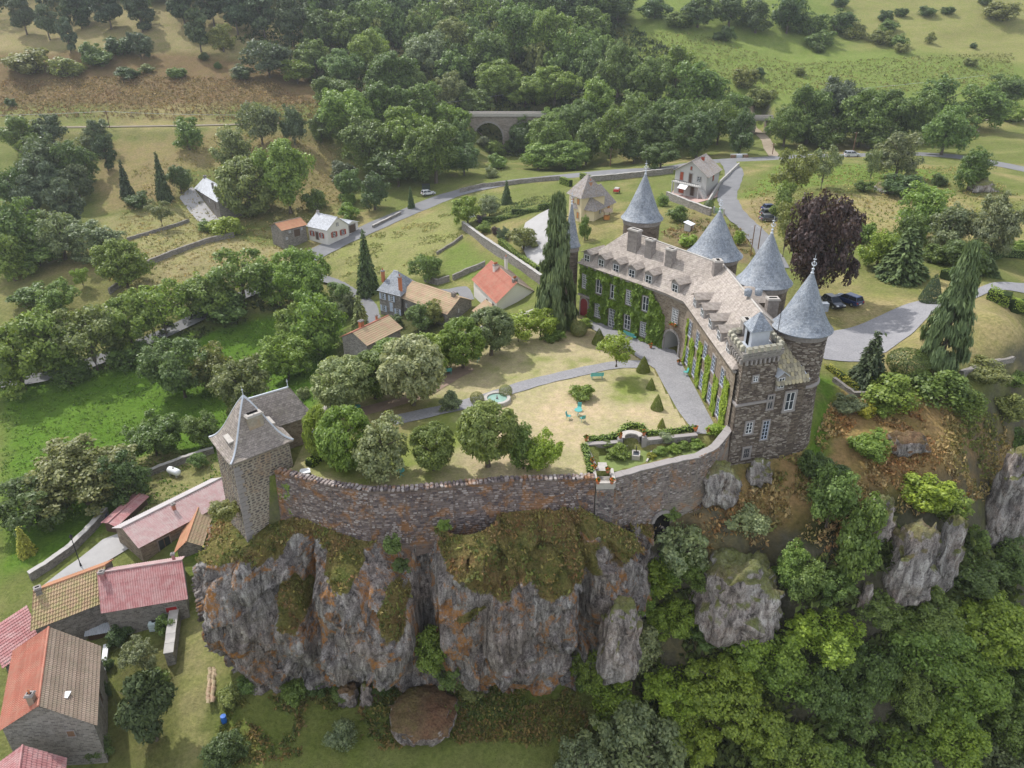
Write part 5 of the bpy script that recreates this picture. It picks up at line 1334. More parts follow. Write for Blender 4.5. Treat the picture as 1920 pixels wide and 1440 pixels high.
def dry(x, y):
    q = xyz(x, y); n1 = fbm(q / 7 + 40, 3); n2 = fbm(q / 2.2 + 11, 4); n3 = fbm(q / .7, 3)
    def spot(px, py, r_, k=1.0):
        c_ = P(px, py, 0); return k * np.exp(-(((x - c_.x) / r_) ** 2 + ((y - c_.y) / (r_ * 1.2)) ** 2))
    d = .66 + .5 * n1 + .32 * n2 + spot(1040, 770, 5) * .6 + spot(1200, 770, 4) * .3 + spot(1080, 650, 5) * .25 - spot(1180, 735, 3.5, .6) - spot(820, 800, 5, .5) - spot(700, 830, 6, .5) - spot(1000, 720, 3, .2) + spot(960, 860, 4, .4)
    k = sstep(.2, .75, d)[:, None]; straw = sstep(.75, 1.15, d)[:, None]
    c = np.array((.20, .235, .065)) * (1 - k) + np.array((.39, .335, .21)) * k
    c = c * (1 - straw) + np.array((.47, .37, .255)) * straw
    soil = sum(spot(a, b, r_, kk) for a, b, r_, kk in ((860, 690, 2.5, .6), (760, 770, 3, .7), (720, 810, 3, .6), (1100, 625, 2.5, .5)))[:, None]
    soil = np.clip(soil, 0, .8); c = c * (1 - soil) + np.array((.26, .19, .125)) * soil
    return np.clip(c * (1 + .25 * n3[:, None]) * (1 + .12 * n2[:, None]), .01, .9)
t = NT('lawn'); pc = t.n('VertexColor', _layer_name='Col').outputs['Color']; p = t.pos(); f1 = t.noise(p, 5, 6, .75); f2 = t.noise(p, 1.4, 5, .65)
cc = t.mix(t.ramp(f1, (.3, 0.), (.7, 1.)), t.mix(1.0, pc, (.68, .70, .62), 'MULTIPLY'), t.mix(1.0, pc, (1.22, 1.18, 1.12), 'MULTIPLY'))
cc = t.mix(t.ramp(f2, (.45, 0.), (.62, .5)), cc, t.mix(1.0, cc, (.84, .96, .66), 'MULTIPLY'))
t.bump(f1, .6, .08); M_LAWN = t.done(cc, .95, .1)
grid_sheet('lawn', COURT, .3, .05, dry, M_LAWN, [pGrav], 'dry yellow-green courtyard lawn')
patch('gravel_forecourt', pGrav, M_GRAVEL, .07, .8, 0.0, 'grey gravel sweep along the castle facade')
strip('garden_path', [tuple(P(a, b, 0)) for a, b in ((1205, 684), (1150, 686), (1080, 700), (1000, 719), (940, 738), (880, 757), (800, 776), (735, 790))], 2.1, M_GRAVEL, .12, .6, 5, 0.0, 'gravel garden path to the fountain')
strip('earth_path', [tuple(P(a, b, 0)) for a, b in ((650, 780), (720, 762), (800, 735), (850, 706), (880, 690))], 2.0, flat('bare_earth', (.27, .20, .15), .95, .1, var=.3, scale=1.2), .105, .6, 5, 0.0, 'bare brown earth strip beneath the lime trees')
# driveway on the east side
patch('driveway', [tuple(P(a, b, 0)) for a, b in ((1562, 612), (1640, 590), (1720, 570), (1790, 566), (1860, 542), (1930, 524), (1930, 545), (1850, 560), (1760, 590), (1700, 635), (1660, 665), (1610, 678), (1545, 672), (1530, 640))], M_GRAVEL, .09, 1.0, None, 'grey gravel driveway in front of the copper beech')

# fountain
fc = P(932, 752, 0)
fnt = empty('fountain', fc, 0, 'round stone fountain basin with pale green water on the lawn path', 'fountain')
link('basin', MB().lathe([(1.1, .08), (1.22, .1), (1.22, .42), (1.18, .47), (1.55, .5), (1.6, .44), (1.55, .06), (1.7, 0)], n=40).mesh('basin', M_TRIM), fnt, False)
t = NT('fountain_water'); M_FW = t.done(t.mix(t.noise(t.pos(), 2.0, 4), (.20, .34, .28), (.30, .44, .37)), .08, .5)
link('water', MB().lathe([(0.01, .33), (1.215, .33)], n=40).mesh('water', M_FW), fnt, False)
link('spout', MB().lathe([(.16, .2), (.12, .5), (.05, .55), (.05, .8), (.001, .82)], n=10).mesh('spout', M_SURR), fnt, False)

# parterre walls: niche, retaining walls, beds, basin
gz = -.9
def swall(name, a, b, h, th, z0, mat, cope, label=None, cat='wall'):
    a = V3((a[0], a[1])); b = V3((b[0], b[1])); m_ = (a + b) / 2; L_ = (b - a).length; an_ = math.atan2(b.y - a.y, b.x - a.x)
    o_ = MB().box((m_.x, m_.y, z0 + h / 2), (L_, th, h), an_).build(name, mat)
    MB().box((m_.x, m_.y, z0 + h + .05), (L_ + .1, th + .12, .1), an_).build('coping', cope, o_)
    if label: tag(o_, label, cat)
    return o_
pa = [xy(P(a, b, .1)) for a, b in ((1099, 833), (1162, 829), (1207, 825), (1306, 815))]
swall('retaining_wall', pa[0], pa[1], 1.05, .45, gz - .05, M_GREYST, M_SURR, 'short dark retaining wall left of the garden niche')
swall('retaining_wall', pa[2], pa[3], 1.05, .45, gz - .05, M_GREYST, M_SURR, 'longer dark retaining wall right of the garden niche')
swall('retaining_wall', xy(P(1097, 836, .1)), xy(P(1117, 880, .1)), 1.05, .4, gz - .05, M_GREYST, M_SURR, 'low side wall of the parterre next to the steps')
ncn = (pa[1] + pa[2]) / 2; nr = (pa[2] - pa[1]).length / 2
nc = empty('garden_niche', (ncn.x, ncn.y, gz), 0, 'semicircular stone niche in the parterre wall', 'niche')
an_ = math.atan2(pa[2].y - pa[1].y, pa[2].x - pa[1].x)
MB().lathe([(nr - .45, 0), (nr - .45, 1.35), (nr, 1.35), (nr, 0)], (ncn.x, ncn.y, gz), 20, an_, an_ + math.pi).build('niche_wall', M_GREYST, nc)
MB().lathe([(nr - .55, 1.36), (nr - .55, 1.5), (nr + .1, 1.5), (nr + .1, 1.36)], (ncn.x, ncn.y, gz), 20, an_, an_ + math.pi).build('coping', M_TRIM, nc)
MB().lathe([(nr - .95, 0), (nr - .95, .42), (nr - .45, .42)], (ncn.x, ncn.y, gz), 20, an_, an_ + math.pi).build('bench_ledge', M_TRIM, nc)
for sx in (0, 1):
    q_ = pa[1 + sx]; MB().box((q_.x, q_.y - .05, gz + .75), (.5, .5, 1.5), an_).build('niche_post', M_SURR, nc)
pl = patch('parterre', [tuple(P(a, b, gz)) for a, b in ((1120, 888), (1104, 846), (1180, 840), (1300, 830), (1340, 838), (1318, 848), (1240, 865), (1160, 884))], flat('parterre_grass', (.17, .21, .07), .95, .1, var=.35, scale=2.0), .04, .8, gz, 'small sunken lawn of the parterre garden')
lips = MB()
def kerb(name, a, b, label):
    a_ = P(*a, gz); b_ = P(*b, gz); m_ = (a_ + b_) / 2; d_ = b_ - a_
    return tag(MB().box((m_.x, m_.y, gz + .12), (d_.length, .16, .22), math.atan2(d_.y, d_.x)).build(name, M_TRIM), label, 'kerb')
kerb('bed_kerb', (1110, 845), (1166, 841), 'pale stone bed kerb under the short retaining wall')
kerb('bed_kerb', (1205, 838), (1300, 828), 'pale stone bed kerb under the longer retaining wall')
kerb('bed_kerb', (1212, 868), (1222, 848), 'short pale kerb at the left end of the yellow flower bed')
tr = P(1192, 858, gz); trg = empty('stone_trough', tr, R(80), 'white stone trough with a dark pump in the parterre', 'trough')
b = MB()
for x, y, dx, dy in ((-.5, 0, .14, .8), (.5, 0, .14, .8), (0, -.36, 1.0, .12), (0, .36, 1.0, .12)): b.box((x, y, .3), (dx, dy, .55))
b.box((0, 0, .06), (1.0, .7, .1)); link('basin', b.mesh('basin', M_TRIM), trg, False)
link('water', MB().box((0, 0, .4), (.85, .58, .02)).mesh('water', M_GLASS), trg, False)
link('pump', MB().tube([(.35, 0, .3), (.35, 0, 1.15), (.1, 0, 1.1)], .05, 6).tube([(.35, 0, 1.0), (.6, .0, .8)], .03, 5).mesh('pump', M_IRON), trg, False)
# steps down to the balcony
st_ = empty('garden_steps', tuple(P(1128, 876, -.2)), 0, 'pale steps leading to the balcony pier', 'steps')
for i in range(4):
    q_ = P(1124 + i * 1.5, 866 + i * 7, -.45 + 0.0); MB().box((q_.x, q_.y, -.75 + .12 * i), (1.5, .5, .16)).build('step', M_TRIM, st_)

# ------------------------------------------------------------------ garden furniture
def bench(loc, rz, label, L_=1.7):
    o_ = empty('garden_bench', loc, rz, label, 'bench', 'teal garden benches')
    for i in range(4):
        link('seat_slat', MB().box((0, -.18 + i * .11, .44), (L_, .085, .035)).mesh('seat_slat', M_TEAL), o_, False)
    for i in range(4):
        link('back_slat', MB().box((0, .24 + i * .02, .56 + i * .12), (L_, .03, .09)).mesh('back_slat', M_TEAL), o_, False)
    for sx in (-1, 1):
        link('leg', MB().tube([(sx * L_ * .4, -.22, 0), (sx * L_ * .4, -.2, .43), (sx * L_ * .4, .22, .43), (sx * L_ * .4, .32, .98)], .03, 5).tube([(sx * L_ * .4, .3, 0), (sx * L_ * .4, .2, .43)], .03, 5).mesh('leg', M_TEAL), o_, False)
    return o_
def chair(loc, rz, label, name='garden_chair', cat='chair'):
    o_ = empty(name, loc, rz, label, cat, 'teal garden chairs')
    link('seat', MB().box((0, 0, .44), (.46, .44, .04)).mesh('seat', M_TEAL), o_, False)
    link('backrest', MB().add([(-.23, .2, .46), (.23, .2, .46), (.23, .32, .92), (-.23, .32, .92), (-.23, .23, .46), (.23, .23, .46), (.23, .35, .92), (-.23, .35, .92)], [(0, 1, 2, 3), (7, 6, 5, 4), (3, 2, 6, 7), (0, 3, 7, 4), (1, 5, 6, 2)]).mesh('backrest', M_TEAL), o_, False)
    for x in (-.2, .2):
        for y in (-.19, .19): link('leg', MB().tube([(x, y, .43), (x * 1.15, y * 1.2, 0)], .018, 5).mesh('leg', M_TEAL), o_, False)
    return o_
def table(loc, r_, label):
    o_ = empty('garden_table', loc, 0, label, 'table', 'teal garden tables')
    link('tabletop', MB().lathe([(.001, .70), (r_, .70), (r_, .74), (.001, .745)], n=20).mesh('tabletop', M_TEAL), o_, False)
    link('stem', MB().tube([(0, 0, .7), (0, 0, .2)], .035, 6).mesh('stem', M_TEAL), o_, False)
    for i in range(3):
        a_ = i * 2.094; link('foot', MB().tube([(0, 0, .25), (.3 * math.cos(a_), .3 * math.sin(a_), 0)], .025, 5).mesh('foot', M_TEAL), o_, False)
    return o_
bench(P(1119, 710, .03), R(185), 'teal slatted bench beside the pollarded tree on the lawn', 1.6)
bench(P(1181, 634, .07), R(130), 'teal bench standing against the ivy facade', 2.0)
bench(P(888, 676, .03), R(150), 'teal bench in the shade behind the second lime tree', 1.8)
bench(P(838, 702, .06), R(200), 'small teal bench at the right of the large pale lime', 1.2)
table(P(1084, 779, .04), .45, 'round teal table on the dry lawn')
chair(P(1066, 786, .04), R(70), 'teal chair left of the round table'); chair(P(1086, 770, .04), R(-10), 'teal chair behind the round table'); chair(P(1092, 790, .04), R(200), 'teal chair in front of the round table')
chair(P(1285, 703, .08), R(-80), 'teal chair alone against the sunlit window facade')
table(P(670, 772, .05), .45, 'teal table at the left end of the earth strip'); table(P(752, 893, .05), .4, 'teal table in the shade behind the curtain wall')
def pot(loc, label, r_=.22, h=.35, group='flower pots'):
    o_ = empty('flower_pot', loc, random.uniform(0, 6), label, 'flower pot', group)
    link('pot', MB().lathe([(r_ * .65, 0), (r_, h), (r_ * 1.12, h), (r_ * 1.12, h + .06), (r_ * .9, h + .06), (r_ * .85, h - .03), (.001, h - .03)], n=12).mesh('pot', M_TERRA if 'dark' not in label else M_SURR), o_, False)
    f_ = MB(); rr = random.Random(hash(label) % 1000)
    for i in range(60):
        a_ = rr.uniform(0, 6.28); b_ = rr.uniform(0, 1.3); q_ = V3((math.cos(a_) * math.sin(b_), math.sin(a_) * math.sin(b_), math.cos(b_))) * r_ * rr.uniform(.9, 1.6) + V3((0, 0, h + .05)); n_ = V3((rr.uniform(-1, 1), rr.uniform(-1, 1), rr.uniform(.2, 1))).normalized(); tt = n_.orthogonal().normalized(); u_ = n_.cross(tt); s_ = .07
        f_.quad(q_ - tt * s_ - u_ * s_, q_ + tt * s_ - u_ * s_, q_ + tt * s_ + u_ * s_, q_ - tt * s_ + u_ * s_)
    link('flowers', f_.mesh('flowers', M_FLOW), o_, False)
    return o_
t = NT('flowers'); isl = t.n('NewGeometry').outputs['Random Per Island']; M_FLOW = t.done(t.ramp(isl, (0., (.06, .13, .02)), (.4, (.08, .15, .03)), (.6, (.55, .13, .02)), (1., (.62, .25, .04)), interp='CONSTANT'), .8, .2)
for px, py, z, lb in ((1099, 826, .2, 'terracotta pot on the left end of the short retaining wall'), (1163, 821, .65, 'orange flower pot left of the garden niche'), (1207, 816, .65, 'orange flower pot right of the garden niche'), (1304, 808, .2, 'orange flower pot at the right end of the longer retaining wall'),
                      (1110, 868, .2, 'orange flower pot upper left beside the balcony steps'), (1114, 881, .2, 'orange flower pot lower left beside the balcony steps'), (1139, 886, .35, 'orange flower pot at the upper right of the balcony'), (1121, 907, .4, 'orange flower pot on the left balcony corner'), (1147, 907, .4, 'orange flower pot on the right balcony corner'), (1220, 652, .08, 'small flower pot on gravel left of the porch arch'), (1272, 683, .08, 'dark planter tub right of the porch arch'), (1097, 600, .08, 'flower pot by the red arched door'), (1328, 812, .1, 'orange flower tub by the end of the gravel')):
    pot(P(px, py, z), lb, .2, .3)
wb = empty('window_box', tuple(at(K0, K1, LK / 2 + .2, 4.15, .25)), math.atan2(uK.y, uK.x), 'orange flowers in a box under the window above the porch', 'window box')
link('box', MB().box((0, 0, 0), (1.2, .25, .22)).mesh('box', M_TERRA), wb, False)
f_ = MB(); rr = random.Random(8)
for i in range(120):
    q_ = V3((rr.uniform(-.65, .65), rr.uniform(-.25, .12), rr.uniform(-.15, .3))); s_ = .08; f_.quad(q_ + V3((-s_, -s_, 0)), q_ + V3((s_, -s_, .03)), q_ + V3((s_, s_, .05)), q_ + V3((-s_, s_, .02)))
link('flowers', f_.mesh('flowers', M_FLOW), wb, False)
# bench-like white slab by the keep
tag(MB().box(tuple(P(572, 884, .5)), (1.0, .7, .1), .3).box(tuple(P(572, 884, .25)), (.8, .5, .42), .3).build('stone_table', M_WHITE), 'white slab table in the corner by the keep', 'table')
# ------------------------------------------------------------------ village houses
def house(name, label, f0, f1, depth, zb, h, rise, ridge='along', wall=None, roof=None, roof2=None, style='canal', hip=0.0, ov=.35, wins=(), cat='house', pitch=.3, amp=.045, course=.42, chims=(), jerk=0.0, wallk='wall', base=3.0):
    f0 = V3((f0[0], f0[1])); f1 = V3((f1[0], f1[1])); u = (f1 - f0); L = u.length; u = u / L; n = V3((u.y, -u.x)); bk = -n
    if isinstance(depth, tuple):                       # seen back corner: (px, py) behind f0, ('R', px, py) behind f1
        D_ = xy(P(depth[-2], depth[-1], zb + h)) - (f1 if depth[0] == 'R' else f0); depth = D_.length; bk = D_ / depth; n = -bk
    b1 = f1 + bk * depth; b0 = f0 + bk * depth; c = (f0 + b1) / 2; ze = zb + h
    o = empty(name, (c.x, c.y, zb), math.atan2(u.y, u.x), label, cat)
    wall = wall or M_GREYST; roof = roof or M_T_BROWN; roof2 = roof2 or roof
    w_ = MB(); w_.prism([tuple(f0), tuple(f1), tuple(b1), tuple(b0)], zb - base, ze)
    if ridge == 'along':
        r0 = (f0 + b0) / 2 + u * hip; r1 = (f1 + b1) / 2 - u * hip
        if not hip: w_.add([(*f0, ze), (*b0, ze), (*((f0 + b0) / 2), ze + rise)], [(0, 2, 1)]); w_.add([(*f1, ze), (*b1, ze), (*((f1 + b1) / 2), ze + rise)], [(0, 1, 2)])
    elif ridge == 'gable':
        r0 = (f0 + f1) / 2 + bk * hip; r1 = (b0 + b1) / 2 - bk * hip
        if not hip: w_.add([(*f0, ze), (*f1, ze), (*((f0 + f1) / 2), ze + rise)], [(0, 1, 2)]); w_.add([(*b0, ze), (*b1, ze), (*((b0 + b1) / 2), ze + rise)], [(1, 0, 2)])
    w_.build(wallk, wall, o)
    zr = ze + rise; dz = rise * ov / (depth / 2 if ridge == 'along' else L / 2)
    def v(p, z): return V3((p[0], p[1], z))
    kw = dict(style=style, pitch=pitch, amp=amp, course=course)
    if ridge == 'mono':
        roof_sheet('roof', o, v(f0 + n * ov - u * ov, ze - .15), v(f1 + n * ov + u * ov, ze - .15), v(b1 + u * ov, ze + rise), v(b0 - u * ov, ze + rise), roof, **kw)
        w_ = MB(); w_.add([(*f0, ze), (*b0, ze), (*b0, ze + rise)], [(0, 2, 1)]); w_.add([(*f1, ze), (*b1, ze), (*b1, ze + rise)], [(0, 1, 2)]); w_.build('gable', wall, o)
    elif ridge == 'along':
        e = ov if not hip else 0
        roof_sheet('roof', o, v(f0 + n * ov - u * ov, ze - dz), v(f1 + n * ov + u * ov, ze - dz), v(r1 + u * e, zr), v(r0 - u * e, zr), roof, **kw)
        roof_sheet('roof', o, v(b1 - n * ov + u * ov, ze - dz), v(b0 - n * ov - u * ov, ze - dz), v(r0 - u * e, zr), v(r1 + u * e, zr), roof2, **kw)
        if hip:
            roof_sheet('roof', o, v(f1 + (n + u) * ov, ze - dz), v(b1 + (u - n) * ov, ze - dz), v(r1, zr), v(r1, zr), roof, **kw)
            roof_sheet('roof', o, v(b0 - (u + n) * ov, ze - dz), v(f0 + (n - u) * ov, ze - dz), v(r0, zr), v(r0, zr), roof, **kw)
        MB().tube([tuple(v(r0 - u * e, zr + .06)), tuple(v(r1 + u * e, zr + .06))], .12, 6).build('ridge_tiles', roof2 if roof2 is not roof else roof, o)
    else:
        e = ov if not hip else 0
        roof_sheet('roof', o, v(f1 + u * ov + n * ov, ze - dz), v(b1 + u * ov - n * ov, ze - dz), v(r1 - n * e, zr), v(r0 + n * e, zr), roof, **kw)
        roof_sheet('roof', o, v(b0 - u * ov - n * ov, ze - dz), v(f0 - u * ov + n * ov, ze - dz), v(r0 + n * e, zr), v(r1 - n * e, zr), roof2, **kw)
        if hip:
            roof_sheet('roof', o, v(f0 - u * ov + n * ov, ze - dz), v(f1 + u * ov + n * ov, ze - dz), v(r0, zr), v(r0, zr), roof, **kw)
            roof_sheet('roof', o, v(b1 + u * ov - n * ov, ze - dz), v(b0 - u * ov - n * ov, ze - dz), v(r1, zr), v(r1, zr), roof, **kw)
        MB().tube([tuple(v(r0 + n * e, zr + .06)), tuple(v(r1 - n * e, zr + .06))], .12, 6).build('ridge_tiles', roof2, o)
    F = {'F': (f0, f1), 'R': (f1, b1), 'B': (b1, b0), 'L': (b0, f0)}
    for wsp in wins:
        fc, s, zc, ww, hh = wsp[:5]; opt = wsp[5] if len(wsp) > 5 else {}
        p0, p1 = F[fc]; Lf = (p1 - p0).length
        if opt.get('door'): door(o, p0, p1, s * Lf, zb + zc, ww, hh, opt['door'], opt.get('surr'))
        elif opt.get('closed'):
            wo = window(o, p0, p1, s * Lf, zb + zc, ww, hh, 1, 1, sash=opt['closed'], dark=None, t_=.08)
            link('shutter', MB().box((0, -.06, 0), (ww * .96, .05, hh * .96)).box((0, -.09, 0), (.04, .02, hh * .96)).mesh('shutter', opt['closed']), wo, False)
        else: window(o, p0, p1, s * Lf, zb + zc, ww, hh, opt.get('nx', 2), opt.get('ny', 3), shutter=opt.get('sh'), sash=opt.get('sash'), t_=.1, surr=opt.get('surr'))
    for (s, t2, w2, d2, hh, mat, pots) in chims:
        q = f0 + u * L * s + bk * depth * t2; k = abs(t2 - .5) * 2 if ridge == 'along' else abs(s - .5) * 2
        zz = ze + rise * (1 - k); chimney(o, tuple(q), w2, d2, zz - .6, zr + hh, math.atan2(u.y, u.x), mat, None, pots)
    return o, (f0, f1, b1, b0, u, n, ze, zr)
def pz(a, b, z): return xy(P(a, b, z))
# near village, under the cliff
house('stone_house', 'stone house with pink corrugated roof right below the cliff', pz(195, 1143, -20.9), pz(346, 1118, -20.9), (200, 1066), -25, 4.1, 2.4, 'along', M_GREYST, M_T_PINK, M_T_PALEPINK, 'corr', pitch=.26, amp=.035,
      wins=[('F', .80, 2.5, 1.2, .75, dict(closed=flat('red_hatch', (.32, .02, .02), .6))), ('R', .3, 1.4, .8, 1.7, dict(door=M_DARKWOOD))], chims=[(.03, .42, .5, .5, .5, M_T_PINK, 0), (.93, .6, .3, .3, .5, M_T_PINK, 0)])
house('stone_house', 'stone house with mossy ribbed tile roof left of the pink roof', pz(64, 1175, -21.1), pz(190, 1126, -21.1), ('R', 209, 1051), -25.2, 4.1, 2.1, 'along', M_GREYST, M_T_MOSS, M_T_ORANGE, 'canal', pitch=.3, amp=.06, course=.45,
      wins=[], chims=[(.04, .45, .6, .6, .5, M_GREYST, 0)])
house('lean_to', 'low faded red lean-to roof at the left edge below the mossy roof', pz(8, 1245, -23.5), pz(72, 1200, -23.5), ('R', 50, 1150), -26, 2.5, 1.0, 'mono', M_GREYST, M_T_PINK, None, 'canal', cat='shed')
bh, bi = house('stone_house', 'big stone house with half brown, half orange tiled roof at lower left', pz(3, 1364, -21.6), pz(174, 1354, -21.6), ('R', 182, 1214), -26.6, 5.0, 3.0, 'gable', M_GREYST, M_T_BROWN, M_T_RED, 'canal', pitch=.26, amp=.055, course=.4, hip=0.0,
      wins=[('F', .72, 3.6, .7, .8, dict(closed=M_BROWNWOOD)), ('R', .5, 2.0, 1.0, 2.0, dict(door=M_DARKWOOD))], chims=[(.42, .06, .6, .6, .6, M_T_BROWN, 1)])
f0, f1, b1, b0, u, n, ze, zr = bi
q_ = (f0 + f1) / 2 + u * 2.1 - n * 2.2; sk_ = MB(); sk_.box((q_.x, q_.y, ze + 3.0 * (1 - 2.1 / ((f1 - f0).length / 2)) + .12), (.6, .8, .12), math.atan2(u.y, u.x)); sk_.build('skylight', M_WHITE, bh)
house('stone_house', 'pink tiled roof cut off by the bottom left picture corner', pz(-15, 1485, -23.5), pz(112, 1470, -23.5), ('R', 116, 1425), -28, 4.5, 2.2, 'gable', M_GREYST, M_T_PINK, M_T_PINK, 'canal', pitch=.28)
house('long_barn', 'long barn with pink and grey sheet roof beside the keep rock', pz(261, 1022, -20.6), pz(440, 928, -20.6), (216, 988), -24, 3.4, 1.5, 'along', M_WARMST, M_T_PALEPINK, M_T_GREY, 'corr', pitch=.3, amp=.03, cat='barn',
      wins=[('F', .22, 1.5, 1.6, 2.2, dict(nx=2, ny=1, sash=M_BROWNWOOD)), ('F', .42, .9, .9, 1.2, dict(closed=M_REDSH))], chims=[(.45, .35, .4, .4, .3, M_T_RED, 0)])
house('lean_to', 'narrow orange tiled lean-to squeezed against the cliff', pz(332, 1031, -21.4), pz(375, 1020, -21.4), ('R', 396, 956), -24.2, 2.8, 1.1, 'gable', M_GREYST, M_T_OLD, M_T_ORANGE, 'canal', pitch=.28, cat='shed')
sh_, si = house('open_shed', 'small open shed with red sheet roof by the yard wall', pz(195, 978, -21.8), pz(217, 984, -21.8), ('R', 273, 932), -24, 2.2, .25, 'gable', M_DARKWOOD, M_T_PINK, M_T_PINK, 'corr', cat='shed', pitch=.3, amp=.025)
# houses west of the courtyard
hv = dict(sh=M_BLUESH, nx=2, ny=3)
house('village_house', 'stone house with slate roof and pale blue shutters', pz(710, 542, -10.8), pz(750, 552, -10.8), ('R', 778, 528), -16, 5.2, 3.0, 'along', M_GREYST, M_SLATE, M_PALESLATE, 'flat', hip=2.2, course=.3,
      wins=[('F', .18, 3.9, .8, 1.3, hv), ('F', .6, 3.9, .8, 1.3, hv), ('F', .18, 1.3, .8, 1.3, hv), ('F', .55, 1.0, .9, 2.0, dict(door=M_BLUESH)), ('F', .85, 1.3, .8, 1.3, hv)], chims=[(.06, .25, .55, .55, .2, M_TERRA, 1), (.95, .12, .55, .55, .2, M_TERRA, 1)])
house('stone_barn', 'long stone barn with mottled orange tile roof joined to the shuttered house', pz(752, 556, -11.7), pz(838, 587, -11.7), ('R', 884, 563), -16, 4.3, 1.9, 'along', M_GREYST, M_T_OLD, M_T_OLD, 'canal', pitch=.28, cat='barn',
      wins=[('F', .12, 2.8, .6, .9, {}), ('R', .45, 3.6, .4, .8, {})], chims=[(.9, .48, .8, .6, .6, M_GREYST, 0)])
house('village_house', 'white house with bright red tiled roof below the terrace', pz(932, 566, -8.8), pz(1003, 547, -8.8), (888, 523), -13.2, 4.4, 2.8, 'gable', M_OFFWHITE, M_T_BROWN, M_T_RED, 'canal', pitch=.3, amp=.045,
      wins=[('L', .6, 2.4, .8, 1.2, dict(closed=M_BROWNWOOD)), ('L', .85, 2.4, .8, 1.8, dict(sash=M_DARKWOOD)), ('L', .7, .6, .5, .8, {})], chims=[(.42, .7, 1.0, .6, .6, M_OFFWHITE, 5), (.5, .06, .9, .6, .4, M_GREYST, 4), (.8, .85, .5, .5, .8, M_OFFWHITE, 1)])
house('lean_to', 'whitish sheet roofed extension in front of the red tiled house', pz(938, 577, -10.6), pz(996, 562, -10.6), 3.6, -13.6, 3.0, 1.2, 'along', M_OFFWHITE, M_T_PALEPINK, M_T_PINK, 'corr', cat='extension')
house('stone_barn', 'low brown tiled roof between the lime tree and the red house', pz(912, 596, -11.8), pz(955, 586, -11.8), 4.6, -14.4, 2.6, 1.4, 'gable', M_GREYST, M_T_BROWN, M_T_OLD, 'canal', cat='barn')
house('cottage', 'small tiled cottage with orange chimney behind the large lime tree', pz(690, 672, -15.5), pz(752, 640, -15.5), 6.0, -15.5, 2.8, 1.6, 'along', M_GREYST, M_T_OLD, M_T_RED, 'canal', chims=[(.3, .6, .8, .6, 1.0, M_TERRA, 0), (.75, .6, .3, .3, .7, M_TERRA, 0)])
# across the road
house('stone_barn', 'small stone barn with rusty tile roof by the roadside', pz(532, 456, -12.8), pz(576, 445, -12.8), 5.0, -12.8, 3.4, 1.2, 'along', M_GREYST, M_T_ORANGE, M_T_BROWN, 'canal', cat='barn',
      wins=[('F', .3, 2.5, .6, .6, {}), ('F', .8, 2.5, .6, .6, {}), ('F', .6, .9, 1.8, 1.8, dict(door=M_DARKWOOD)), ('F', .15, 1.0, .6, .6, {})])
rs_ = dict(sh=M_REDSH, surr=M_REDSH)
house('roadside_house', 'white roadside house with pale slate roof and red shutters', pz(613, 430, -9.8), pz(652, 420, -9.8), (577, 422), -13.2, 3.4, 2.4, 'gable', M_OFFWHITE, M_PALESLATE, M_PALESLATE, 'flat', course=.3,
      wins=[('F', .3, 1.7, .9, 1.3, rs_), ('F', .72, 1.7, .9, 1.3, rs_), ('F', .5, 4.0, .6, .7, {}), ('L', .2, 1.5, .8, 1.2, rs_), ('L', .7, 1.5, .8, 1.2, rs_), ('L', .45, .1, .9, 2.0, dict(door=M_DARKWOOD))], chims=[(.5, .95, .5, .5, .6, M_GREYREND, 0)])
house('garage', 'small garage with dark door next to the red-shuttered house', pz(650, 440, -12.6), pz(672, 432, -12.6), 4.5, -12.6, 2.3, .7, 'gable', M_OFFWHITE, M_PALESLATE, M_PALESLATE, 'flat', wins=[('F', .5, .05, 2.3, 2.0, dict(door=M_DARKWOOD))], cat='garage')
house('stone_house', 'long stone house with pale slate roof below the big round lime', pz(372, 379, -11), pz(414, 406, -11), 6.0, -11, 4.2, 2.4, 'along', M_GREYST, M_PALESLATE, M_PALESLATE, 'flat', course=.3, wins=[('F', .3, 1.2, 1.0, 2.0, dict(door=M_DARKWOOD)), ('F', .6, 2.8, .7, 1.0, {}), ('F', .85, 1.2, 1.0, 2.0, dict(door=M_DARKWOOD))], chims=[(.02, .5, .7, .7, .5, M_GREYST, 0), (.55, .3, .5, .5, .4, M_GREYST, 0)])
house('stone_house', 'slate roofed house half hidden by trees at the far left', pz(28, 458, -12.5), pz(52, 452, -12.5), 5.0, -12.5, 2.8, 1.6, 'along', M_GREYST, M_SLATE, M_SLATE, 'flat', course=.3)
# cream house behind the turret
osh = dict(closed=M_ORANGESH)
ch, ci = house('cream_house', 'cream house with pavilion slab roofs and orange shutters', pz(1066, 408, -2.4), pz(1089, 418, -2.4), 6.0, -2.4, 6.0, 3.6, 'along', M_CREAM, M_PAVROOF, M_PAVROOF, 'flat', hip=2.1, course=.3, ov=.5,
      wins=[('F', .3, 4.2, .9, 1.6, osh), ('F', .75, 4.4, .8, 1.2, osh), ('F', .75, 1.4, .8, 1.3, osh)])
f0, f1, b1, b0, u, n, ze, zr = ci
wg = MB(); w0 = f1 + n * .0 + u * .3; w1_ = pz(1113, 421, -2.6); w2_ = pz(1149, 404, -2.6)
house('cream_wing', 'lower cream wing with rusty-stained roof and long chimney', w1_, w2_, 5.2, -2.6, 3.6, 3.4, 'along', M_CREAM, M_PAVROOF, M_PAVROOF, 'flat', hip=1.6, course=.3, ov=.5, wins=[('F', .72, 2.2, 1.1, 1.2, osh), ('F', .3, 2.4, .5, .8, {})], chims=[(.22, .45, .7, .7, 1.6, M_T_ORANGE, 1)])
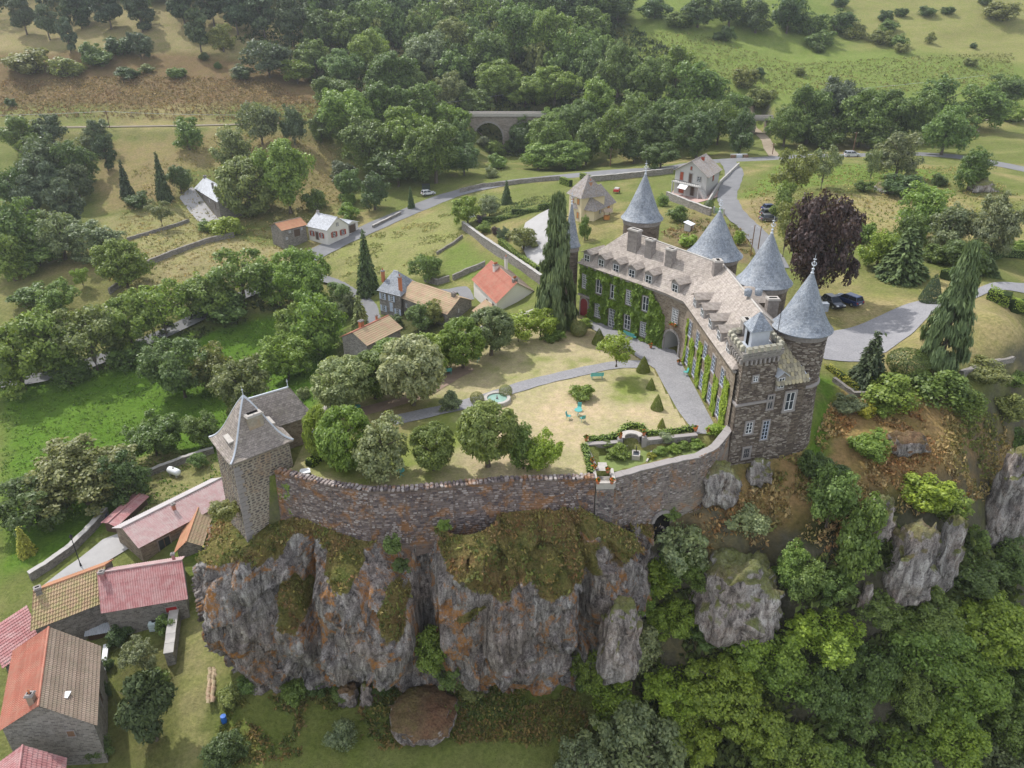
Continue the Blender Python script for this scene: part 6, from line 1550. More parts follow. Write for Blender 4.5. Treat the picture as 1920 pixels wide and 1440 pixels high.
# grey house with awning
gh, gi = house('grey_house', 'grey two storey house with brown shutters and white awning', pz(1267, 317, 4), pz(1326, 330, 4), ('R', 1350, 316), -1.6, 5.6, 2.7, 'gable', M_GREYREND, M_PAVROOF, M_PAVROOF, 'flat', course=.32, ov=.6,
      wins=[('F', .22, 4.3, 1.0, 1.9, dict(closed=M_REDSH)), ('F', .5, 3.2, .9, 2.1, dict(door=M_DARKWOOD)), ('F', .77, 4.4, 1.2, 1.2, dict(sash=M_WHITE)), ('F', .5, 6.6, .5, .8, dict(closed=M_REDSH)), ('F', .25, .2, 1.6, 2.1, dict(door=M_REDSH)), ('F', .6, .2, 1.0, 2.1, dict(door=M_DARKWOOD)), ('R', .5, 4.2, .9, 1.3, dict(closed=M_REDSH)), ('R', .7, 1.4, .5, .5, {})], chims=[(.6, .55, .6, .6, .3, M_REDSH, 0)])
f0, f1, b1, b0, u, n, ze, zr = gi; an_ = math.atan2(u.y, u.x); L_ = (f1 - f0).length; m_ = f0 + u * L_ * .42 + n * .75
bal = MB(); bal.box((m_.x, m_.y, 1.3), (L_ * .85, 1.5, .18), an_); 
for s_ in (-.42, 0, .42): q_ = m_ + u * L_ * s_ + n * .6; bal.box((q_.x, q_.y, -.2), (.25, .25, 2.8), an_)
bal.build('balcony', M_GREYREND, gh)
rl = MB(); q_ = m_ + n * .7; rl.box((q_.x, q_.y, 1.9), (L_ * .85, .06, .08), an_)
for i in range(16): k_ = q_ + u * L_ * .85 * (i / 15 - .5); rl.box((k_.x, k_.y, 1.62), (.04, .04, .55), an_)
rl.build('railing', M_IRON, gh)
aw_ = f0 + u * L_ * .38 + n * 1.5; a3 = [tuple(V3((*(aw_ + u * a_ + n * b_), z_))) for a_, b_, z_ in ((-1.3, 0, 1.15), (1.3, 0, 1.15), (1.3, 1.9, .55), (-1.3, 1.9, .55))]; MB().add(a3 + [(q[0], q[1], q[2] - .05) for q in a3], [(3, 2, 1, 0), (4, 5, 6, 7), (0, 1, 5, 4), (2, 3, 7, 6)]).build('awning', M_WHITE, gh)
stp = MB()
for i in range(9):
    q_ = f0 + u * (L_ * .86 + i * .3) + n * .75; stp.box((q_.x, q_.y, 1.2 - i * .3 - .4), (.32, 1.1, .8), an_)
stp.build('staircase', M_GREYREND, gh)
patch('house_terrace', [tuple(P(a, b, -1.6)) for a, b in ((1258, 362), (1300, 385), (1345, 376), (1352, 366), (1322, 362), (1266, 350))], flat('pink_paving', (.46, .32, .28), .9, .1, var=.2, scale=2), .1, 1.0, None, 'pinkish paved terrace before the grey house')

# ------------------------------------------------------------------ field and garden walls
def wall_px(name, pts, thick, h, mat, label, cope=None, zz=None):
    w_ = [G(a, b) if zz is None else P(a, b, zz) for a, b in pts]
    return tag(swept_wall(name, [xy(q) for q in w_], thick, [q.z + h for q in w_], [q.z - 1.5 for q in w_], mat, .05, .05, 5, None, cope, .08)[0], label, 'wall')
wall_px('field_wall', [(208, 552), (240, 528), (285, 496), (340, 474), (395, 455), (440, 445)], .6, 1.3, M_GREYST, 'dry stone field wall curving along the straw coloured field')
wall_px('field_wall', [(240, 452), (290, 437), (330, 425), (356, 416)], .5, .8, M_GREYST, 'low field wall beneath the lone apple tree')
wall_px('roadside_wall', [(862, 362), (905, 352), (950, 348), (1000, 342), (1050, 338)], .5, 1.2, M_GREYST, 'stone roadside wall above the vegetable garden')
wall_px('roadside_wall', [(1095, 342), (1140, 338), (1200, 332), (1262, 325)], .5, 1.4, M_GREYST, 'long grey stone wall between the road and the lawn behind the far tower', M_CONC)
wall_px('terrace_wall', [(1248, 372), (1290, 390), (1330, 405)], .5, 1.6, M_GREYST, 'rough retaining wall under the grey house terrace', M_CONC)
wall_px('garden_wall', [(1318, 400), (1352, 345), (1386, 312)], .35, 1.0, M_CONC, 'pale concrete garden wall between the grey house and the side road', None)
wall_px('boundary_wall', [(866, 430), (900, 456), (950, 490), (1000, 525), (1012, 534)], .6, 1.9, M_GREYST, 'long stone boundary wall descending behind the red tiled house', M_CONC)
wall_px('field_wall', [(820, 478), (852, 458), (868, 446)], .4, .7, M_GREYST, 'short field wall stub at the grassy bank', None)
wall_px('garden_wall', [(795, 528), (820, 535), (843, 528)], .6, 1.3, M_GREYST, 'dark curved garden wall behind the shuttered house')
wall_px('garden_wall', [(850, 526), (880, 512), (910, 500)], .6, 1.2, M_GREYST, 'dark stone garden wall left of the red tiled roof')
wall_px('yard_wall', [(60, 1090), (100, 1065), (140, 1035), (175, 1000), (205, 965)], .6, 1.2, M_GREYST, 'rubble yard wall behind the village houses', M_CONC)
wall_px('yard_wall', [(213, 925), (255, 905), (300, 886), (350, 867), (402, 850)], .5, 1.0, M_GREYST, 'pale wall along the meadow edge near the gas tank', M_CONC)
wall_px('garden_wall', [(330, 1245), (335, 1200), (340, 1160)], .9, 1.8, M_GREYST, 'thick pale topped wall beside the grassy track', M_CONC)
wall_px('garden_wall', [(187, 1330), (196, 1290), (205, 1215)], .4, .6, M_CONC, 'white kerb wall around the flower bed right of the big house', M_WHITE)
wall_px('lawn_wall', [(1560, 716), (1600, 745), (1650, 742), (1700, 730)], .5, .6, M_GREYST, 'broken dry stone wall at the edge of the east lawn')
wall_px('lawn_wall', [(1805, 708), (1850, 692), (1900, 680), (1950, 668)], .6, .8, M_GREYST, 'rough stone wall bounding the dry lawn at the right edge')
wall_px('roadside_wall', [(700, 428), (740, 408), (752, 402)], .4, .7, M_GREYST, 'low wall on the far verge left of the white car', M_CONC)
# yard of the village
patch('village_yard', [tuple(P(a, b, -24)) for a, b in ((150, 1050), (195, 1018), (240, 1005), (262, 1030), (200, 1058), (120, 1090), (70, 1115), (60, 1105))], M_YARD, .12, 1.0, None, 'pale concrete village yard')
patch('house_yard', [tuple(P(a, b, -11.5)) for a, b in ((340, 390), (366, 380), (412, 408), (405, 420), (370, 410))], M_YARD, .12, 1.0, None, 'grey yard before the long stone house')
strip('lane', [tuple(P(*q)) for q in ((600, 520, -17), (640, 534, -17), (690, 560, -16.6), (704, 600, -16.8), (690, 640, -17), (670, 672, -18))], 3.6, M_ASPH, .14, 1.2, 6, None, 'narrow lane past the shuttered house')
strip('lane', [tuple(P(*q)) for q in ((790, 545, -14), (840, 540, -12.5), (868, 532, -11.5), (880, 560, -12.5))], 3.4, M_ASPH, .14, 1.2, 6, None, 'tarmac drive between the barn and the red tiled house')
patch('house_drive', [tuple(P(a, b, -4.5)) for a, b in ((985, 415), (1040, 395), (1060, 410), (1062, 440), (1030, 470), (1000, 480), (975, 440))], M_YARD, .12, 1.2, None, 'pale gravel drive by the cream house')
strip('farm_track', [(77, 225), (80, 240), (83, 256), (84.5, 272), (86, 288)], 3.2, flat('track_dirt', (.33, .27, .2), .95, .1, var=.3, scale=.8), .12, 1.2, 5, None, 'beige dirt track passing under the railway bridge')

# ------------------------------------------------------------------ viaduct, rail bridge, rails
vd = empty('viaduct', (-1.7, 275, -8), 0, 'stone railway viaduct with round arches among the trees', 'viaduct')
M_VIA = masonry('viaduct_stone', (.27, .23, .20), (.38, .33, .29), (.30, .27, .24), .8, .4, .02, .4, (.7, .62, .56))
arches = [-21.1, -8.2, 4.7, 17.6]; ra_, zs, zt_, zb_ = 4.9, -2.3, 4.7, -9
for y_, flip in ((272.6, False), (277.4, True)):
    m_ = MB(); x = -29.0
    for c_ in arches:
        m_.quad((x, y_, zb_), (c_ - ra_, y_, zb_), (c_ - ra_, y_, zs), (c_ - ra_, y_, zt_), (x, y_, zt_))
        for i in range(12):
            a0_, a1_ = math.pi * i / 12, math.pi * (i + 1) / 12; xa, xb = c_ - ra_ * math.cos(a0_), c_ - ra_ * math.cos(a1_)
            m_.quad((xa, y_, zs + ra_ * math.sin(a0_)), (xb, y_, zs + ra_ * math.sin(a1_)), (xb, y_, zt_), (xa, y_, zt_))
        x = c_ + ra_
    m_.quad((x, y_, zb_), (26, y_, zb_), (26, y_, zt_), (x, y_, zt_)); m_.build('spandrel_wall', M_VIA, vd)
for c_ in arches:
    m_ = MB(); pr_ = [(-ra_, zb_)] + [(-ra_ * math.cos(math.pi * i / 12), zs + ra_ * math.sin(math.pi * i / 12)) for i in range(13)] + [(ra_, zb_)]
    for (x0, z0), (x1, z1_) in zip(pr_[:-1], pr_[1:]): m_.quad((c_ + x0, 272.6, z0), (c_ + x1, 272.6, z1_), (c_ + x1, 277.4, z1_), (c_ + x0, 277.4, z0))
    m_.build('arch_barrel', M_VIA, vd)
    v_ = MB()
    for i in range(14):
        a0_, a1_ = math.pi * (i + .05) / 14, math.pi * (i + .95) / 14
        v_.add([(c_ - r_ * math.cos(t_), y_, zs + r_ * math.sin(t_)) for y_ in (272.65, 272.4) for r_, t_ in ((ra_ - .02, a0_), (ra_ + .6, a0_), (ra_ + .6, a1_), (ra_ - .02, a1_))], [(4, 5, 6, 7), (1, 2, 6, 5), (3, 0, 4, 7)])
    v_.build('voussoirs', M_SURR, vd)
MB().box((-1.5, 275, 4.85), (56, 5.6, .3)).build('deck_slab', M_TRIM, vd)
pp = MB(); pp.box((-1.5, 272.5, 5.4), (56, .3, .75)); pp.box((-1.5, 277.5, 5.4), (56, .3, .75)); pp.build('parapet', M_TRIM, vd)
strip('railway', [(p_[0], p_[1]) for p_ in RAIL], 2.6, flat('ballast', (.24, .205, .15), .95, .1, var=.35, scale=.6), .22, 3.0, 4, None, 'railway ballast bed on its terrace')
rb_ = empty('rail_bridge', (83.8, 264, 0), 0, 'small girder railway bridge over the dirt track', 'bridge')
for sx in (-1, 1):
    MB().box((83.8 + sx * 3.6, 264, 1.9), (2.4, 6.4, 6)).build('abutment', M_VIA, rb_)
MB().box((83.8, 264, 5.1), (9.0, 5.2, .5)).build('deck', M_CONC, rb_)
for y_ in (261.3, 266.7): MB().box((83.8, y_, 5.6), (9.6, .25, .8)).build('girder', M_TRIM, rb_)

# ------------------------------------------------------------------ poles and wires
def pole(px, py, top, label, arms=1, r_=.11):
    g = G(px, py); zt2 = ztip2(g, top)
    o = empty('utility_pole', g, 0, label, 'utility pole', 'utility poles')
    MB().tube([(0, 0, -.3), (0, 0, zt2 - g.z)], [r_ * 1.3, r_], 7).build('post', M_BROWNWOOD, o, False)
    h = zt2 - g.z
    for i in range(arms):
        ar_ = MB().box((0, 0, h - .4 - i * .6), (1.3, .1, .1)).build('crossarm', M_BROWNWOOD, o, False)
    for x_ in (-.5, .5): MB().lathe([(.04, 0), (.06, .1), (.03, .2)], (x_, 0, h - .35), 6).build('insulator', M_WHITE, o, False)
    return V3((g.x, g.y, zt2 - .3))
pA = pole(206, 240, 207, 'wooden pole with wires on the brown hillside at far left', 2)
pB = pole(1002, 196, 166, 'wooden pole above the viaduct deck')
pC = pole(1599, 285, 247, 'tilted wooden pole just behind the silver car')
pD = pole(1448, 290, 268, 'short pole left of the silver car by the dirt track'); pE = pole(1828, 262, 244, 'wooden pole on the grassy bank near the right edge'); pF = pole(1144, 312, 278, 'thin pole at the road verge below the big ash')
pG = pole(1407, 480, 422, 'dark bare pole left of the two by the parked cars', 0, .08); pH = pole(1421, 468, 424, 'dark bare pole right of the two by the parked cars', 0, .08)
pI = pole(1836, 178, 162, 'small pole on the hill meadow at right', 1)
def wire(a, b, sag, label):
    pts = [a.lerp(b, i / 16) - V3((0, 0, sag * 4 * (i / 16) * (1 - i / 16))) for i in range(17)]
    tag(MB().tube([tuple(p_) for p_ in pts], .035, 4).build('power_line', M_ZINC), label, 'power line')
wire(V3((-260, 232, 13)), pA, 2.0, 'overhead wire running from the left edge to the hillside pole'); wire(pA, pB, 4.0, 'overhead wire crossing the wood towards the viaduct pole'); wire(pB, pI + V3((0, 0, 4)), 4.0, 'overhead wire from the viaduct pole over the east meadow')

# ------------------------------------------------------------------ vehicles
def carpaint(name, c): 
    t = NT(name); t.b.inputs['Coat Weight'].default_value = .6; MAT[name] = t.done(c, .35, .5, .2); return t.m
M_CARGL = flat('car_glass', (.02, .024, .03), .08, .6); M_TYRE = flat('tyre', (.02, .02, .02), .9); M_RIM = flat('rim', (.45, .46, .48), .35, .5, .7)
M_HEADL = flat('headlight', (.7, .72, .75), .15, .6); M_TAIL = flat('tail_light', (.35, .02, .02), .2, .5); M_PLATE = flat('number_plate', (.75, .75, .7), .5)
def car(loc, rz, mat, label, L=4.2, W=1.76, H=1.5, suv=False):
    o = empty('parked_car', loc, rz, label, 'car', 'cars')
    hb = .82 if not suv else .92
    # side profile x (front +), z ; half widths
    prof = [(-L / 2, .32), (-L / 2 - .03, .62), (-L / 2 + .05, hb), (-L * .18, hb + .02), (L * .16, hb), (L / 2 - .25, hb - .14), (L / 2, .58), (L / 2 - .02, .3)]
    b = MB(); n_ = len(prof); secs = []
    for sy, k in ((-1, .0), (-1, 1), (1, 1), (1, .0)):
        secs.append([(x * (1 if k else .985), sy * W / 2 * (1 if k == 0 else .0) + sy * (W / 2 if k else 0), z) for x, z in prof])
    rows = []
    for y_, in_, dz in ((-W / 2 + .02, .06, -.02), (-W / 2, .0, 0), (-W / 2 + .12, .02, .05), (W / 2 - .12, .02, .05), (W / 2, .0, 0), (W / 2 - .02, .06, -.02)):
        rows.append([(x * (1 - in_ * .4), y_, z + (dz if z > .6 else 0)) for x, z in prof])
    vs = [p_ for r_ in rows for p_ in r_]; fs = []
    for j in range(len(rows) - 1):
        for i in range(n_ - 1): fs.append((j * n_ + i, j * n_ + i + 1, (j + 1) * n_ + i + 1, (j + 1) * n_ + i))
        fs.append((j * n_ + n_ - 1, j * n_, (j + 1) * n_, (j + 1) * n_ + n_ - 1))
    fs += [tuple(range(n_ - 1, -1, -1)), tuple((len(rows) - 1) * n_ + i for i in range(n_))]
    b.add(vs, fs); bo = link('body', b.mesh('body', mat), o, False); bevel(bo, .05, 2)
    # greenhouse: glass body with painted roof and pillars
    xr, xf = (-L / 2 + .1, L * .18) if suv or L < 4.1 else (-L / 2 + .35, L * .18)
    rr_, rf_ = (xr + .28, xf - .55)
    def lay(z, x0, x1, w_): return [(x0, -w_, z), (x1, -w_, z), (x1, w_, z), (x0, w_, z)]
    g_ = MB(); v_ = lay(hb - .02, xr, xf + .25, W / 2 - .08) + lay(H - .08, rr_, rf_, W / 2 - .24); g_.add(v_, [(0, 1, 5, 4), (1, 2, 6, 5), (2, 3, 7, 6), (3, 0, 4, 7)]); link('glass', g_.mesh('glass', M_CARGL), o, False)
    r_ = MB(); v_ = lay(H - .085, rr_ - .04, rf_ + .06, W / 2 - .22) + lay(H, rr_ + .1, rf_ - .12, W / 2 - .34); r_.add(v_, [(4, 5, 6, 7), (0, 1, 5, 4), (1, 2, 6, 5), (2, 3, 7, 6), (3, 0, 4, 7)]); link('roof', r_.mesh('roof', mat), o, False)
    for sy in (-1, 1):
        for xa, xb in ((xf + .25, rf_), (xr, rr_), ((xr + xf) / 2 + .1, (rr_ + rf_) / 2 + .05)):
            link('pillar', MB().tube([(xa, sy * (W / 2 - .07), hb - .03), (xb, sy * (W / 2 - .225), H - .06)], .045, 5).mesh('pillar', mat), o, False)
        link('mirror', MB().box((xf - .02, sy * (W / 2 + .06), hb + .1), (.12, .2, .13)).mesh('mirror', mat), o, False)
        link('headlight', MB().box((L / 2 - .12, sy * (W / 2 - .28), .66), (.22, .36, .14)).mesh('headlight', M_HEADL), o, False)
        link('tail_light', MB().box((-L / 2 + .01, sy * (W / 2 - .2), .74), (.1, .24, .22)).mesh('tail_light', M_TAIL), o, False)
        for x_ in (-L * .31, L * .31):
            wh = MB().lathe([(.2, -.11), (.32, -.11), (.34, 0), (.32, .11), (.2, .11)], n=18).mesh('wheel', M_TYRE); wo = link('wheel', wh, o, False); wo.location = (x_, sy * (W / 2 - .09), .33); wo.rotation_euler = (math.pi / 2, 0, 0)
            link('rim', MB().lathe([(.001, -.115), (.2, -.1), (.21, 0), (.2, .1), (.001, .115)], n=12).mesh('rim', M_RIM), wo, False)
    link('bumper', MB().box((L / 2 - .01, 0, .42), (.12, W * .8, .16)).mesh('bumper', M_TYRE), o, False)
    link('number_plate', MB().box((-L / 2 - .04, 0, .5), (.03, .5, .12)).mesh('number_plate', M_PLATE), o, False)
    return o
c_silver, c_white, c_blue, c_black, c_grey = carpaint('silver_paint', (.55, .57, .6)), carpaint('white_car_paint', (.78, .79, .8)), carpaint('dark_blue_paint', (.02, .04, .13)), carpaint('black_paint', (.02, .02, .024)), carpaint('graphite_paint', (.06, .065, .075))
def G2(px, py, up=.12): g = G(px, py); return (g.x, g.y, g.z + up)
car(G2(1597, 294), R(2), c_silver, 'silver estate car driving on the valley road', 4.5, 1.85, 1.6, True)
car(G2(803, 366), R(28), c_white, 'white hatchback at the roadside by the wood', 4.0, 1.75, 1.48)
car(G2(1445, 396), R(8), c_blue, 'dark blue car at the top of the three parked in the grass', 4.2); car(G2(1443, 405), R(4), c_grey, 'graphite car in the middle of the three parked in the grass', 4.2); car(G2(1442, 415), R(6), carpaint('dark_grey_paint', (.09, .092, .1)), 'dark grey car nearest the castle of the three parked', 4.1)
car(G2(1560, 574), R(-75), c_black, 'black car half hidden behind the near cone roof', 4.2); car(G2(1588, 569), R(120), c_blue, 'dark blue estate under the copper beech', 4.5, 1.84, 1.6, True)
# dark recycling bin behind the white car
bn = empty('recycling_bin', G2(799, 356), R(20), 'dark container behind the white hatchback', 'bin')
link('box', MB().box((0, 0, .75), (2.2, 1.3, 1.4), 0, .95).mesh('box', flat('bin_green', (.035, .05, .04), .6)), bn, False); link('lid', MB().box((0, 0, 1.5), (2.25, 1.35, .12)).mesh('lid', M_IRON), bn, False)
# small red and grey trailer behind the cream house
tr_ = empty('garden_trailer', G2(1156, 362), R(70), 'small red trailer with grey cover on the lawn behind the cream house', 'trailer')
link('body', MB().box((0, 0, .7), (2.0, 1.3, .6)).mesh('body', flat('red_paint', (.5, .04, .04), .5)), tr_, False); link('cover', MB().box((.1, 0, 1.1), (1.8, 1.25, .25), 0, .85).mesh('cover', M_CONC), tr_, False)
for sy in (-1, 1): w_ = link('wheel', MB().lathe([(.1, -.08), (.28, -.08), (.28, .08), (.1, .08)], n=14).mesh('wheel', M_TYRE), tr_, False); w_.location = (0, sy * .72, .28); w_.rotation_euler = (math.pi / 2, 0, 0)
link('drawbar', MB().tube([(1, 0, .5), (1.9, 0, .45)], .04, 5).mesh('drawbar', M_IRON), tr_, False)
# well with tiled roof on the lawn of the cream house
wl_ = empty('garden_well', G2(1137, 412), R(30), 'little well with brown tiled roof before the cream house', 'well')
link('ring', MB().lathe([(.7, 0), (.7, .8), (.5, .8), (.5, .1)], n=14).mesh('ring', M_ORANGESH), wl_, False)
for sx in (-1, 1): link('post', MB().box((sx * .7, 0, .9), (.1, .1, 1.8)).mesh('post', M_BROWNWOOD), wl_, False)
link('roof', MB().prism([(-1, -.8), (1, -.8), (1, .8), (-1, .8)], 1.7, 2.35, True, [(-1, -.05), (1, -.05), (1, .05), (-1, .05)]).mesh('roof', M_T_BROWN), wl_, False)
# gas tank, lamp, barrel, tank, solar panel, tiles
gt = empty('gas_tank', G2(328, 892, 0), R(-28), 'white horizontal gas tank on the dry grass by the barn', 'gas tank')
tk = MB().lathe([(.001, -1.25), (.3, -1.2), (.5, -1.0), (.55, -.7), (.55, .7), (.5, 1.0), (.3, 1.2), (.001, 1.25)], n=18); tm = tk.mesh('shell', M_WHITE, True); to = link('shell', tm, gt, False); to.location = (0, 0, .85); to.rotation_euler = (0, math.pi / 2, 0)
for sx in (-.7, .7): link('saddle', MB().box((sx, 0, .2), (.2, .8, .4)).mesh('saddle', M_CONC), gt, False)
link('valve_cover', MB().lathe([(.15, 0), (.15, .18), (.001, .2)], (0, 0, 1.38), 10).mesh('valve_cover', M_CONC), gt, False)
lg = G(152, 1062); lp_ = empty('street_lamp', lg, 0, 'old style black street lamp beside the village yard wall', 'street lamp')
zl = ztip2(lg, 1002) - lg.z
link('post', MB().lathe([(.14, 0), (.1, .5), (.06, .6), (.05, zl - .9), (.08, zl - .85)], n=8).mesh('post', M_IRON), lp_, False); link('lantern', MB().lathe([(.08, zl - .85), (.2, zl - .4), (.2, zl - .36)], n=6).mesh('lantern', M_GLASS), lp_, False); link('cap', MB().lathe([(.24, zl - .36), (.1, zl - .12), (.02, zl)], n=6).mesh('cap', M_IRON), lp_, False)
br_ = empty('barrel', G2(421, 1354, 0), 0, 'blue plastic barrel beside the heap of stones', 'barrel')
M_BLUEP = flat('blue_plastic', (.02, .12, .45), .5); link('drum', MB().lathe([(.001, 0), (.27, 0), (.3, .25), (.3, .65), (.27, .9), (.25, .92)], n=16).mesh('drum', M_BLUEP), br_, False); link('lid', MB().lathe([(.29, .9), (.29, .95), (.001, .97)], n=16).mesh('lid', M_BLUEP), br_, False)
wt = empty('water_tank', G2(292, 1178, 0), R(10), 'pale square water tank against the pink roofed house', 'water tank'); link('tank', MB().box((0, 0, .6), (1.1, 1.1, 1.1)).mesh('tank', flat('tank_plastic', (.6, .7, .7), .5)), wt, False)
for i in range(3): link('cage_bar', MB().box((0, -.57, .25 + i * .35), (1.16, .03, .05)).mesh('cage_bar', M_ZINC), wt, False)
link('lid', MB().lathe([(.25, 1.15), (.25, 1.22), (.001, 1.23)], n=12).mesh('lid', M_IRON), wt, False)
sp = empty('solar_panel', G2(190, 972, 0), R(25), 'small dark solar panel by the yard wall', 'solar panel')
link('panel', MB().add([(-.9, -.6, .5), (.9, -.6, .5), (.9, .6, 1.2), (-.9, .6, 1.2), (-.9, -.6, .44), (.9, -.6, .44), (.9, .6, 1.14), (-.9, .6, 1.14)], [(0, 1, 2, 3), (0, 4, 5, 1), (1, 5, 6, 2), (3, 7, 4, 0)]).mesh('panel', flat('solar_cell', (.02, .03, .07), .2, .6)), sp, False)
for sx in (-.7, .7): link('leg', MB().tube([(sx, .5, 0), (sx, .5, 1.1)], .03, 5).mesh('leg', M_ZINC), sp, False)
# stack of roof tiles on the grassy track
tp = empty('tile_stack', G2(402, 1285, 0), R(10), 'row of stacked orange roof tiles at the foot of the rock', 'tile stack'); tme = MB().add([(-.22, 0, 0), (-.15, 0, .16), (0, 0, .22), (.15, 0, .16), (.22, 0, 0), (-.22, .4, .05), (-.15, .4, .21), (0, .4, .27), (.15, .4, .21), (.22, .4, .05)], [(0, 1, 6, 5), (1, 2, 7, 6), (2, 3, 8, 7), (3, 4, 9, 8)]).mesh('tile', M_T_OLD); rr = random.Random(4)
for i in range(46):
    o_ = link('tile', tme, tp, False); o_.location = ((i % 2 - .5) * .45 + rr.uniform(-.08, .08) - i * .012, -2.4 + (i // 2) * .2, .02 + rr.uniform(0, .12)); o_.rotation_euler = (rr.uniform(.2, .5), rr.uniform(-.1, .1), rr.uniform(-.25, .25))
# loose corrugated sheets and lumber by the pink roofed house
for k_, (a_, b_, w_, l_, m_, lb) in enumerate(((188, 1193, 1.2, 2.8, M_ZINC, 'grey corrugated sheets lying beside the pink roofed house'), (192, 1178, 1.4, 2.2, M_BROWNWOOD, 'rusty brown sheet over the wood pile behind the grey sheets'))):
    g_ = G(a_, b_); o_ = empty('sheet_pile', (g_.x, g_.y, g_.z + .9), R(15), lb, 'sheet pile')
    for i in range(3): sh_o = roof_sheet('sheet', None, (-l_ / 2, -w_ / 2 + i * .35, .0 + i * .05), (l_ / 2, -w_ / 2 + i * .35, .0 + i * .05), (l_ / 2, w_ / 2 + i * .35 - .5, .2 + i * .05), (-l_ / 2, w_ / 2 + i * .35 - .5, .2 + i * .05), m_, 'corr', .25, .03); sh_o.parent = o_
    link('rack', MB().box((0, 0, -.5), (l_ * .8, w_ * .6, .9)).mesh('rack', M_DARKWOOD), o_, False)
# flat roofed garden shed, cold frame and pump shelter across the side road
sg = empty('bin_shelter', G2(1386, 297, 0), R(4), 'low wooden bin shelter with white frame at the road junction', 'shelter')
link('side', MB().box((-1.9, 0, .5), (1.2, .9, .9)).mesh('side', M_BROWNWOOD), sg, False); link('side', MB().box((1.9, 0, .5), (1.2, .9, .9)).mesh('side', M_BROWNWOOD), sg, False); link('frame', MB().box((0, .6, 1.1), (5.0, .15, .2)).box((-2.4, .6, .6), (.15, .15, 1.1)).box((2.4, .6, .6), (.15, .15, 1.1)).mesh('frame', M_WHITE), sg, False); link('bin', MB().box((0, .2, .55), (1.6, .7, .9)).mesh('bin', M_ZINC), sg, False)
gt2 = empty('garden_gate', G2(1347, 402, 0), R(-50), 'teal garden gate between concrete posts at the side road', 'gate')
for sx in (-1, 1): link('post', MB().box((sx * 1.3, 0, .7), (.3, .3, 1.5)).mesh('post', M_CONC), gt2, False)
for i in range(9): link('bar', MB().box((-1.0 + i * .25, 0, .7), (.06, .05, 1.2)).mesh('bar', M_TEAL), gt2, False)
sd = empty('garden_shed', G2(1291, 432, 0), R(50), 'little white shed at the edge of the kitchen garden', 'shed'); link('wall', MB().box((0, 0, .7), (1.6, 1.3, 1.4)).mesh('wall', M_GREYREND), sd, False); link('roof', MB().add([(-1, -.9, 1.35), (1, -.9, 1.35), (1, .9, 1.8), (-1, .9, 1.8), (-1, -.9, 1.25), (1, -.9, 1.25)], [(0, 1, 2, 3), (4, 5, 1, 0)]).mesh('roof', M_WHITE), sd, False); link('door', MB().box((0, -.67, .6), (.6, .04, 1.2)).mesh('door', M_BROWNWOOD), sd, False)
for k_, (a_, b_, lb) in enumerate(((1316, 352, 'left'), (1182, 330, 'right'))): pass
sn = empty('cold_frame', G2(880, 408, 0), R(20), 'white cold frames beside the vegetable plot', 'cold frame')
for i in range(3): link('pane', MB().add([(-1.5 + i, -.6, .3), (-.6 + i, -.6, .3), (-.6 + i, .6, .6), (-1.5 + i, .6, .6)], [(0, 1, 2, 3)]).mesh('pane', M_PALESLATE), sn, False)
link('frame', MB().box((0, 0, .15), (3.2, 1.3, .28)).mesh('frame', M_WHITE), sn, False)
# ------------------------------------------------------------------ vegetation
def leafmat(name, trans=.34, rough=.48, vc=False):
    t = NT(name); oc = t.n('VertexColor', _layer_name='Col').outputs['Color'] if vc else t.n('ObjectInfo').outputs['Color']
    r = t.n('NewGeometry').outputs['Random Per Island']; p = t.pos(); big = t.noise(p, .45, 3, .6)
    c = t.mix(r, t.mix(1.0, oc, (.62, .66, .6), 'MULTIPLY'), t.mix(1.0, oc, (1.42, 1.32, 1.15), 'MULTIPLY'))
    c = t.mix(t.ramp(big, (.35, 0.), (.65, .7)), c, t.mix(1.0, c, (1.12, 1.07, .86), 'MULTIPLY'))
    t.done(c, rough, .45)
    tr = t.n('BsdfTranslucent'); t.set(tr, 'Color', t.mix(1.0, c, (1.25, 1.3, .7), 'MULTIPLY')); ms = t.n('MixShader'); ms.inputs[0].default_value = trans
    t.t.links.new(t.b.outputs[0], ms.inputs[1]); t.t.links.new(tr.outputs[0], ms.inputs[2]); t.t.links.new(ms.outputs[0], t.out.inputs['Surface'])
    return t.m
M_LEAF = leafmat('foliage'); M_NEEDLE = leafmat('needles', .1, .7); M_TUFT = leafmat('tufts', .2, .8, True)
t = NT('bark'); p = t.pos(); M_BARK = t.done(t.mix(t.noise(t.mapping(p, (4, 4, .8)), 2, 5, .7), (.07, .055, .04), (.22, .185, .15)), .95, .1)
t = NT('pale_bark'); p = t.pos(); M_PBARK = t.done(t.mix(t.noise(t.mapping(p, (3, 3, 1)), 2, 5, .7), (.2, .18, .15), (.42, .39, .34)), .95, .1)
def quads_from(c, n, size, rng, aspect=1.0, along=None):
    """leaf quads at c (k,3) facing n (k,3)"""
    k = len(c); n = n / (np.linalg.norm(n, axis=1)[:, None] + 1e-9)
    a = rng.normal(size=(k, 3)) if along is None else along + rng.normal(size=(k, 3)) * .25
    t_ = a - n * (a * n).sum(1)[:, None]; t_ /= np.linalg.norm(t_, axis=1)[:, None] + 1e-9; b = np.cross(n, t_)
    s = (np.asarray(size) * rng.uniform(.65, 1.35, k))[:, None]
    bend = n * s * .18
    v = np.stack([c - t_ * s * aspect, c - b * s * .62 + bend, c + t_ * s * aspect, c + b * s * .62 + bend], 1).reshape(-1, 3)
    return v, np.arange(4 * k).reshape(k, 4)
def sph(k, rng):
    v = rng.normal(size=(k, 3)); return v / np.linalg.norm(v, axis=1)[:, None]
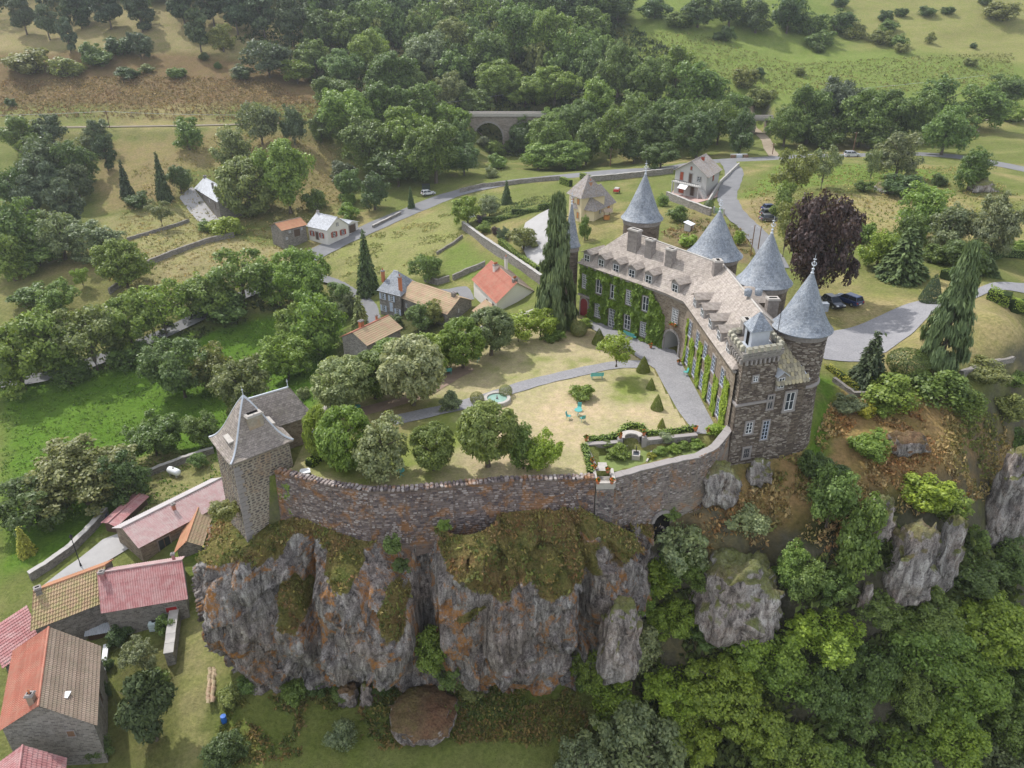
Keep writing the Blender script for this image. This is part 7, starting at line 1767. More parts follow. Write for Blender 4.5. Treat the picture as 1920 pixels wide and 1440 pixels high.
def crown_lobes(seed, nl, lr, n, leaf, flat_=.0, inner=.2, spread=(.5, .8), droop=0.0, bottom=-.8, sub=6):
    """lobes carry smaller lobes which carry the leaves"""
    rng = np.random.RandomState(seed); d = sph(nl * 4, rng); d = d[d[:, 2] > bottom][:nl]; nl = len(d)
    ctr = d * rng.uniform(*spread, nl)[:, None]; r = rng.uniform(*lr, nl)
    m = np.linalg.norm(ctr, axis=1) + r; k = np.where(m > 1.04, 1.04 / m, 1); ctr *= k[:, None]
    if sub:
        i = np.repeat(np.arange(nl), sub); e = sph(nl * sub, rng); e = e + d[i] * .5; e /= np.linalg.norm(e, axis=1)[:, None]
        ctr = ctr[i] + e * (r[i] * rng.uniform(.45, .95, len(i)))[:, None]; r = r[i] * rng.uniform(.3, .52, len(i)); nl = len(i)
    w = r ** 2; w /= w.sum(); li = rng.choice(nl, int(n * (1 - inner)), p=w)
    o = sph(len(li), rng); o[:, 2] = np.where(rng.rand(len(li)) < .6, np.abs(o[:, 2]), o[:, 2])
    c = ctr[li] + o * (r[li] * rng.uniform(.55, 1.12, len(li)))[:, None]
    nn = o * .8 + sph(len(li), rng) * .8 + np.array([0, 0, .45]) + c * .3
    ci = sph(int(n * inner), rng) * (rng.rand(int(n * inner)) ** .5 * .72)[:, None]
    c = np.concatenate([c, ci]); nn = np.concatenate([nn, ci + sph(len(ci), rng)])
    al = None
    if droop: al = np.tile(np.array([0, 0, -1.0]), (len(c), 1)) * droop + sph(len(c), rng) * (1 - droop)
    return quads_from(c, nn, leaf, rng, 1.0 + droop, al)
def crown_spruce(seed, n=3600, leaf=.07, layers=15, taper=1.0, rag=.25):
    rng = np.random.RandomState(seed); C = []; N = []; A = []
    for l in range(layers):
        v = l / layers; z = -1 + 2 * v; R_ = (1 - v) ** taper * .98 + .03; nb = max(5, int(13 * (1 - v) + 4)); off_ = rng.rand() * 6
        for b in range(nb):
            a = off_ + 2 * math.pi * b / nb + rng.uniform(-.2, .2); L_ = R_ * rng.uniform(1 - rag, 1.05); k = max(4, int(n * L_ / (layers * 5.2)))
            s = rng.rand(k) ** .7; d = np.array([math.cos(a), math.sin(a), 0]); side = np.array([-d[1], d[0], 0])
            c = d * (s * L_)[:, None] + side * (rng.normal(size=k) * .10 * (1.1 - s * .6))[:, None]; c[:, 2] = z + .06 - s * L_ * .32 + rng.normal(size=k) * .035
            C.append(c); N.append(np.tile(np.array([d[0] * .3, d[1] * .3, 1.0]), (k, 1)) + sph(k, rng) * .6); A.append(np.tile(d + np.array([0, 0, -.3]), (k, 1)))
    return quads_from(np.concatenate(C), np.concatenate(N), leaf, rng, 1.3, np.concatenate(A))
def crown_column(seed, n=6000, leaf=.055, top=.12, belly=.35):
    """drooping columnar conifer: ragged sprays hanging off a tapering column"""
    rng = np.random.RandomState(seed); nl = 150; z = rng.uniform(-1, .97, nl); a = rng.uniform(0, 6.28, nl)
    rr = np.interp(z, [-1, -.6, -.1, .4, .8, 1], [.78, .92, .72, .42, .2, .06]) * rng.uniform(.5, 1.12, nl); ctr = np.stack([np.cos(a) * rr * .85, np.sin(a) * rr * .85, z], 1)
    li = rng.randint(0, nl, n); o = sph(n, rng) * np.array([.22, .22, .06]); c = ctr[li] + o * rng.uniform(.6, 1.1, n)[:, None]; out = ctr[li].copy(); out[:, 2] = 0
    al = np.tile(np.array([0, 0, -1.0]), (n, 1)) + out * .7
    return quads_from(c, out * 1.2 + sph(n, rng) * .6 + np.array([0, 0, .4]), leaf, rng, 1.7, al)
def crown_pine(seed, n=4200, leaf=.065):
    rng = np.random.RandomState(seed); nl = 16; ctr = sph(nl, rng) * np.array([.62, .62, .85]) * rng.uniform(.5, 1, nl)[:, None]; ctr[0] = (0, 0, .8); li = rng.randint(0, nl, n)
    o = sph(n, rng) * np.array([.4, .4, .22]); o[:, 2] = np.abs(o[:, 2]) * np.where(rng.rand(n) < .75, 1, -1)
    return quads_from(ctr[li] + o * rng.uniform(.7, 1.05, n)[:, None], o * 2 + sph(n, rng) * .8 + np.array([0, 0, .4]), leaf, rng, 1.4)
def crown_willow(seed, n=5000, leaf=.05):
    rng = np.random.RandomState(seed); k = 170; d = sph(k, rng); d[:, 2] = np.abs(d[:, 2]) * .9 + .05; st = d * rng.uniform(.55, .92, k)[:, None]; C = []; ln = rng.uniform(.5, 1.3, k)
    li = rng.randint(0, k, n); s = rng.rand(n); c = st[li] + np.stack([d[li, 0] * .12 * s, d[li, 1] * .12 * s, -s * ln[li]], 1) + rng.normal(size=(n, 3)) * .022; c[:, 2] = np.maximum(c[:, 2], -1)
    return quads_from(c, d[li] + sph(n, rng) * .5, leaf, rng, 1.8, np.tile(np.array([0, 0, -1.0]), (n, 1)))
def crown_topiary(shape, n=3600, leaf=.05, seed=1):
    rng = np.random.RandomState(seed); d = sph(n, rng)
    if shape == 'ball': c = d; nn = d
    else:
        z = 1 - 2 * np.sqrt(rng.rand(n)) * 1.0; r = np.clip((1 - z) / 2, 0, 1) ** .8; r = np.where(z < -.75, r * (1 - ((-.75 - z) / .25) ** 2 * .45), r); a = rng.uniform(0, 6.28, n); c = np.stack([np.cos(a) * r, np.sin(a) * r, z], 1); nn = np.stack([np.cos(a), np.sin(a), np.full(n, .5)], 1)
    c = c * rng.uniform(.93, 1.02, n)[:, None]
    return quads_from(c, nn + sph(n, rng) * .35, leaf, rng)
PROTO = {}
def proto(kind, k, vf, mat=None):
    PROTO.setdefault(kind, []).append(np_mesh('crown', vf[0], vf[1], mat or M_LEAF))
for i in range(6): proto('ash', i, crown_lobes(10 + i, 12 + i, (.34, .52), 7000, .052, spread=(.4, .8), bottom=-.75))
for i in range(5): proto('big', i, crown_lobes(20 + i, 20 + 2 * i, (.28, .42), 14000, .040, spread=(.5, .84), bottom=-.8))
for i in range(3): proto('lime', i, crown_lobes(30 + i, 120, (.13, .21), 13000, .040, spread=(.8, .87), inner=.08, droop=.5, bottom=-.98, sub=0))
for i in range(4): proto('bush', i, crown_lobes(40 + i, 9, (.4, .6), 4200, .062, spread=(.3, .65), bottom=-.25))
for i in range(3): proto('loose', i, crown_lobes(50 + i, 11, (.26, .44), 4600, .05, spread=(.5, .86), inner=.22, bottom=-.6))
for i in range(2): proto('spruce', i, crown_spruce(60 + i, 4600), M_NEEDLE)
for i in range(2): proto('column', i, crown_column(70 + i, 11000, .05), M_NEEDLE)
for i in range(2): proto('pine', i, crown_pine(80 + i), M_NEEDLE)
proto('willow', 0, crown_willow(90)); proto('cone', 0, crown_topiary('cone')); proto('ball', 0, crown_topiary('ball'))
CLEAR = dict(ash=.02, big=.02, lime=.24, bush=-.42, loose=.16, spruce=.02, column=.0, pine=.12, willow=.15, cone=-.02, ball=-.05, pollard=.7)
TR = {}
def trunk_mesh(kind, i):
    key = (kind, i)
    if key in TR: return TR[key]
    rng = random.Random(hash(kind) % 97 + i * 7 if False else len(kind) * 13 + i * 7); b = MB(); cl = CLEAR[kind]; z0 = -1 - cl - .06
    r_ = {'ash': .065, 'big': .06, 'lime': .075, 'bush': .04, 'loose': .055, 'spruce': .05, 'column': .07, 'pine': .05, 'willow': .08}.get(kind, .04)
    b.tube([(0, 0, z0), (rng.uniform(-.03, .03), rng.uniform(-.03, .03), (z0 - .4) / 2), (0, 0, -.25), (rng.uniform(-.05, .05), rng.uniform(-.05, .05), .45 if kind not in ('spruce', 'column') else .85)], [r_ * 1.3, r_, r_ * .75, r_ * .2], 7)
    if kind in ('ash', 'big', 'lime', 'loose', 'pine', 'willow'):
        for j in range(7):
            a = j * 2.4 + rng.uniform(-.4, .4); s_ = rng.uniform(-.55, .1); l_ = rng.uniform(.5, .78)
            b.tube([(0, 0, s_), (math.cos(a) * l_ * .45, math.sin(a) * l_ * .45, s_ + .22), (math.cos(a) * l_, math.sin(a) * l_, s_ + .5)], [r_ * .5, r_ * .32, r_ * .12], 5)
    if kind == 'bush':
        for j in range(5):
            a = j * 1.26; b.tube([(0, 0, -.6), (math.cos(a) * .4, math.sin(a) * .4, .2)], [.03, .012], 4)
    TR[key] = b.mesh('trunk', M_BARK if kind != 'birch' else M_PBARK); return TR[key]
COLS = dict(bright=(.25, .345, .06), fresh=(.195, .285, .066), mid=(.148, .222, .066), dark=(.098, .155, .055), grey=(.215, .262, .15), olive=(.215, .25, .095), silver=(.30, .345, .20), conif=(.075, .112, .055), blueg=(.12, .165, .10), purple=(.078, .05, .06), yellow=(.33, .34, .055), lemon=(.26, .36, .06), pinec=(.098, .138, .08))
_trnd = random.Random(99)
NTREE = 0
def tree(kind, cx, cy, rw, ry, col, label, group=None, cat='tree', name=None, rise=None, trunk=True, clear=None, yd=None):
    """crown seen as an ellipse centred on (cx,cy), half axes rw, ry"""
    global NTREE; NTREE += 1
    a = (cx - 960) / FPX; b = (720 - cy) / FPX; d = np.array([a, CP + b * SP, -SP + b * CP]); phi = math.atan2(-d[2], d[1])
    ts = np.concatenate([np.arange(25, 330, .5), np.arange(330, 760, 2.0)]); pts = d[None] * ts[:, None]; gap = pts[:, 2] + CAM_H - Zv(pts[:, 0], pts[:, 1])
    cl = CLEAR[kind] if clear is None else clear; hc_ = 5.0
    for _ in range(5):
        k = int(np.argmax(gap < hc_)); k = k if gap[k] < hc_ else len(ts) - 1
        s = ts[k] / FPX * 1.1; w = rw * s; hv = ry * s
        rz = math.sqrt(max(hv * hv - (w * math.sin(phi)) ** 2, (.55 * w) ** 2)) / max(math.cos(phi), .3); rz = min(rz, w * 3.6)
        hc_ = rz * (1 + cl)
    x, y = float(pts[k, 0]), float(pts[k, 1]); zg = Z(x, y)
    if yd:                                             # rooted on a rock ledge at a known distance
        k = int(np.argmin(np.abs(pts[:, 1] - yd))); s = ts[k] / FPX * 1.1; w = rw * s; rz = ry * s * .9; hc_ = rz * (1 + cl); x, y = float(pts[k, 0]), float(pts[k, 1]); zg = float(pts[k, 2]) + CAM_H - hc_
    nm = name or {'bush': 'bush', 'cone': 'topiary_cone', 'ball': 'topiary_ball', 'spruce': 'spruce_tree', 'column': 'cypress_tree', 'pine': 'pine_tree', 'lime': 'lime_tree', 'willow': 'willow_tree'}.get(kind, 'tree')
    o = empty(nm, (x, y, zg - .05), _trnd.uniform(0, 6.28), label, cat, group)
    i = _trnd.randrange(len(PROTO[kind])); c = link('crown', PROTO[kind][i], o, False); c.location = (0, 0, hc_); c.scale = (w, w * _trnd.uniform(.9, 1.08), rz)
    cc = COLS[col] if isinstance(col, str) else col; v_ = _trnd.uniform(.88, 1.12); c.color = (cc[0] * v_ * _trnd.uniform(.93, 1.07), cc[1] * v_, cc[2] * v_ * _trnd.uniform(.85, 1.15), 1)
    if trunk:
        t_ = link('trunk', trunk_mesh(kind, i % 2), o, False); t_.location = (0, 0, hc_); k2 = max(w, rz * .5); t_.scale = (k2, k2, rz)
    return o
ORD = ['first', 'second', 'third', 'fourth', 'fifth', 'sixth', 'seventh', 'eighth', 'ninth', 'tenth', 'eleventh', 'twelfth', 'thirteenth', 'fourteenth', 'fifteenth', 'sixteenth', 'seventeenth', 'eighteenth', 'nineteenth', 'twentieth', 'twenty-first', 'twenty-second', 'twenty-third', 'twenty-fourth', 'twenty-fifth', 'twenty-sixth']
COLN = dict(bright='bright green', fresh='fresh green', mid='green', dark='dark green', grey='greyish green', olive='olive', silver='silvery', conif='dark', blueg='bluish green', purple='purple', yellow='yellow green', lemon='vivid green', pinec='dull green')
KINDN = dict(ash='tree', big='tree', lime='lime tree', bush='bush', loose='open-crowned tree', spruce='spruce', column='cypress', pine='pine', willow='willow')
def row(place, items, group):
    items = sorted(items, key=lambda q: q[1])
    for i, (kind, cx, cy, rw, ry, col) in enumerate(items):
        tree(kind, cx, cy, rw, ry, col, f"{COLN[col]} {KINDN[kind]} {place}, {ORD[i]} from the left", group, 'bush' if kind == 'bush' else 'tree')
# --- courtyard, one by one
Tn = tree
Tn('lime', 641, 715, 53, 48, 'silver', 'round silvery lime tree nearest the keep in the terrace row'); Tn('lime', 700, 700, 46, 42, 'mid', 'lime tree squeezed between the two pale limes'); Tn('lime', 770, 690, 60, 60, 'silver', 'largest pale round lime tree of the terrace row')
Tn('ash', 812, 660, 42, 38, 'fresh', 'fresh green tree behind the largest lime'); Tn('lime', 866, 640, 41, 42, 'fresh', 'lime tree with visible trunk left of the darkest lime'); Tn('lime', 920, 618, 42, 40, (.15, .20, .10), 'darkest lime tree at the end of the terrace row'); Tn('lime', 735, 668, 40, 32, 'fresh', 'half hidden lime behind the largest pale lime')
Tn('loose', 972, 612, 36, 28, 'lemon', 'vivid green acacia left, in front of the tall cypress'); Tn('loose', 1014, 606, 36, 30, 'lemon', 'vivid green acacia right at the foot of the tall cypress'); Tn('bush', 1035, 630, 26, 14, 'mid', 'low shrub under the tall cypress', cat='shrub')
Tn('column', 1044, 500, 38, 112, (.145, .20, .09), 'tall ragged cypress hiding the corner turret', clear=0)
Tn('lime', 601, 810, 32, 46, 'bright', 'bright slender tree beside the keep pavilion', clear=.05); Tn('lime', 648, 826, 50, 58, 'fresh', 'large bright tree second along the curtain wall', clear=.05); Tn('ash', 716, 838, 52, 56, 'grey', 'greyish tree third along the curtain wall', clear=.05)
Tn('lime', 811, 838, 40, 42, (.18, .25, .08), 'small round lime alone behind the curtain wall'); Tn('lime', 914, 808, 55, 55, (.19, .24, .075), 'broad lime in the middle of the lawn edge', clear=.35); Tn('ash', 982, 842, 28, 42, 'mid', 'upright shrub left of the pair near the parterre', clear=-.1); Tn('ash', 1018, 846, 34, 42, 'bright', 'bright upright shrub right of the pair near the parterre', clear=-.1)
Tn('bush', 845, 756, 22, 22, 'grey', 'small grey shrub where the path meets the earth strip', cat='shrub'); Tn('loose', 1158, 652, 34, 30, 'bright', 'small pollarded tree with thick trunk beside the gravel', clear=.9); Tn('bush', 1091, 740, 26, 18, 'fresh', 'round bush alone on the dry lawn', cat='shrub')
Tn('ball', 894, 746, 12, 11, 'olive', 'clipped box ball left of the fountain', cat='topiary', trunk=False); Tn('ball', 948, 733, 12, 11, 'olive', 'clipped box ball right of the fountain', cat='topiary', trunk=False)
for cx, cy, rw, ry, lb in ((1123, 632, 14, 15, 'clipped cone nearest the tall cypress'), (1207, 683, 13, 15, 'first clipped cone beside the pollarded tree'), (1221, 720, 9, 11, 'small clipped cone second along the gravel'), (1233, 755, 13, 15, 'large clipped cone third along the gravel'), (1241, 794, 8, 10, 'smallest clipped cone above the parterre')):
    Tn('cone', cx, cy, rw, ry, (.15, .19, .035), lb, 'clipped cones along the gravel', 'topiary', trunk=False)
Tn('ball', 1085, 616, 15, 14, 'olive', 'clipped round shrub right of the cypress foot', cat='topiary', trunk=False); Tn('ball', 1068, 604, 14, 13, 'mid', 'clipped round shrub close to the cypress trunk', cat='topiary', trunk=False); Tn('bush', 1100, 608, 16, 10, 'bright', 'low green shrub beside the red door', cat='shrub')
Tn('bush', 1160, 852, 24, 18, 'fresh', 'rose bush mound in the middle of the parterre', cat='shrub'); Tn('bush', 1222, 856, 10, 8, 'yellow', 'yellow flowering clump in the parterre', cat='shrub'); Tn('bush', 1345, 812, 20, 15, 'bright', 'bright shrub at the foot of the last ivy strip', cat='shrub')
Tn('bush', 1138, 834, 10, 8, 'mid', 'small rose on the short retaining wall', cat='shrub'); Tn('bush', 1245, 826, 16, 9, 'grey', 'pale rose on the longer retaining wall', cat='shrub')
for i, (a_, b_) in enumerate(((1240, 850), (1262, 846), (1284, 841), (1306, 836))): Tn('bush', a_, b_, 15, 11, 'fresh', f'flower bed shrub along the coping wall, {ORD[i]} from the left', 'parterre bed shrubs', 'shrub')
# --- big specimen trees
Tn('big', 1545, 462, 64, 104, 'purple', 'great copper beech with dark purple crown', clear=.02); Tn('column', 1790, 582, 44, 106, (.14, .19, .085), 'tall ragged conifer on the dry east lawn', clear=0)
Tn('spruce', 1636, 672, 44, 50, 'conif', 'dense dark yew on the lawn corner', clear=-.1); Tn('ball', 1703, 680, 34, 26, (.10, .14, .045), 'round clipped evergreen beside the dark yew', cat='shrub'); Tn('cone', 1750, 540, 20, 26, 'conif', 'dark clipped cone at the driveway end', cat='topiary', trunk=False)
Tn('lime', 463, 350, 53, 50, 'olive', 'huge dense round lime in front of the slate roofed house', clear=.02); Tn('big', 535, 325, 52, 64, 'fresh', 'tall broad tree behind the round lime', clear=.1); Tn('loose', 298, 395, 22, 22, 'grey', 'lone old apple tree on the straw field', clear=.5)
Tn('spruce', 685, 492, 26, 54, 'dark', 'tall dark spruce by the road bend'); Tn('spruce', 300, 330, 17, 40, 'conif', 'dark spruce left of the slate roofed house'); Tn('spruce', 232, 335, 16, 32, 'conif', 'narrow dark spruce left of its taller neighbour'); Tn('pine', 195, 285, 20, 28, 'conif', 'dark bare-stemmed pine on the brown slope')
Tn('ash', 982, 444, 28, 24, 'olive', 'small weeping ash in the garden of the cream house'); Tn('bush', 910, 428, 14, 12, 'fresh', 'bright garden shrub left of the weeping ash', cat='shrub'); Tn('bush', 928, 434, 10, 9, 'purple', 'purple shrub in the cream house garden', cat='shrub'); Tn('ash', 944, 438, 12, 13, 'blueg', 'bluish shrub left of the weeping ash', cat='shrub')
Tn('ash', 876, 394, 27, 27, 'bright', 'rounded bright tree by the vegetable garden'); Tn('bush', 903, 412, 15, 9, (.13, .09, .14), 'lavender coloured shrub at the garden corner', cat='shrub'); Tn('ash', 918, 385, 22, 18, 'grey', 'greyish shrub right of the bright garden tree'); Tn('spruce', 950, 360, 12, 20, 'dark', 'small dark conifer at the vegetable plot')
Tn('ball', 1345, 322, 6, 6, 'dark', 'tiny clipped ball beside the grey house', cat='shrub'); Tn('ball', 1329, 386, 9, 10, 'dark', 'clipped round shrub on the terrace of the grey house', cat='shrub'); Tn('bush', 1275, 405, 24, 17, 'mid', 'loose bush below the rough terrace wall', cat='shrub'); Tn('bush', 1240, 378, 14, 14, 'fresh', 'bush right of the far cone roof', cat='shrub'); Tn('bush', 1290, 455, 22, 14, 'bright', 'bright bushes behind the main roof ridge', cat='shrub'); Tn('bush', 1385, 450, 12, 16, 'bright', 'green shrub between two cone roofs', cat='shrub'); Tn('ash', 1097, 430, 12, 20, 'mid', 'bush between turret and cream house', cat='shrub')
Tn('ash', 1146, 250, 38, 40, 'mid', 'round-headed ash on a tall stem above the road', clear=.35)
# village greenery
Tn('pine', 275, 1330, 55, 62, (.075, .105, .04), 'big dark pine in the village garden', clear=.15); Tn('bush', 300, 1275, 26, 22, 'mid', 'shrub below the pale topped wall', cat='shrub'); Tn('loose', 262, 1230, 32, 34, 'grey', 'thin leaved fruit tree in the village garden'); Tn('bush', 316, 1178, 22, 24, 'mid', 'bush against the pink roofed house', cat='shrub'); Tn('bush', 222, 1195, 26, 18, 'dark', 'dark shrub by the corrugated sheets', cat='shrub'); Tn('bush', 200, 1252, 14, 14, 'dark', 'clipped dark shrub beside the big house, upper', cat='shrub'); Tn('bush', 200, 1298, 14, 16, 'dark', 'clipped dark shrub beside the big house, lower', cat='shrub')
Tn('spruce', 43, 1015, 20, 26, 'yellow', 'golden yellow conifer by the yard wall'); Tn('bush', 60, 1215, 30, 18, 'mid', 'leafy bush over the low red roof', cat='shrub'); Tn('bush', 190, 1400, 26, 26, 'dark', 'dark bush at the foot of the big house', cat='shrub'); Tn('ash', 425, 1410, 36, 34, 'dark', 'dark round tree at the bottom edge by the grassy track'); Tn('bush', 645, 1385, 34, 28, 'grey', 'grey green bush below the rock spike', cat='shrub'); Tn('bush', 437, 1308, 24, 18, 'olive', 'olive bush behind the tile stack', cat='shrub'); Tn('ash', 372, 864, 17, 17, 'mid', 'small round tree by the gas tank'); Tn('bush', 415, 960, 30, 22, 'olive', 'yellowish scrub on the rock ledge left of the keep', cat='shrub', yd=58.6)
# on the rock
row('at the shaded foot of the cliff', [('bush', 760, 1325, 22, 14, 'olive'), ('bush', 835, 1340, 24, 15, 'mid'), ('bush', 560, 1300, 30, 18, 'mid'), ('bush', 600, 1285, 26, 20, 'dark'), ('bush', 640, 1300, 24, 16, 'mid'), ('bush', 720, 1290, 24, 18, 'dark'), ('bush', 470, 1285, 26, 16, 'mid'), ('bush', 1090, 1275, 26, 24, 'mid'), ('bush', 880, 1295, 26, 14, 'olive')], 'bushes at the cliff foot')
Tn('ash', 812, 1220, 36, 52, 'fresh', 'young ash growing in the cliff cleft', clear=.1, yd=54.6); Tn('ash', 850, 1268, 30, 38, 'mid', 'shrubby tree right below the young ash', clear=.0, yd=54.9); Tn('bush', 735, 1022, 20, 26, 'mid', 'green shrub in the gully under the curtain wall', cat='shrub', yd=55.6); Tn('bush', 752, 1060, 18, 18, 'dark', 'dark shrub lower in the gully', cat='shrub', yd=55.2); Tn('bush', 832, 985, 14, 16, 'fresh', 'small green shrub clinging to the wall foot', cat='shrub', yd=56.4)
G_MEAD = 'trees on the valley meadow'
for a_ in (('big', 335, 690, 58, 58, 'mid', 'large round tree in the middle of the meadow'), ('ash', 395, 690, 44, 46, 'olive', 'looser tree right of the round meadow tree'), ('ash', 455, 720, 52, 52, 'olive', 'pale tree left of the keep peak'), ('big', 535, 670, 48, 44, 'fresh', 'dense round tree above the keep roof'), ('big', 285, 815, 52, 44, 'mid', 'rounded tree on the meadow side of the gas tank'), ('ash', 375, 808, 34, 34, 'mid', 'dark leaved tree close left of the keep'), ('big', 150, 890, 88, 70, 'olive', 'largest tree group at the near meadow corner'), ('ash', 60, 940, 60, 55, 'dark', 'dark tree at the left edge below the meadow'), ('ash', 230, 900, 40, 46, 'dark', 'dark tree between the largest group and gas tank')): Tn(*a_, group=G_MEAD)
# --- rows and belts
row('in the roadside belt on the meadow edge', [('ash', 25, 668, 62, 65, 'fresh'), ('ash', 95, 643, 58, 59, 'fresh'), ('loose', 165, 628, 60, 59, 'olive'), ('ash', 235, 603, 52, 54, 'fresh'), ('loose', 300, 573, 50, 49, 'fresh'), ('ash', 385, 548, 48, 41, 'fresh'), ('loose', 450, 513, 58, 52, 'fresh'), ('ash', 520, 524, 40, 43, 'fresh'), ('big', 565, 524, 52, 59, 'fresh'), ('ash', 590, 604, 48, 59, 'fresh'), ('ash', 560, 614, 40, 50, 'fresh'), ('bush', 130, 708, 40, 25, 'mid'), ('bush', 240, 673, 44, 23, 'mid'), ('bush', 420, 583, 50, 22, 'mid')], 'roadside belt trees')
row('on the field below the brown slope', [('big', 228, 492, 44, 44, 'fresh'), ('loose', 152, 520, 16, 18, 'bright'), ('bush', 60, 560, 40, 26, 'mid'), ('ash', 110, 555, 34, 30, 'fresh'), ('ash', 350, 250, 27, 27, 'mid'), ('ash', 432, 280, 36, 34, 'olive'), ('ash', 485, 225, 36, 40, 'grey'), ('ash', 548, 232, 22, 34, 'blueg'), ('ash', 600, 240, 26, 24, 'mid'), ('bush', 420, 430, 34, 15, 'bright'), ('bush', 385, 425, 18, 13, 'fresh'), ('ash', 335, 335, 22, 24, 'dark'), ('bush', 262, 378, 24, 17, 'dark'), ('ash', 655, 345, 26, 28, 'mid'), ('ash', 700, 360, 30, 30, 'dark'), ('bush', 655, 400, 22, 18, 'fresh'), ('ash', 645, 325, 28, 22, 'blueg'), ('spruce', 770, 370, 9, 18, 'dark'), ('bush', 655, 375, 16, 14, 'fresh'), ('bush', 590, 380, 26, 22, 'mid')], 'field and verge trees')
row('in the wood at the far left', [('ash', 30, 430, 52, 60, 'mid'), ('ash', 110, 440, 44, 44, 'grey'), ('ash', 175, 455, 44, 36, 'grey'), ('pine', 55, 370, 34, 36, 'pinec'), ('pine', 120, 380, 36, 40, 'pinec'), ('ash', 20, 350, 40, 44, 'dark'), ('ash', 75, 300, 46, 46, 'blueg'), ('ash', 140, 310, 36, 40, 'dark'), ('ash', 40, 255, 34, 36, 'mid'), ('ash', 95, 245, 30, 30, 'blueg'), ('pine', 145, 345, 28, 32, 'pinec'), ('ash', 15, 480, 40, 44, 'fresh'), ('bush', 160, 270, 26, 18, 'grey'), ('ash', 185, 250, 24, 24, 'blueg'), ('ash', 65, 470, 46, 30, 'mid'), ('pine', 95, 345, 30, 36, 'pinec')], 'trees of the far left wood')
row('of the thicket left of the viaduct', [('big', 660, 215, 52, 52, 'fresh'), ('big', 720, 205, 48, 44, 'mid'), ('big', 690, 280, 56, 52, 'mid'), ('big', 765, 255, 54, 54, 'fresh'), ('big', 815, 285, 52, 52, 'mid'), ('ash', 845, 225, 36, 34, 'fresh'), ('ash', 745, 310, 44, 36, 'dark'), ('ash', 860, 258, 28, 34, 'mid'), ('big', 625, 180, 44, 32, 'mid'), ('ash', 790, 195, 40, 34, 'mid'), ('ash', 870, 300, 30, 26, 'dark'), ('bush', 930, 305, 20, 16, 'fresh'), ('bush', 920, 325, 14, 12, 'grey'), ('bush', 905, 268, 14, 11, 'grey'), ('ash', 925, 275, 18, 12, 'fresh'), ('ash', 880, 262, 16, 18, 'mid'), ('bush', 960, 275, 16, 14, 'mid'), ('bush', 940, 285, 14, 10, 'fresh')], 'trees around the viaduct')
row('of the thicket right of the viaduct', [('big', 988, 244, 30, 30, 'mid'), ('ash', 1035, 225, 24, 20, 'fresh'), ('ash', 975, 255, 24, 30, 'dark'), ('big', 1025, 262, 42, 44, 'fresh'), ('big', 1060, 290, 44, 26, 'fresh'), ('ash', 1010, 295, 34, 22, 'fresh'), ('big', 1085, 225, 40, 38, 'mid'), ('ash', 1120, 190, 36, 34, 'fresh'), ('ash', 1190, 210, 40, 38, 'mid'), ('big', 1215, 250, 42, 40, 'dark'), ('big', 1270, 225, 44, 42, 'mid'), ('big', 1310, 250, 44, 40, 'dark'), ('big', 1350, 225, 40, 40, 'mid'), ('ash', 1390, 250, 30, 36, 'dark'), ('ash', 1380, 195, 32, 26, 'mid'), ('ash', 1240, 290, 34, 24, 'dark'), ('ash', 1305, 165, 46, 42, 'mid'), ('ash', 1100, 270, 30, 34, 'mid'), ('ash', 1190, 280, 26, 24, 'dark')], 'trees around the viaduct')
row('of the tree belt behind the silver car', [('big', 1475, 235, 34, 34, 'mid'), ('big', 1520, 215, 44, 48, 'mid'), ('big', 1575, 205, 46, 50, 'blueg'), ('big', 1620, 220, 46, 48, 'mid'), ('big', 1675, 215, 44, 46, 'mid'), ('big', 1725, 215, 42, 44, 'mid'), ('ash', 1758, 195, 44, 40, 'mid'), ('ash', 1778, 240, 38, 44, 'mid'), ('ash', 1840, 200, 44, 36, 'mid'), ('bush', 1500, 250, 30, 20, 'fresh'), ('ash', 1548, 250, 34, 26, 'mid'), ('ash', 1650, 250, 40, 26, 'mid'), ('ash', 1890, 165, 36, 30, 'mid'), ('bush', 1900, 215, 26, 18, 'fresh'), ('bush', 1430, 190, 30, 22, 'olive'), ('bush', 1395, 150, 26, 22, 'olive')], 'trees of the belt behind the road')
row('on the grass between side road and beech', [('loose', 1490, 320, 40, 48, 'olive'), ('loose', 1548, 308, 26, 36, 'grey'), ('loose', 1638, 305, 15, 28, 'grey'), ('ash', 1688, 290, 38, 40, 'grey'), ('ash', 1824, 318, 32, 34, 'mid'), ('bush', 1758, 340, 15, 14, 'dark'), ('bush', 1690, 352, 40, 13, 'dark'), ('ash', 1470, 375, 24, 32, 'fresh'), ('loose', 1478, 420, 26, 50, 'olive'), ('bush', 1620, 350, 22, 10, 'mid')], 'trees on the east grassland')
row('of the copse right of the beech', [('ash', 1735, 395, 48, 46, 'fresh'), ('ash', 1700, 440, 34, 36, 'mid'), ('spruce', 1700, 475, 56, 46, 'dark'), ('ash', 1780, 430, 42, 40, 'grey'), ('big', 1868, 425, 44, 56, 'grey'), ('ash', 1650, 470, 36, 32, 'bright'), ('bush', 1620, 440, 26, 24, 'fresh'), ('ash', 1810, 480, 40, 30, 'dark'), ('bush', 1770, 480, 36, 22, 'mid'), ('bush', 1910, 465, 20, 14, 'fresh'), ('spruce', 1856, 500, 24, 16, 'dark')], 'trees of the east copse')
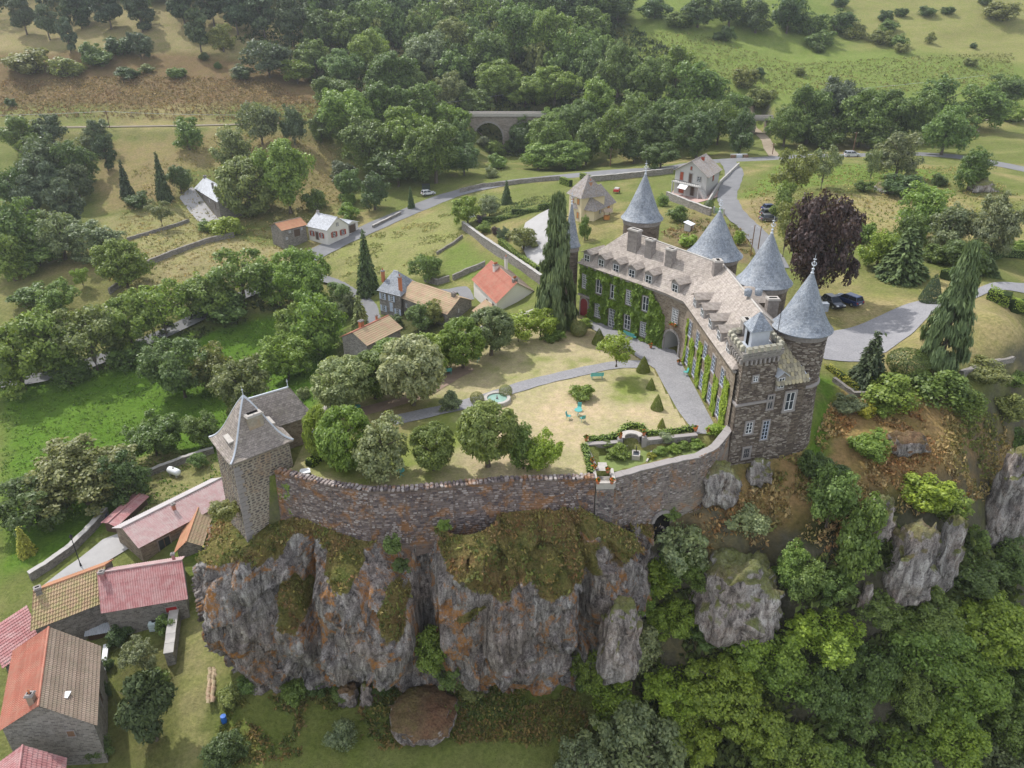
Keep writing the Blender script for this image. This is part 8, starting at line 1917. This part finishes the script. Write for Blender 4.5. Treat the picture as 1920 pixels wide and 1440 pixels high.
row('on the slope below the east lawn', [('bush', 1890, 770, 36, 30, 'olive'), ('bush', 1915, 840, 30, 34, 'mid'), ('bush', 1905, 720, 26, 16, 'mid'), ('bush', 1880, 1000, 34, 30, 'dark'), ('bush', 1830, 1020, 30, 28, 'mid'), ('bush', 1680, 745, 60, 22, 'fresh'), ('bush', 1760, 740, 60, 34, 'mid'), ('bush', 1810, 770, 44, 34, 'fresh'), ('bush', 1850, 700, 40, 22, 'olive'), ('bush', 1640, 840, 40, 32, 'fresh'), ('ash', 1560, 940, 46, 56, 'mid'), ('ash', 1610, 1020, 46, 70, 'mid'), ('bush', 1740, 930, 54, 44, 'bright'), ('bush', 1780, 960, 44, 40, 'fresh'), ('bush', 1530, 880, 32, 30, 'dark'), ('bush', 1400, 985, 42, 30, 'silver'), ('bush', 1590, 760, 28, 12, 'grey'), ('bush', 1625, 775, 22, 18, 'yellow'), ('bush', 1560, 890, 36, 26, 'dark'), ('bush', 1660, 770, 24, 14, 'bright')], 'bushes of the east slope')
row('in the upper edge of the ravine wood', [('ash', 1235, 1085, 46, 44, 'bright'), ('big', 1300, 1085, 40, 36, 'fresh'), ('bush', 1250, 985, 24, 20, 'mid'), ('ash', 1280, 1030, 52, 56, 'silver'), ('ash', 1255, 1080, 36, 40, 'fresh'), ('ash', 1480, 1080, 34, 40, 'fresh'), ('ash', 1500, 1120, 36, 44, 'mid'), ('ash', 1820, 1080, 50, 44, 'mid'), ('ash', 1890, 1060, 40, 40, 'mid'), ('big', 1720, 1150, 60, 50, 'mid'), ('ash', 1640, 1150, 40, 36, 'mid'), ('ash', 1560, 1110, 40, 36, 'mid'), ('bush', 1430, 1170, 40, 34, 'bright'), ('ash', 1200, 1130, 36, 40, 'fresh')], 'trees of the ravine wood')
row('in the middle of the ravine wood', [('ash', 1105, 1255, 34, 44, 'fresh'), ('big', 1185, 1220, 62, 60, 'silver'), ('big', 1260, 1170, 46, 44, 'bright'), ('big', 1435, 1210, 66, 66, 'bright'), ('big', 1545, 1200, 66, 60, 'bright'), ('big', 1625, 1260, 52, 66, 'mid'), ('big', 1720, 1220, 76, 62, 'fresh'), ('big', 1850, 1190, 80, 66, 'bright'), ('ash', 1480, 1280, 50, 50, 'fresh'), ('ash', 1330, 1190, 36, 30, 'mid'), ('big', 1910, 1290, 60, 60, 'mid'), ('ash', 1580, 1340, 50, 50, 'mid')], 'trees of the ravine wood')
row('in the near edge of the ravine wood', [('ash', 1150, 1320, 50, 46, 'bright'), ('big', 1268, 1290, 58, 52, 'lemon'), ('big', 1350, 1280, 66, 58, 'lemon'), ('big', 1290, 1370, 70, 56, 'lemon'), ('big', 1400, 1350, 72, 62, 'lemon'), ('big', 1180, 1420, 90, 64, 'grey'), ('big', 1480, 1420, 64, 60, 'fresh'), ('big', 1560, 1440, 60, 44, 'fresh'), ('ash', 1540, 1300, 46, 52, 'mid'), ('big', 1700, 1310, 48, 50, 'fresh'), ('big', 1810, 1290, 76, 64, 'fresh'), ('big', 1770, 1390, 62, 54, 'bright'), ('ash', 1690, 1420, 56, 44, 'fresh'), ('big', 1890, 1370, 60, 60, 'fresh'), ('ash', 1880, 1430, 52, 30, 'grey'), ('ash', 1080, 1440, 50, 40, 'grey')], 'trees of the ravine wood')
row('scattered on the east hill meadow', [('bush', 1362, 66, 18, 16, 'dark'), ('bush', 1540, 92, 14, 10, 'dark'), ('bush', 1498, 135, 13, 9, 'olive'), ('bush', 1745, 74, 10, 12, 'olive'), ('bush', 1827, 87, 8, 6, 'dark'), ('bush', 1820, 118, 14, 6, 'olive'), ('bush', 1578, 6, 16, 8, 'dark'), ('bush', 1662, 32, 18, 12, 'dark'), ('bush', 1688, 25, 14, 9, 'dark'), ('bush', 1735, 22, 18, 9, 'dark'), ('bush', 1775, 22, 14, 8, 'dark'), ('bush', 1848, 4, 14, 9, 'dark'), ('bush', 1880, 25, 34, 9, 'olive'), ('bush', 1662, 52, 22, 8, 'mid'), ('bush', 1422, 140, 12, 12, 'dark'), ('bush', 1690, 92, 16, 10, 'olive'), ('bush', 1345, 70, 10, 8, 'dark')], 'hill meadow bushes')
row('of the bush band across the east hill', [('ash', 1310, 22, 34, 24, 'dark'), ('ash', 1370, 18, 34, 26, 'dark'), ('ash', 1420, 30, 32, 26, 'dark'), ('ash', 1480, 25, 34, 30, 'dark'), ('bush', 1520, 50, 34, 22, 'mid'), ('bush', 1570, 45, 32, 22, 'dark'), ('bush', 1540, 78, 30, 18, 'mid'), ('bush', 1600, 62, 26, 16, 'olive'), ('bush', 1650, 72, 24, 15, 'olive'), ('bush', 1280, 40, 30, 14, 'mid'), ('bush', 1230, 20, 32, 20, 'dark'), ('bush', 1690, 80, 22, 13, 'mid')], 'hill bush band')
row('on the straw slope at top left', [('pine', 85, 40, 22, 26, 'pinec'), ('pine', 125, 65, 18, 26, 'pinec'), ('bush', 225, 90, 34, 18, 'dark'), ('bush', 180, 110, 30, 18, 'mid'), ('bush', 60, 120, 46, 22, 'olive'), ('bush', 120, 130, 36, 16, 'olive'), ('ash', 260, 85, 24, 22, 'blueg'), ('ash', 170, 100, 18, 20, 'mid'), ('bush', 240, 140, 22, 12, 'dark'), ('bush', 330, 140, 20, 10, 'mid'), ('bush', 275, 130, 16, 9, 'olive'), ('pine', 370, 55, 24, 32, 'conif'), ('bush', 382, 108, 10, 9, 'dark'), ('bush', 410, 125, 9, 7, 'mid'), ('ash', 500, 105, 42, 34, 'blueg'), ('bush', 450, 138, 26, 14, 'blueg'), ('ash', 590, 105, 34, 30, 'mid'), ('ash', 415, 70, 22, 22, 'olive'), ('bush', 20, 193, 11, 9, 'dark'), ('pine', 40, 25, 26, 30, 'pinec'), ('ash', 555, 130, 30, 22, 'fresh')], 'trees of the straw slope')
row('in the front row of the hillside wood', [('big', 640, 130, 40, 36, 'mid'), ('big', 690, 105, 44, 42, 'fresh'), ('big', 735, 145, 44, 42, 'mid'), ('ash', 785, 60, 24, 34, 'mid'), ('big', 800, 105, 42, 40, 'grey'), ('ash', 845, 130, 34, 34, 'mid'), ('big', 850, 70, 36, 32, 'olive'), ('ash', 845, 165, 26, 30, 'grey'), ('big', 910, 100, 44, 40, 'mid'), ('big', 930, 150, 44, 34, 'fresh'), ('big', 985, 170, 44, 30, 'fresh'), ('big', 1040, 160, 46, 34, 'fresh'), ('big', 970, 60, 44, 48, 'mid'), ('big', 1030, 70, 40, 46, 'fresh'), ('ash', 1080, 95, 40, 44, 'mid'), ('ash', 1105, 50, 34, 34, 'mid'), ('big', 1160, 130, 46, 46, 'mid'), ('big', 1215, 150, 40, 40, 'mid'), ('ash', 1270, 120, 34, 34, 'fresh'), ('ash', 1110, 130, 30, 34, 'mid'), ('ash', 890, 190, 30, 22, 'mid'), ('ash', 770, 160, 30, 30, 'mid')], 'trees of the hillside wood')
row('in the back row of the hillside wood', [('pine', 440, 20, 30, 34, 'conif'), ('pine', 490, 25, 30, 34, 'pinec'), ('pine', 545, 40, 30, 36, 'conif'), ('ash', 590, 55, 32, 32, 'dark'), ('ash', 640, 60, 36, 36, 'mid'), ('ash', 700, 40, 36, 36, 'mid'), ('ash', 750, 20, 34, 32, 'dark'), ('ash', 805, 30, 30, 30, 'mid'), ('ash', 860, 15, 36, 34, 'olive'), ('ash', 915, 30, 36, 36, 'mid'), ('ash', 960, 10, 34, 30, 'dark'), ('ash', 1010, 15, 36, 34, 'mid'), ('ash', 1060, 20, 34, 34, 'dark'), ('ash', 1110, 5, 34, 30, 'mid'), ('ash', 1160, 12, 34, 26, 'dark'), ('pine', 395, 10, 30, 30, 'conif'), ('pine', 340, 12, 28, 28, 'conif'), ('pine', 260, 20, 30, 30, 'conif'), ('pine', 200, 15, 30, 30, 'pinec'), ('pine', 145, 15, 28, 28, 'conif'), ('ash', 660, 10, 34, 28, 'dark'), ('ash', 600, 10, 34, 28, 'blueg')], 'trees of the hillside wood')
row('round the shuttered house and its barn', [('spruce', 675, 600, 28, 44, 'olive'), ('ash', 790, 590, 26, 26, 'mid'), ('ash', 815, 585, 20, 24, 'olive'), ('bush', 738, 605, 20, 16, 'dark'), ('ash', 800, 500, 30, 28, 'mid'), ('bush', 645, 580, 26, 30, 'grey'), ('ash', 640, 560, 28, 30, 'mid'), ('bush', 720, 610, 22, 14, 'dark'), ('bush', 570, 740, 14, 14, 'olive')], 'trees round the shuttered house')
# ------------------------------------------------------------------ hedges
def hedge(pts, wd, ht, col, label, zz=None, n=None):
    w_ = [G(a, b) if zz is None else P(a, b, zz) for a, b in pts]; rng = np.random.RandomState(len(label)); V = []; F = []; off_ = 0
    core = MB()
    for a, b in zip(w_[:-1], w_[1:]):
        d = b - a; L = math.hypot(d.x, d.y); u = np.array([d.x / L, d.y / L]); nn = np.array([u[1], -u[0]]); k = int(L * (wd + 2 * ht) * 42)
        s = rng.uniform(-.02, 1.02, k); q = rng.uniform(-1, 1, k) * (wd / 2 + ht)
        lat = np.clip(q, -wd / 2, wd / 2); zz_ = ht - np.clip(np.abs(q) - wd / 2, 0, ht); nz = np.where(np.abs(q) < wd / 2, 1.0, .2); nl = np.where(np.abs(q) < wd / 2, 0, np.sign(q))
        x = a.x + u[0] * s * L + nn[0] * lat; y = a.y + u[1] * s * L + nn[1] * lat; c = np.stack([x, y, a.z + d.z * s + zz_], 1) + rng.normal(size=(k, 3)) * .05
        nm = np.stack([nn[0] * nl, nn[1] * nl, nz], 1) + sph(k, rng) * .5; v, f = quads_from(c, nm, .11, rng); V.append(v); F.append(f + off_); off_ += len(v)
        m = (a + b) / 2; sl = math.atan2(d.z, L); core.box((m.x, m.y, m.z + ht / 2 - .06), (math.hypot(L, d.z), wd - .1, ht - .08), math.atan2(d.y, d.x))
    o = empty('hedge', tuple(w_[0]), 0, label, 'hedge'); cr = link('foliage', np_mesh('foliage', np.concatenate(V), np.concatenate(F), M_LEAF), o); cr.color = (*COLS[col], 1) if isinstance(col, str) else (*col, 1)
    core.build('stems', flat('hedge_core', (.03, .045, .015), .95, .05), o); return o
hedge([(905, 424), (960, 408), (1010, 396), (1058, 384)], 1.0, 1.3, 'mid', 'long dark hedge between vegetable plot and gravel drive')
hedge([(1052, 344), (1070, 350)], 1.2, 1.8, 'bright', 'short bright clipped hedge beside the road gate'); hedge([(1090, 335), (1104, 340)], 1.2, 1.6, 'bright', 'small bright hedge right of the road gate')
hedge([(938, 458), (970, 486), (1008, 512)], 1.1, 1.4, 'bright', 'bright hedge above the long boundary wall')
hedge([(1852, 556), (1890, 574), (1935, 592)], 2.4, 1.6, 'bright', 'thick bright hedge beside the driveway at right'); hedge([(1828, 490), (1880, 478), (1930, 484)], 2.2, 1.4, 'mid', 'green hedge block behind the tall ragged conifer'); hedge([(1770, 525), (1820, 512)], 2.0, 1.4, 'fresh', 'fresh hedge right of the dark clipped cone')
hedge([(1552, 690), (1580, 712), (1612, 732)], .9, .6, 'yellow', 'low yellowish hedge along the east lawn edge')
hedge([(1095, 838), (1104, 870), (1107, 890)], .7, .5, 'fresh', 'low hedge outside the parterre side wall', 0.0)
hedge([(1104, 826), (1140, 824), (1160, 818), (1176, 800), (1200, 801), (1214, 816), (1260, 812), (1300, 806)], .7, .45, 'fresh', 'low hedge curving behind the garden niche', 0.0)
hedge([(580, 876), (600, 862)], 1.0, .8, 'bright', 'bright low hedge in the corner by the keep', 0.0); hedge([(560, 792), (575, 800)], 1.5, 1.0, 'bright', 'bright shrub hedge beside the keep pavilion', 0.0)
hedge([(700, 632), (735, 606)], 1.6, 1.6, 'dark', 'dark clipped hedge beside the lane')
# ------------------------------------------------------------------ ivy
def ivy(p0, p1, s0, s1, z0, z1, dens, col, label, holes=(), thick=.22, edge=.6, seed=1, top=None):
    rng = np.random.RandomState(seed); k = int((s1 - s0) * (z1 - z0) * dens); s = rng.uniform(s0, s1, k); z = rng.uniform(z0, z1, k)
    n_ = fbm(xyz(s / 1.3, z / 1.3, seed * 3.3), 3); m = np.minimum(np.minimum(s - s0, s1 - s), z1 - z) / edge + n_ * .9 > .12
    if top is not None: m &= z < top(s) + n_ * .5
    for a, b, c, d in holes: m &= ~((s > a) & (s < b) & (z > c) & (z < d))
    s, z = s[m], z[m]; k = len(s); u = np.array([p1[0] - p0[0], p1[1] - p0[1]]); u = u / np.linalg.norm(u); nn = np.array([u[1], -u[0]])
    pil = np.clip(fbm(xyz(s / 1.1, z / 1.5, seed + 9), 3) * 1.5 + .4, 0.06, 1.2) * thick; dz = rng.rand(k) ** .5 * pil + .02
    c = np.stack([p0[0] + u[0] * s + nn[0] * dz, p0[1] + u[1] * s + nn[1] * dz, z], 1); nm = np.tile(np.array([nn[0], nn[1], .45]), (k, 1)) + sph(k, rng) * .45
    v, f = quads_from(c, nm, .15, rng); o = link('ivy', np_mesh('ivy', v, f, M_LEAF)); o.color = (*COLS[col], 1) if isinstance(col, str) else (*col, 1); return tag(o, label, 'ivy')
hl = [(s - .68, s + .68, 4.15, 6.6) for s in BAYS] + [(BAYS[1] - .68, BAYS[1] + .68, .5, 3.0), (BAYS[2] - .7, BAYS[2] + .7, -.1, 3.0), (BAYS[3] - .68, BAYS[3] + .68, .5, 3.0), (BAYS[4] - .68, BAYS[4] + .68, .4, 2.9), (BAYS[0] - 1.2, BAYS[0] + 1.2, -.1, 3.5)]
ivy(A0, K0, -.2, 15.9, 0, 7.9, 210, (.15, .24, .032), 'thick ivy covering the long facade with the red door', hl, .75, .4, 1, lambda s: np.interp(s, [0, 10, 13.5, 15, 16], [8.2, 8.2, 7.6, 5.4, 4.2]))
for i, (a, b, z1) in enumerate(((.15, 1.0, 6.2), (2.3, 4.2, 4.6), (5.7, 7.4, 5.6), (9.0, 10.7, 5.4), (12.3, 14.0, 4.4), (15.5, 17.3, 5.8))):
    ivy(B0, B1, a, b, 0, z1, 200, (.25, .35, .04), f'yellow green ivy strip between the facade windows, {ORD[i]} from the porch', (), .28, .35, 20 + i)
ivy(W_L[0], W_L[1], .2, 1.6, -4.5, -.2, 90, 'fresh', 'small ivy on the curtain wall beside the keep', (), .3, .6, 40)
# ------------------------------------------------------------------ tufts: scrub on the rock, bracken on the slope, rough grass in the valley
def tufts(name, pts, nrm, size, cols, label, per=7, seed=0, tall=1.3):
    rng = np.random.RandomState(seed); k = len(pts); c = np.repeat(pts, per, 0) + rng.normal(size=(k * per, 3)) * (np.repeat(size, per) * .6)[:, None] * np.array([1, 1, .45]); c[:, 2] += np.repeat(size, per) * .3
    n_ = np.repeat(nrm, per, 0) * .4 + sph(k * per, rng); v, f = quads_from(c, n_, np.repeat(size, per) * .55, rng, tall, np.tile(np.array([0, 0, 1.0]), (k * per, 1)) + sph(k * per, rng) * .5)
    cc = np.repeat(np.repeat(cols, per, 0), 4, 0) * np.repeat(rng.uniform(.7, 1.3, k * per), 4)[:, None]
    tag(link(name, np_mesh(name, v, f, M_TUFT, False, np.clip(cc, 0, 1))), label, kind='stuff')
rng = np.random.RandomState(5)
pal = np.array([(.22, .13, .065), (.24, .17, .08), (.20, .18, .06), (.15, .165, .05), (.11, .14, .035), (.27, .22, .10)])
fc = CLIFF_V[CLIFF_F].mean(1); fn = np.cross(CLIFF_V[CLIFF_F[:, 1]] - CLIFF_V[CLIFF_F[:, 0]], CLIFF_V[CLIFF_F[:, 3]] - CLIFF_V[CLIFF_F[:, 0]]); fn /= np.linalg.norm(fn, axis=1)[:, None] + 1e-9
ok = np.where((fn[:, 2] > .12) & (veg0[CLIFF_F].mean(1) > .5))[0]; ok = ok[rng.rand(len(ok)) < .4]
sel = np.clip(((fbm(fc[ok] / 4.0 + 2, 3) + .5) * 5.5 + rng.normal(size=len(ok)) * .7).astype(int), 0, 5)
tufts('scrub', fc[ok], fn[ok], rng.uniform(.14, .32, len(ok)), pal[sel], 'olive and brown scrub on the rock ledges', 6, 1)
def region(polypx, n, seed):
    poly = gpoly(polypx); r_ = np.random.RandomState(seed); x0, x1 = min(p[0] for p in poly), max(p[0] for p in poly); y0, y1 = min(p[1] for p in poly), max(p[1] for p in poly)
    x = r_.uniform(x0, x1, n * 3); y = r_.uniform(y0, y1, n * 3); m = inside(poly, x, y); x, y = x[m][:n], y[m][:n]; return np.stack([x, y, Zv(x, y)], 1)
def field(name, polypx, n, size, cols, label, seed, per=5, thr=-.1):
    p_ = region(polypx, n, seed); p_ = p_[fbm(p_ / 5.0 + seed, 3) > thr]; r_ = np.random.RandomState(seed); c_ = np.asarray(cols)[np.clip(((fbm(p_ / 9.0 + seed * 2, 3) + .5) * len(cols) + r_.normal(size=len(p_)) * .5).astype(int), 0, len(cols) - 1)]
    tufts(name, p_, np.tile(np.array([0, 0, 1.0]), (len(p_), 1)), r_.uniform(size[0], size[1], len(p_)), c_, label, per, seed)
field('bracken', [(1230, 1060), (1260, 900), (1380, 862), (1515, 845), (1560, 760), (1740, 770), (1880, 790), (1900, 900), (1800, 960), (1640, 960), (1560, 1090), (1440, 1030)], 5200, (.18, .42), [(.34, .19, .09), (.36, .24, .12), (.40, .31, .17), (.26, .22, .09), (.17, .2, .06)], 'rust coloured bracken and dry grass on the east slope', 3)
field('rough_grass', [(400, 1440), (420, 1320), (560, 1300), (700, 1290), (1090, 1290), (1130, 1440)], 5200, (.14, .34), [(.12, .15, .04), (.17, .17, .05), (.20, .15, .06), (.10, .14, .035), (.22, .2, .07)], 'rough grass at the foot of the cliff', 4)
field('tall_grass', [(610, 480), (700, 440), (860, 390), (865, 440), (800, 500), (760, 510), (640, 520)], 3600, (.16, .32), [(.24, .26, .1), (.2, .24, .08), (.36, .32, .15)], 'tall pale grass on the bank below the road', 5, 4, .08)
field('hill_grass', [(0, 220), (0, 150), (500, 150), (620, 200), (620, 230)], 6000, (.25, .55), [(.25, .17, .10), (.22, .175, .09), (.30, .22, .12)], 'brown heath on the far hillside', 6, 4, -.6)
field('meadow_weeds', [(1120, 100), (1150, 60), (1300, 60), (1500, 120), (1900, 100), (1900, 170), (1450, 180)], 5000, (.2, .5), [(.20, .215, .07), (.18, .205, .06), (.24, .22, .09)], 'weeds on the east hill meadow', 7, 4, -.6)
field('undergrowth', [(1120, 1440), (1240, 1080), (1500, 1100), (1900, 1060), (1920, 1440)], 9000, (.3, .9), [(.09, .125, .04), (.12, .16, .045), (.07, .10, .03)], 'dark undergrowth of the ravine wood', 8)
field('underwood', [(440, 80), (620, 170), (880, 240), (1080, 240), (1420, 240), (1250, 90), (1150, 20), (500, 10)], 5200, (.6, 1.4), [(.06, .095, .028), (.05, .08, .025), (.08, .11, .035)], 'dense underwood of the hillside wood', 9, 5, -.5)
field('thicket', [(0, 700), (0, 630), (200, 590), (420, 520), (600, 470), (560, 560), (420, 620), (200, 700)], 1500, (.3, .8), [(.07, .1, .03), (.1, .13, .035)], 'brambles under the roadside belt', 10)
field('vegetable_rows', [(930, 395), (985, 372), (1040, 365), (1045, 380), (960, 405)], 420, (.2, .4), [(.14, .19, .07), (.2, .22, .1), (.1, .15, .05)], 'leafy vegetables in the kitchen garden', 11)
field('slope_scrub', [(1240, 440), (1290, 395), (1400, 430), (1420, 490), (1330, 470)], 500, (.2, .5), [(.16, .18, .06), (.25, .18, .1)], 'weeds on the bare bank below the side road', 12)
field('meadow_grass', [(0, 1000), (0, 710), (300, 650), (520, 590), (640, 590), (590, 760), (480, 880), (260, 950)], 6500, (.16, .34), [(.12, .21, .03), (.15, .25, .04), (.10, .18, .03)], 'long green grass of the valley meadow', 13, 4, -.3)
field('dry_grass', [(180, 500), (250, 320), (400, 250), (640, 270), (660, 380), (540, 470), (520, 515), (240, 570)], 5200, (.18, .42), [(.40, .32, .16), (.30, .25, .11), (.22, .22, .08), (.45, .38, .2)], 'dry straw coloured grass on the western fields', 14, 4, -.3)
field('pasture_grass', [(1390, 360), (1470, 310), (1800, 315), (1920, 370), (1920, 480), (1620, 470), (1560, 400), (1440, 440)], 4200, (.16, .38), [(.24, .25, .09), (.36, .3, .14), (.18, .22, .06)], 'patchy pasture grass between road and beech', 15, 4, -.3)
# far wood that reads as one mass, higher on the hill
def far_wood(name, n, xr, yr, cols, label, seed, leaf=.15, h=(4.5, 7)):
    r_ = np.random.RandomState(seed); V = []; F = []; C = []; o_ = 0; base = [crown_lobes(200 + seed * 5 + i, 12, (.3, .45), 420, leaf) for i in range(4)]
    for i in range(n):
        x, y = r_.uniform(*xr), r_.uniform(*yr); w = r_.uniform(3.4, 5.2); hz = r_.uniform(*h); v, f = base[i % 4]; a = r_.rand() * 6.28; R_ = np.array([[math.cos(a), -math.sin(a), 0], [math.sin(a), math.cos(a), 0], [0, 0, 1]])
        V.append((v @ R_.T) * np.array([w, w, hz]) + np.array([x, y, Z(x, y) + hz * .95])); F.append(f + o_); o_ += len(v); C.append(np.tile(np.array(cols[i % len(cols)]) * r_.uniform(.8, 1.2), (len(v), 1)))
    tag(link(name, np_mesh(name, np.concatenate(V), np.concatenate(F), M_TUFT, False, np.concatenate(C))), label, kind='stuff')
far_wood('far_wood', 150, (-110, 34), (345, 420), [COLS['dark'], COLS['mid'], COLS['blueg'], COLS['conif']], 'dark far wood along the top of the hillside', 1)
far_wood('pine_wood', 120, (-270, -60), (322, 375), [COLS['conif'], COLS['pinec'], COLS['dark']], 'dark pine wood across the top left hillside', 4, .13, (5, 8))
far_wood('hillside_wood', 110, (-60, 36), (300, 372), [COLS['dark'], COLS['mid'], COLS['dark'], COLS['olive']], 'dense hillside wood behind the viaduct', 2)
far_wood('ravine_wood', 70, (72, 140), (38, 78), [COLS['mid'], COLS['fresh'], COLS['dark']], 'rest of the ravine wood beyond the right picture edge', 5, .1, (4, 6))
far_wood('hilltop_scrub', 40, (100, 300), (400, 470), [COLS['dark'], COLS['olive']], 'scattered far scrub above the east meadow', 3, .2, (2, 3.5))
# ------------------------------------------------------------------ summer haze
hz = bpy.data.materials.new('haze'); hz.use_nodes = True; hz.node_tree.nodes.clear()
_o = hz.node_tree.nodes.new('ShaderNodeOutputMaterial'); _v = hz.node_tree.nodes.new('ShaderNodeVolumePrincipled')
_v.inputs['Color'].default_value = (.86, .91, .97, 1); _v.inputs['Density'].default_value = .00019; _v.inputs['Anisotropy'].default_value = .3
hz.node_tree.links.new(_v.outputs[0], _o.inputs['Volume'])
hb = MB().box((0, 415, 95), (1300, 1100, 320)).build('haze', hz); tag(hb, 'thin summer haze filling the valley', kind='stuff')
hb.display_type = 'WIRE'
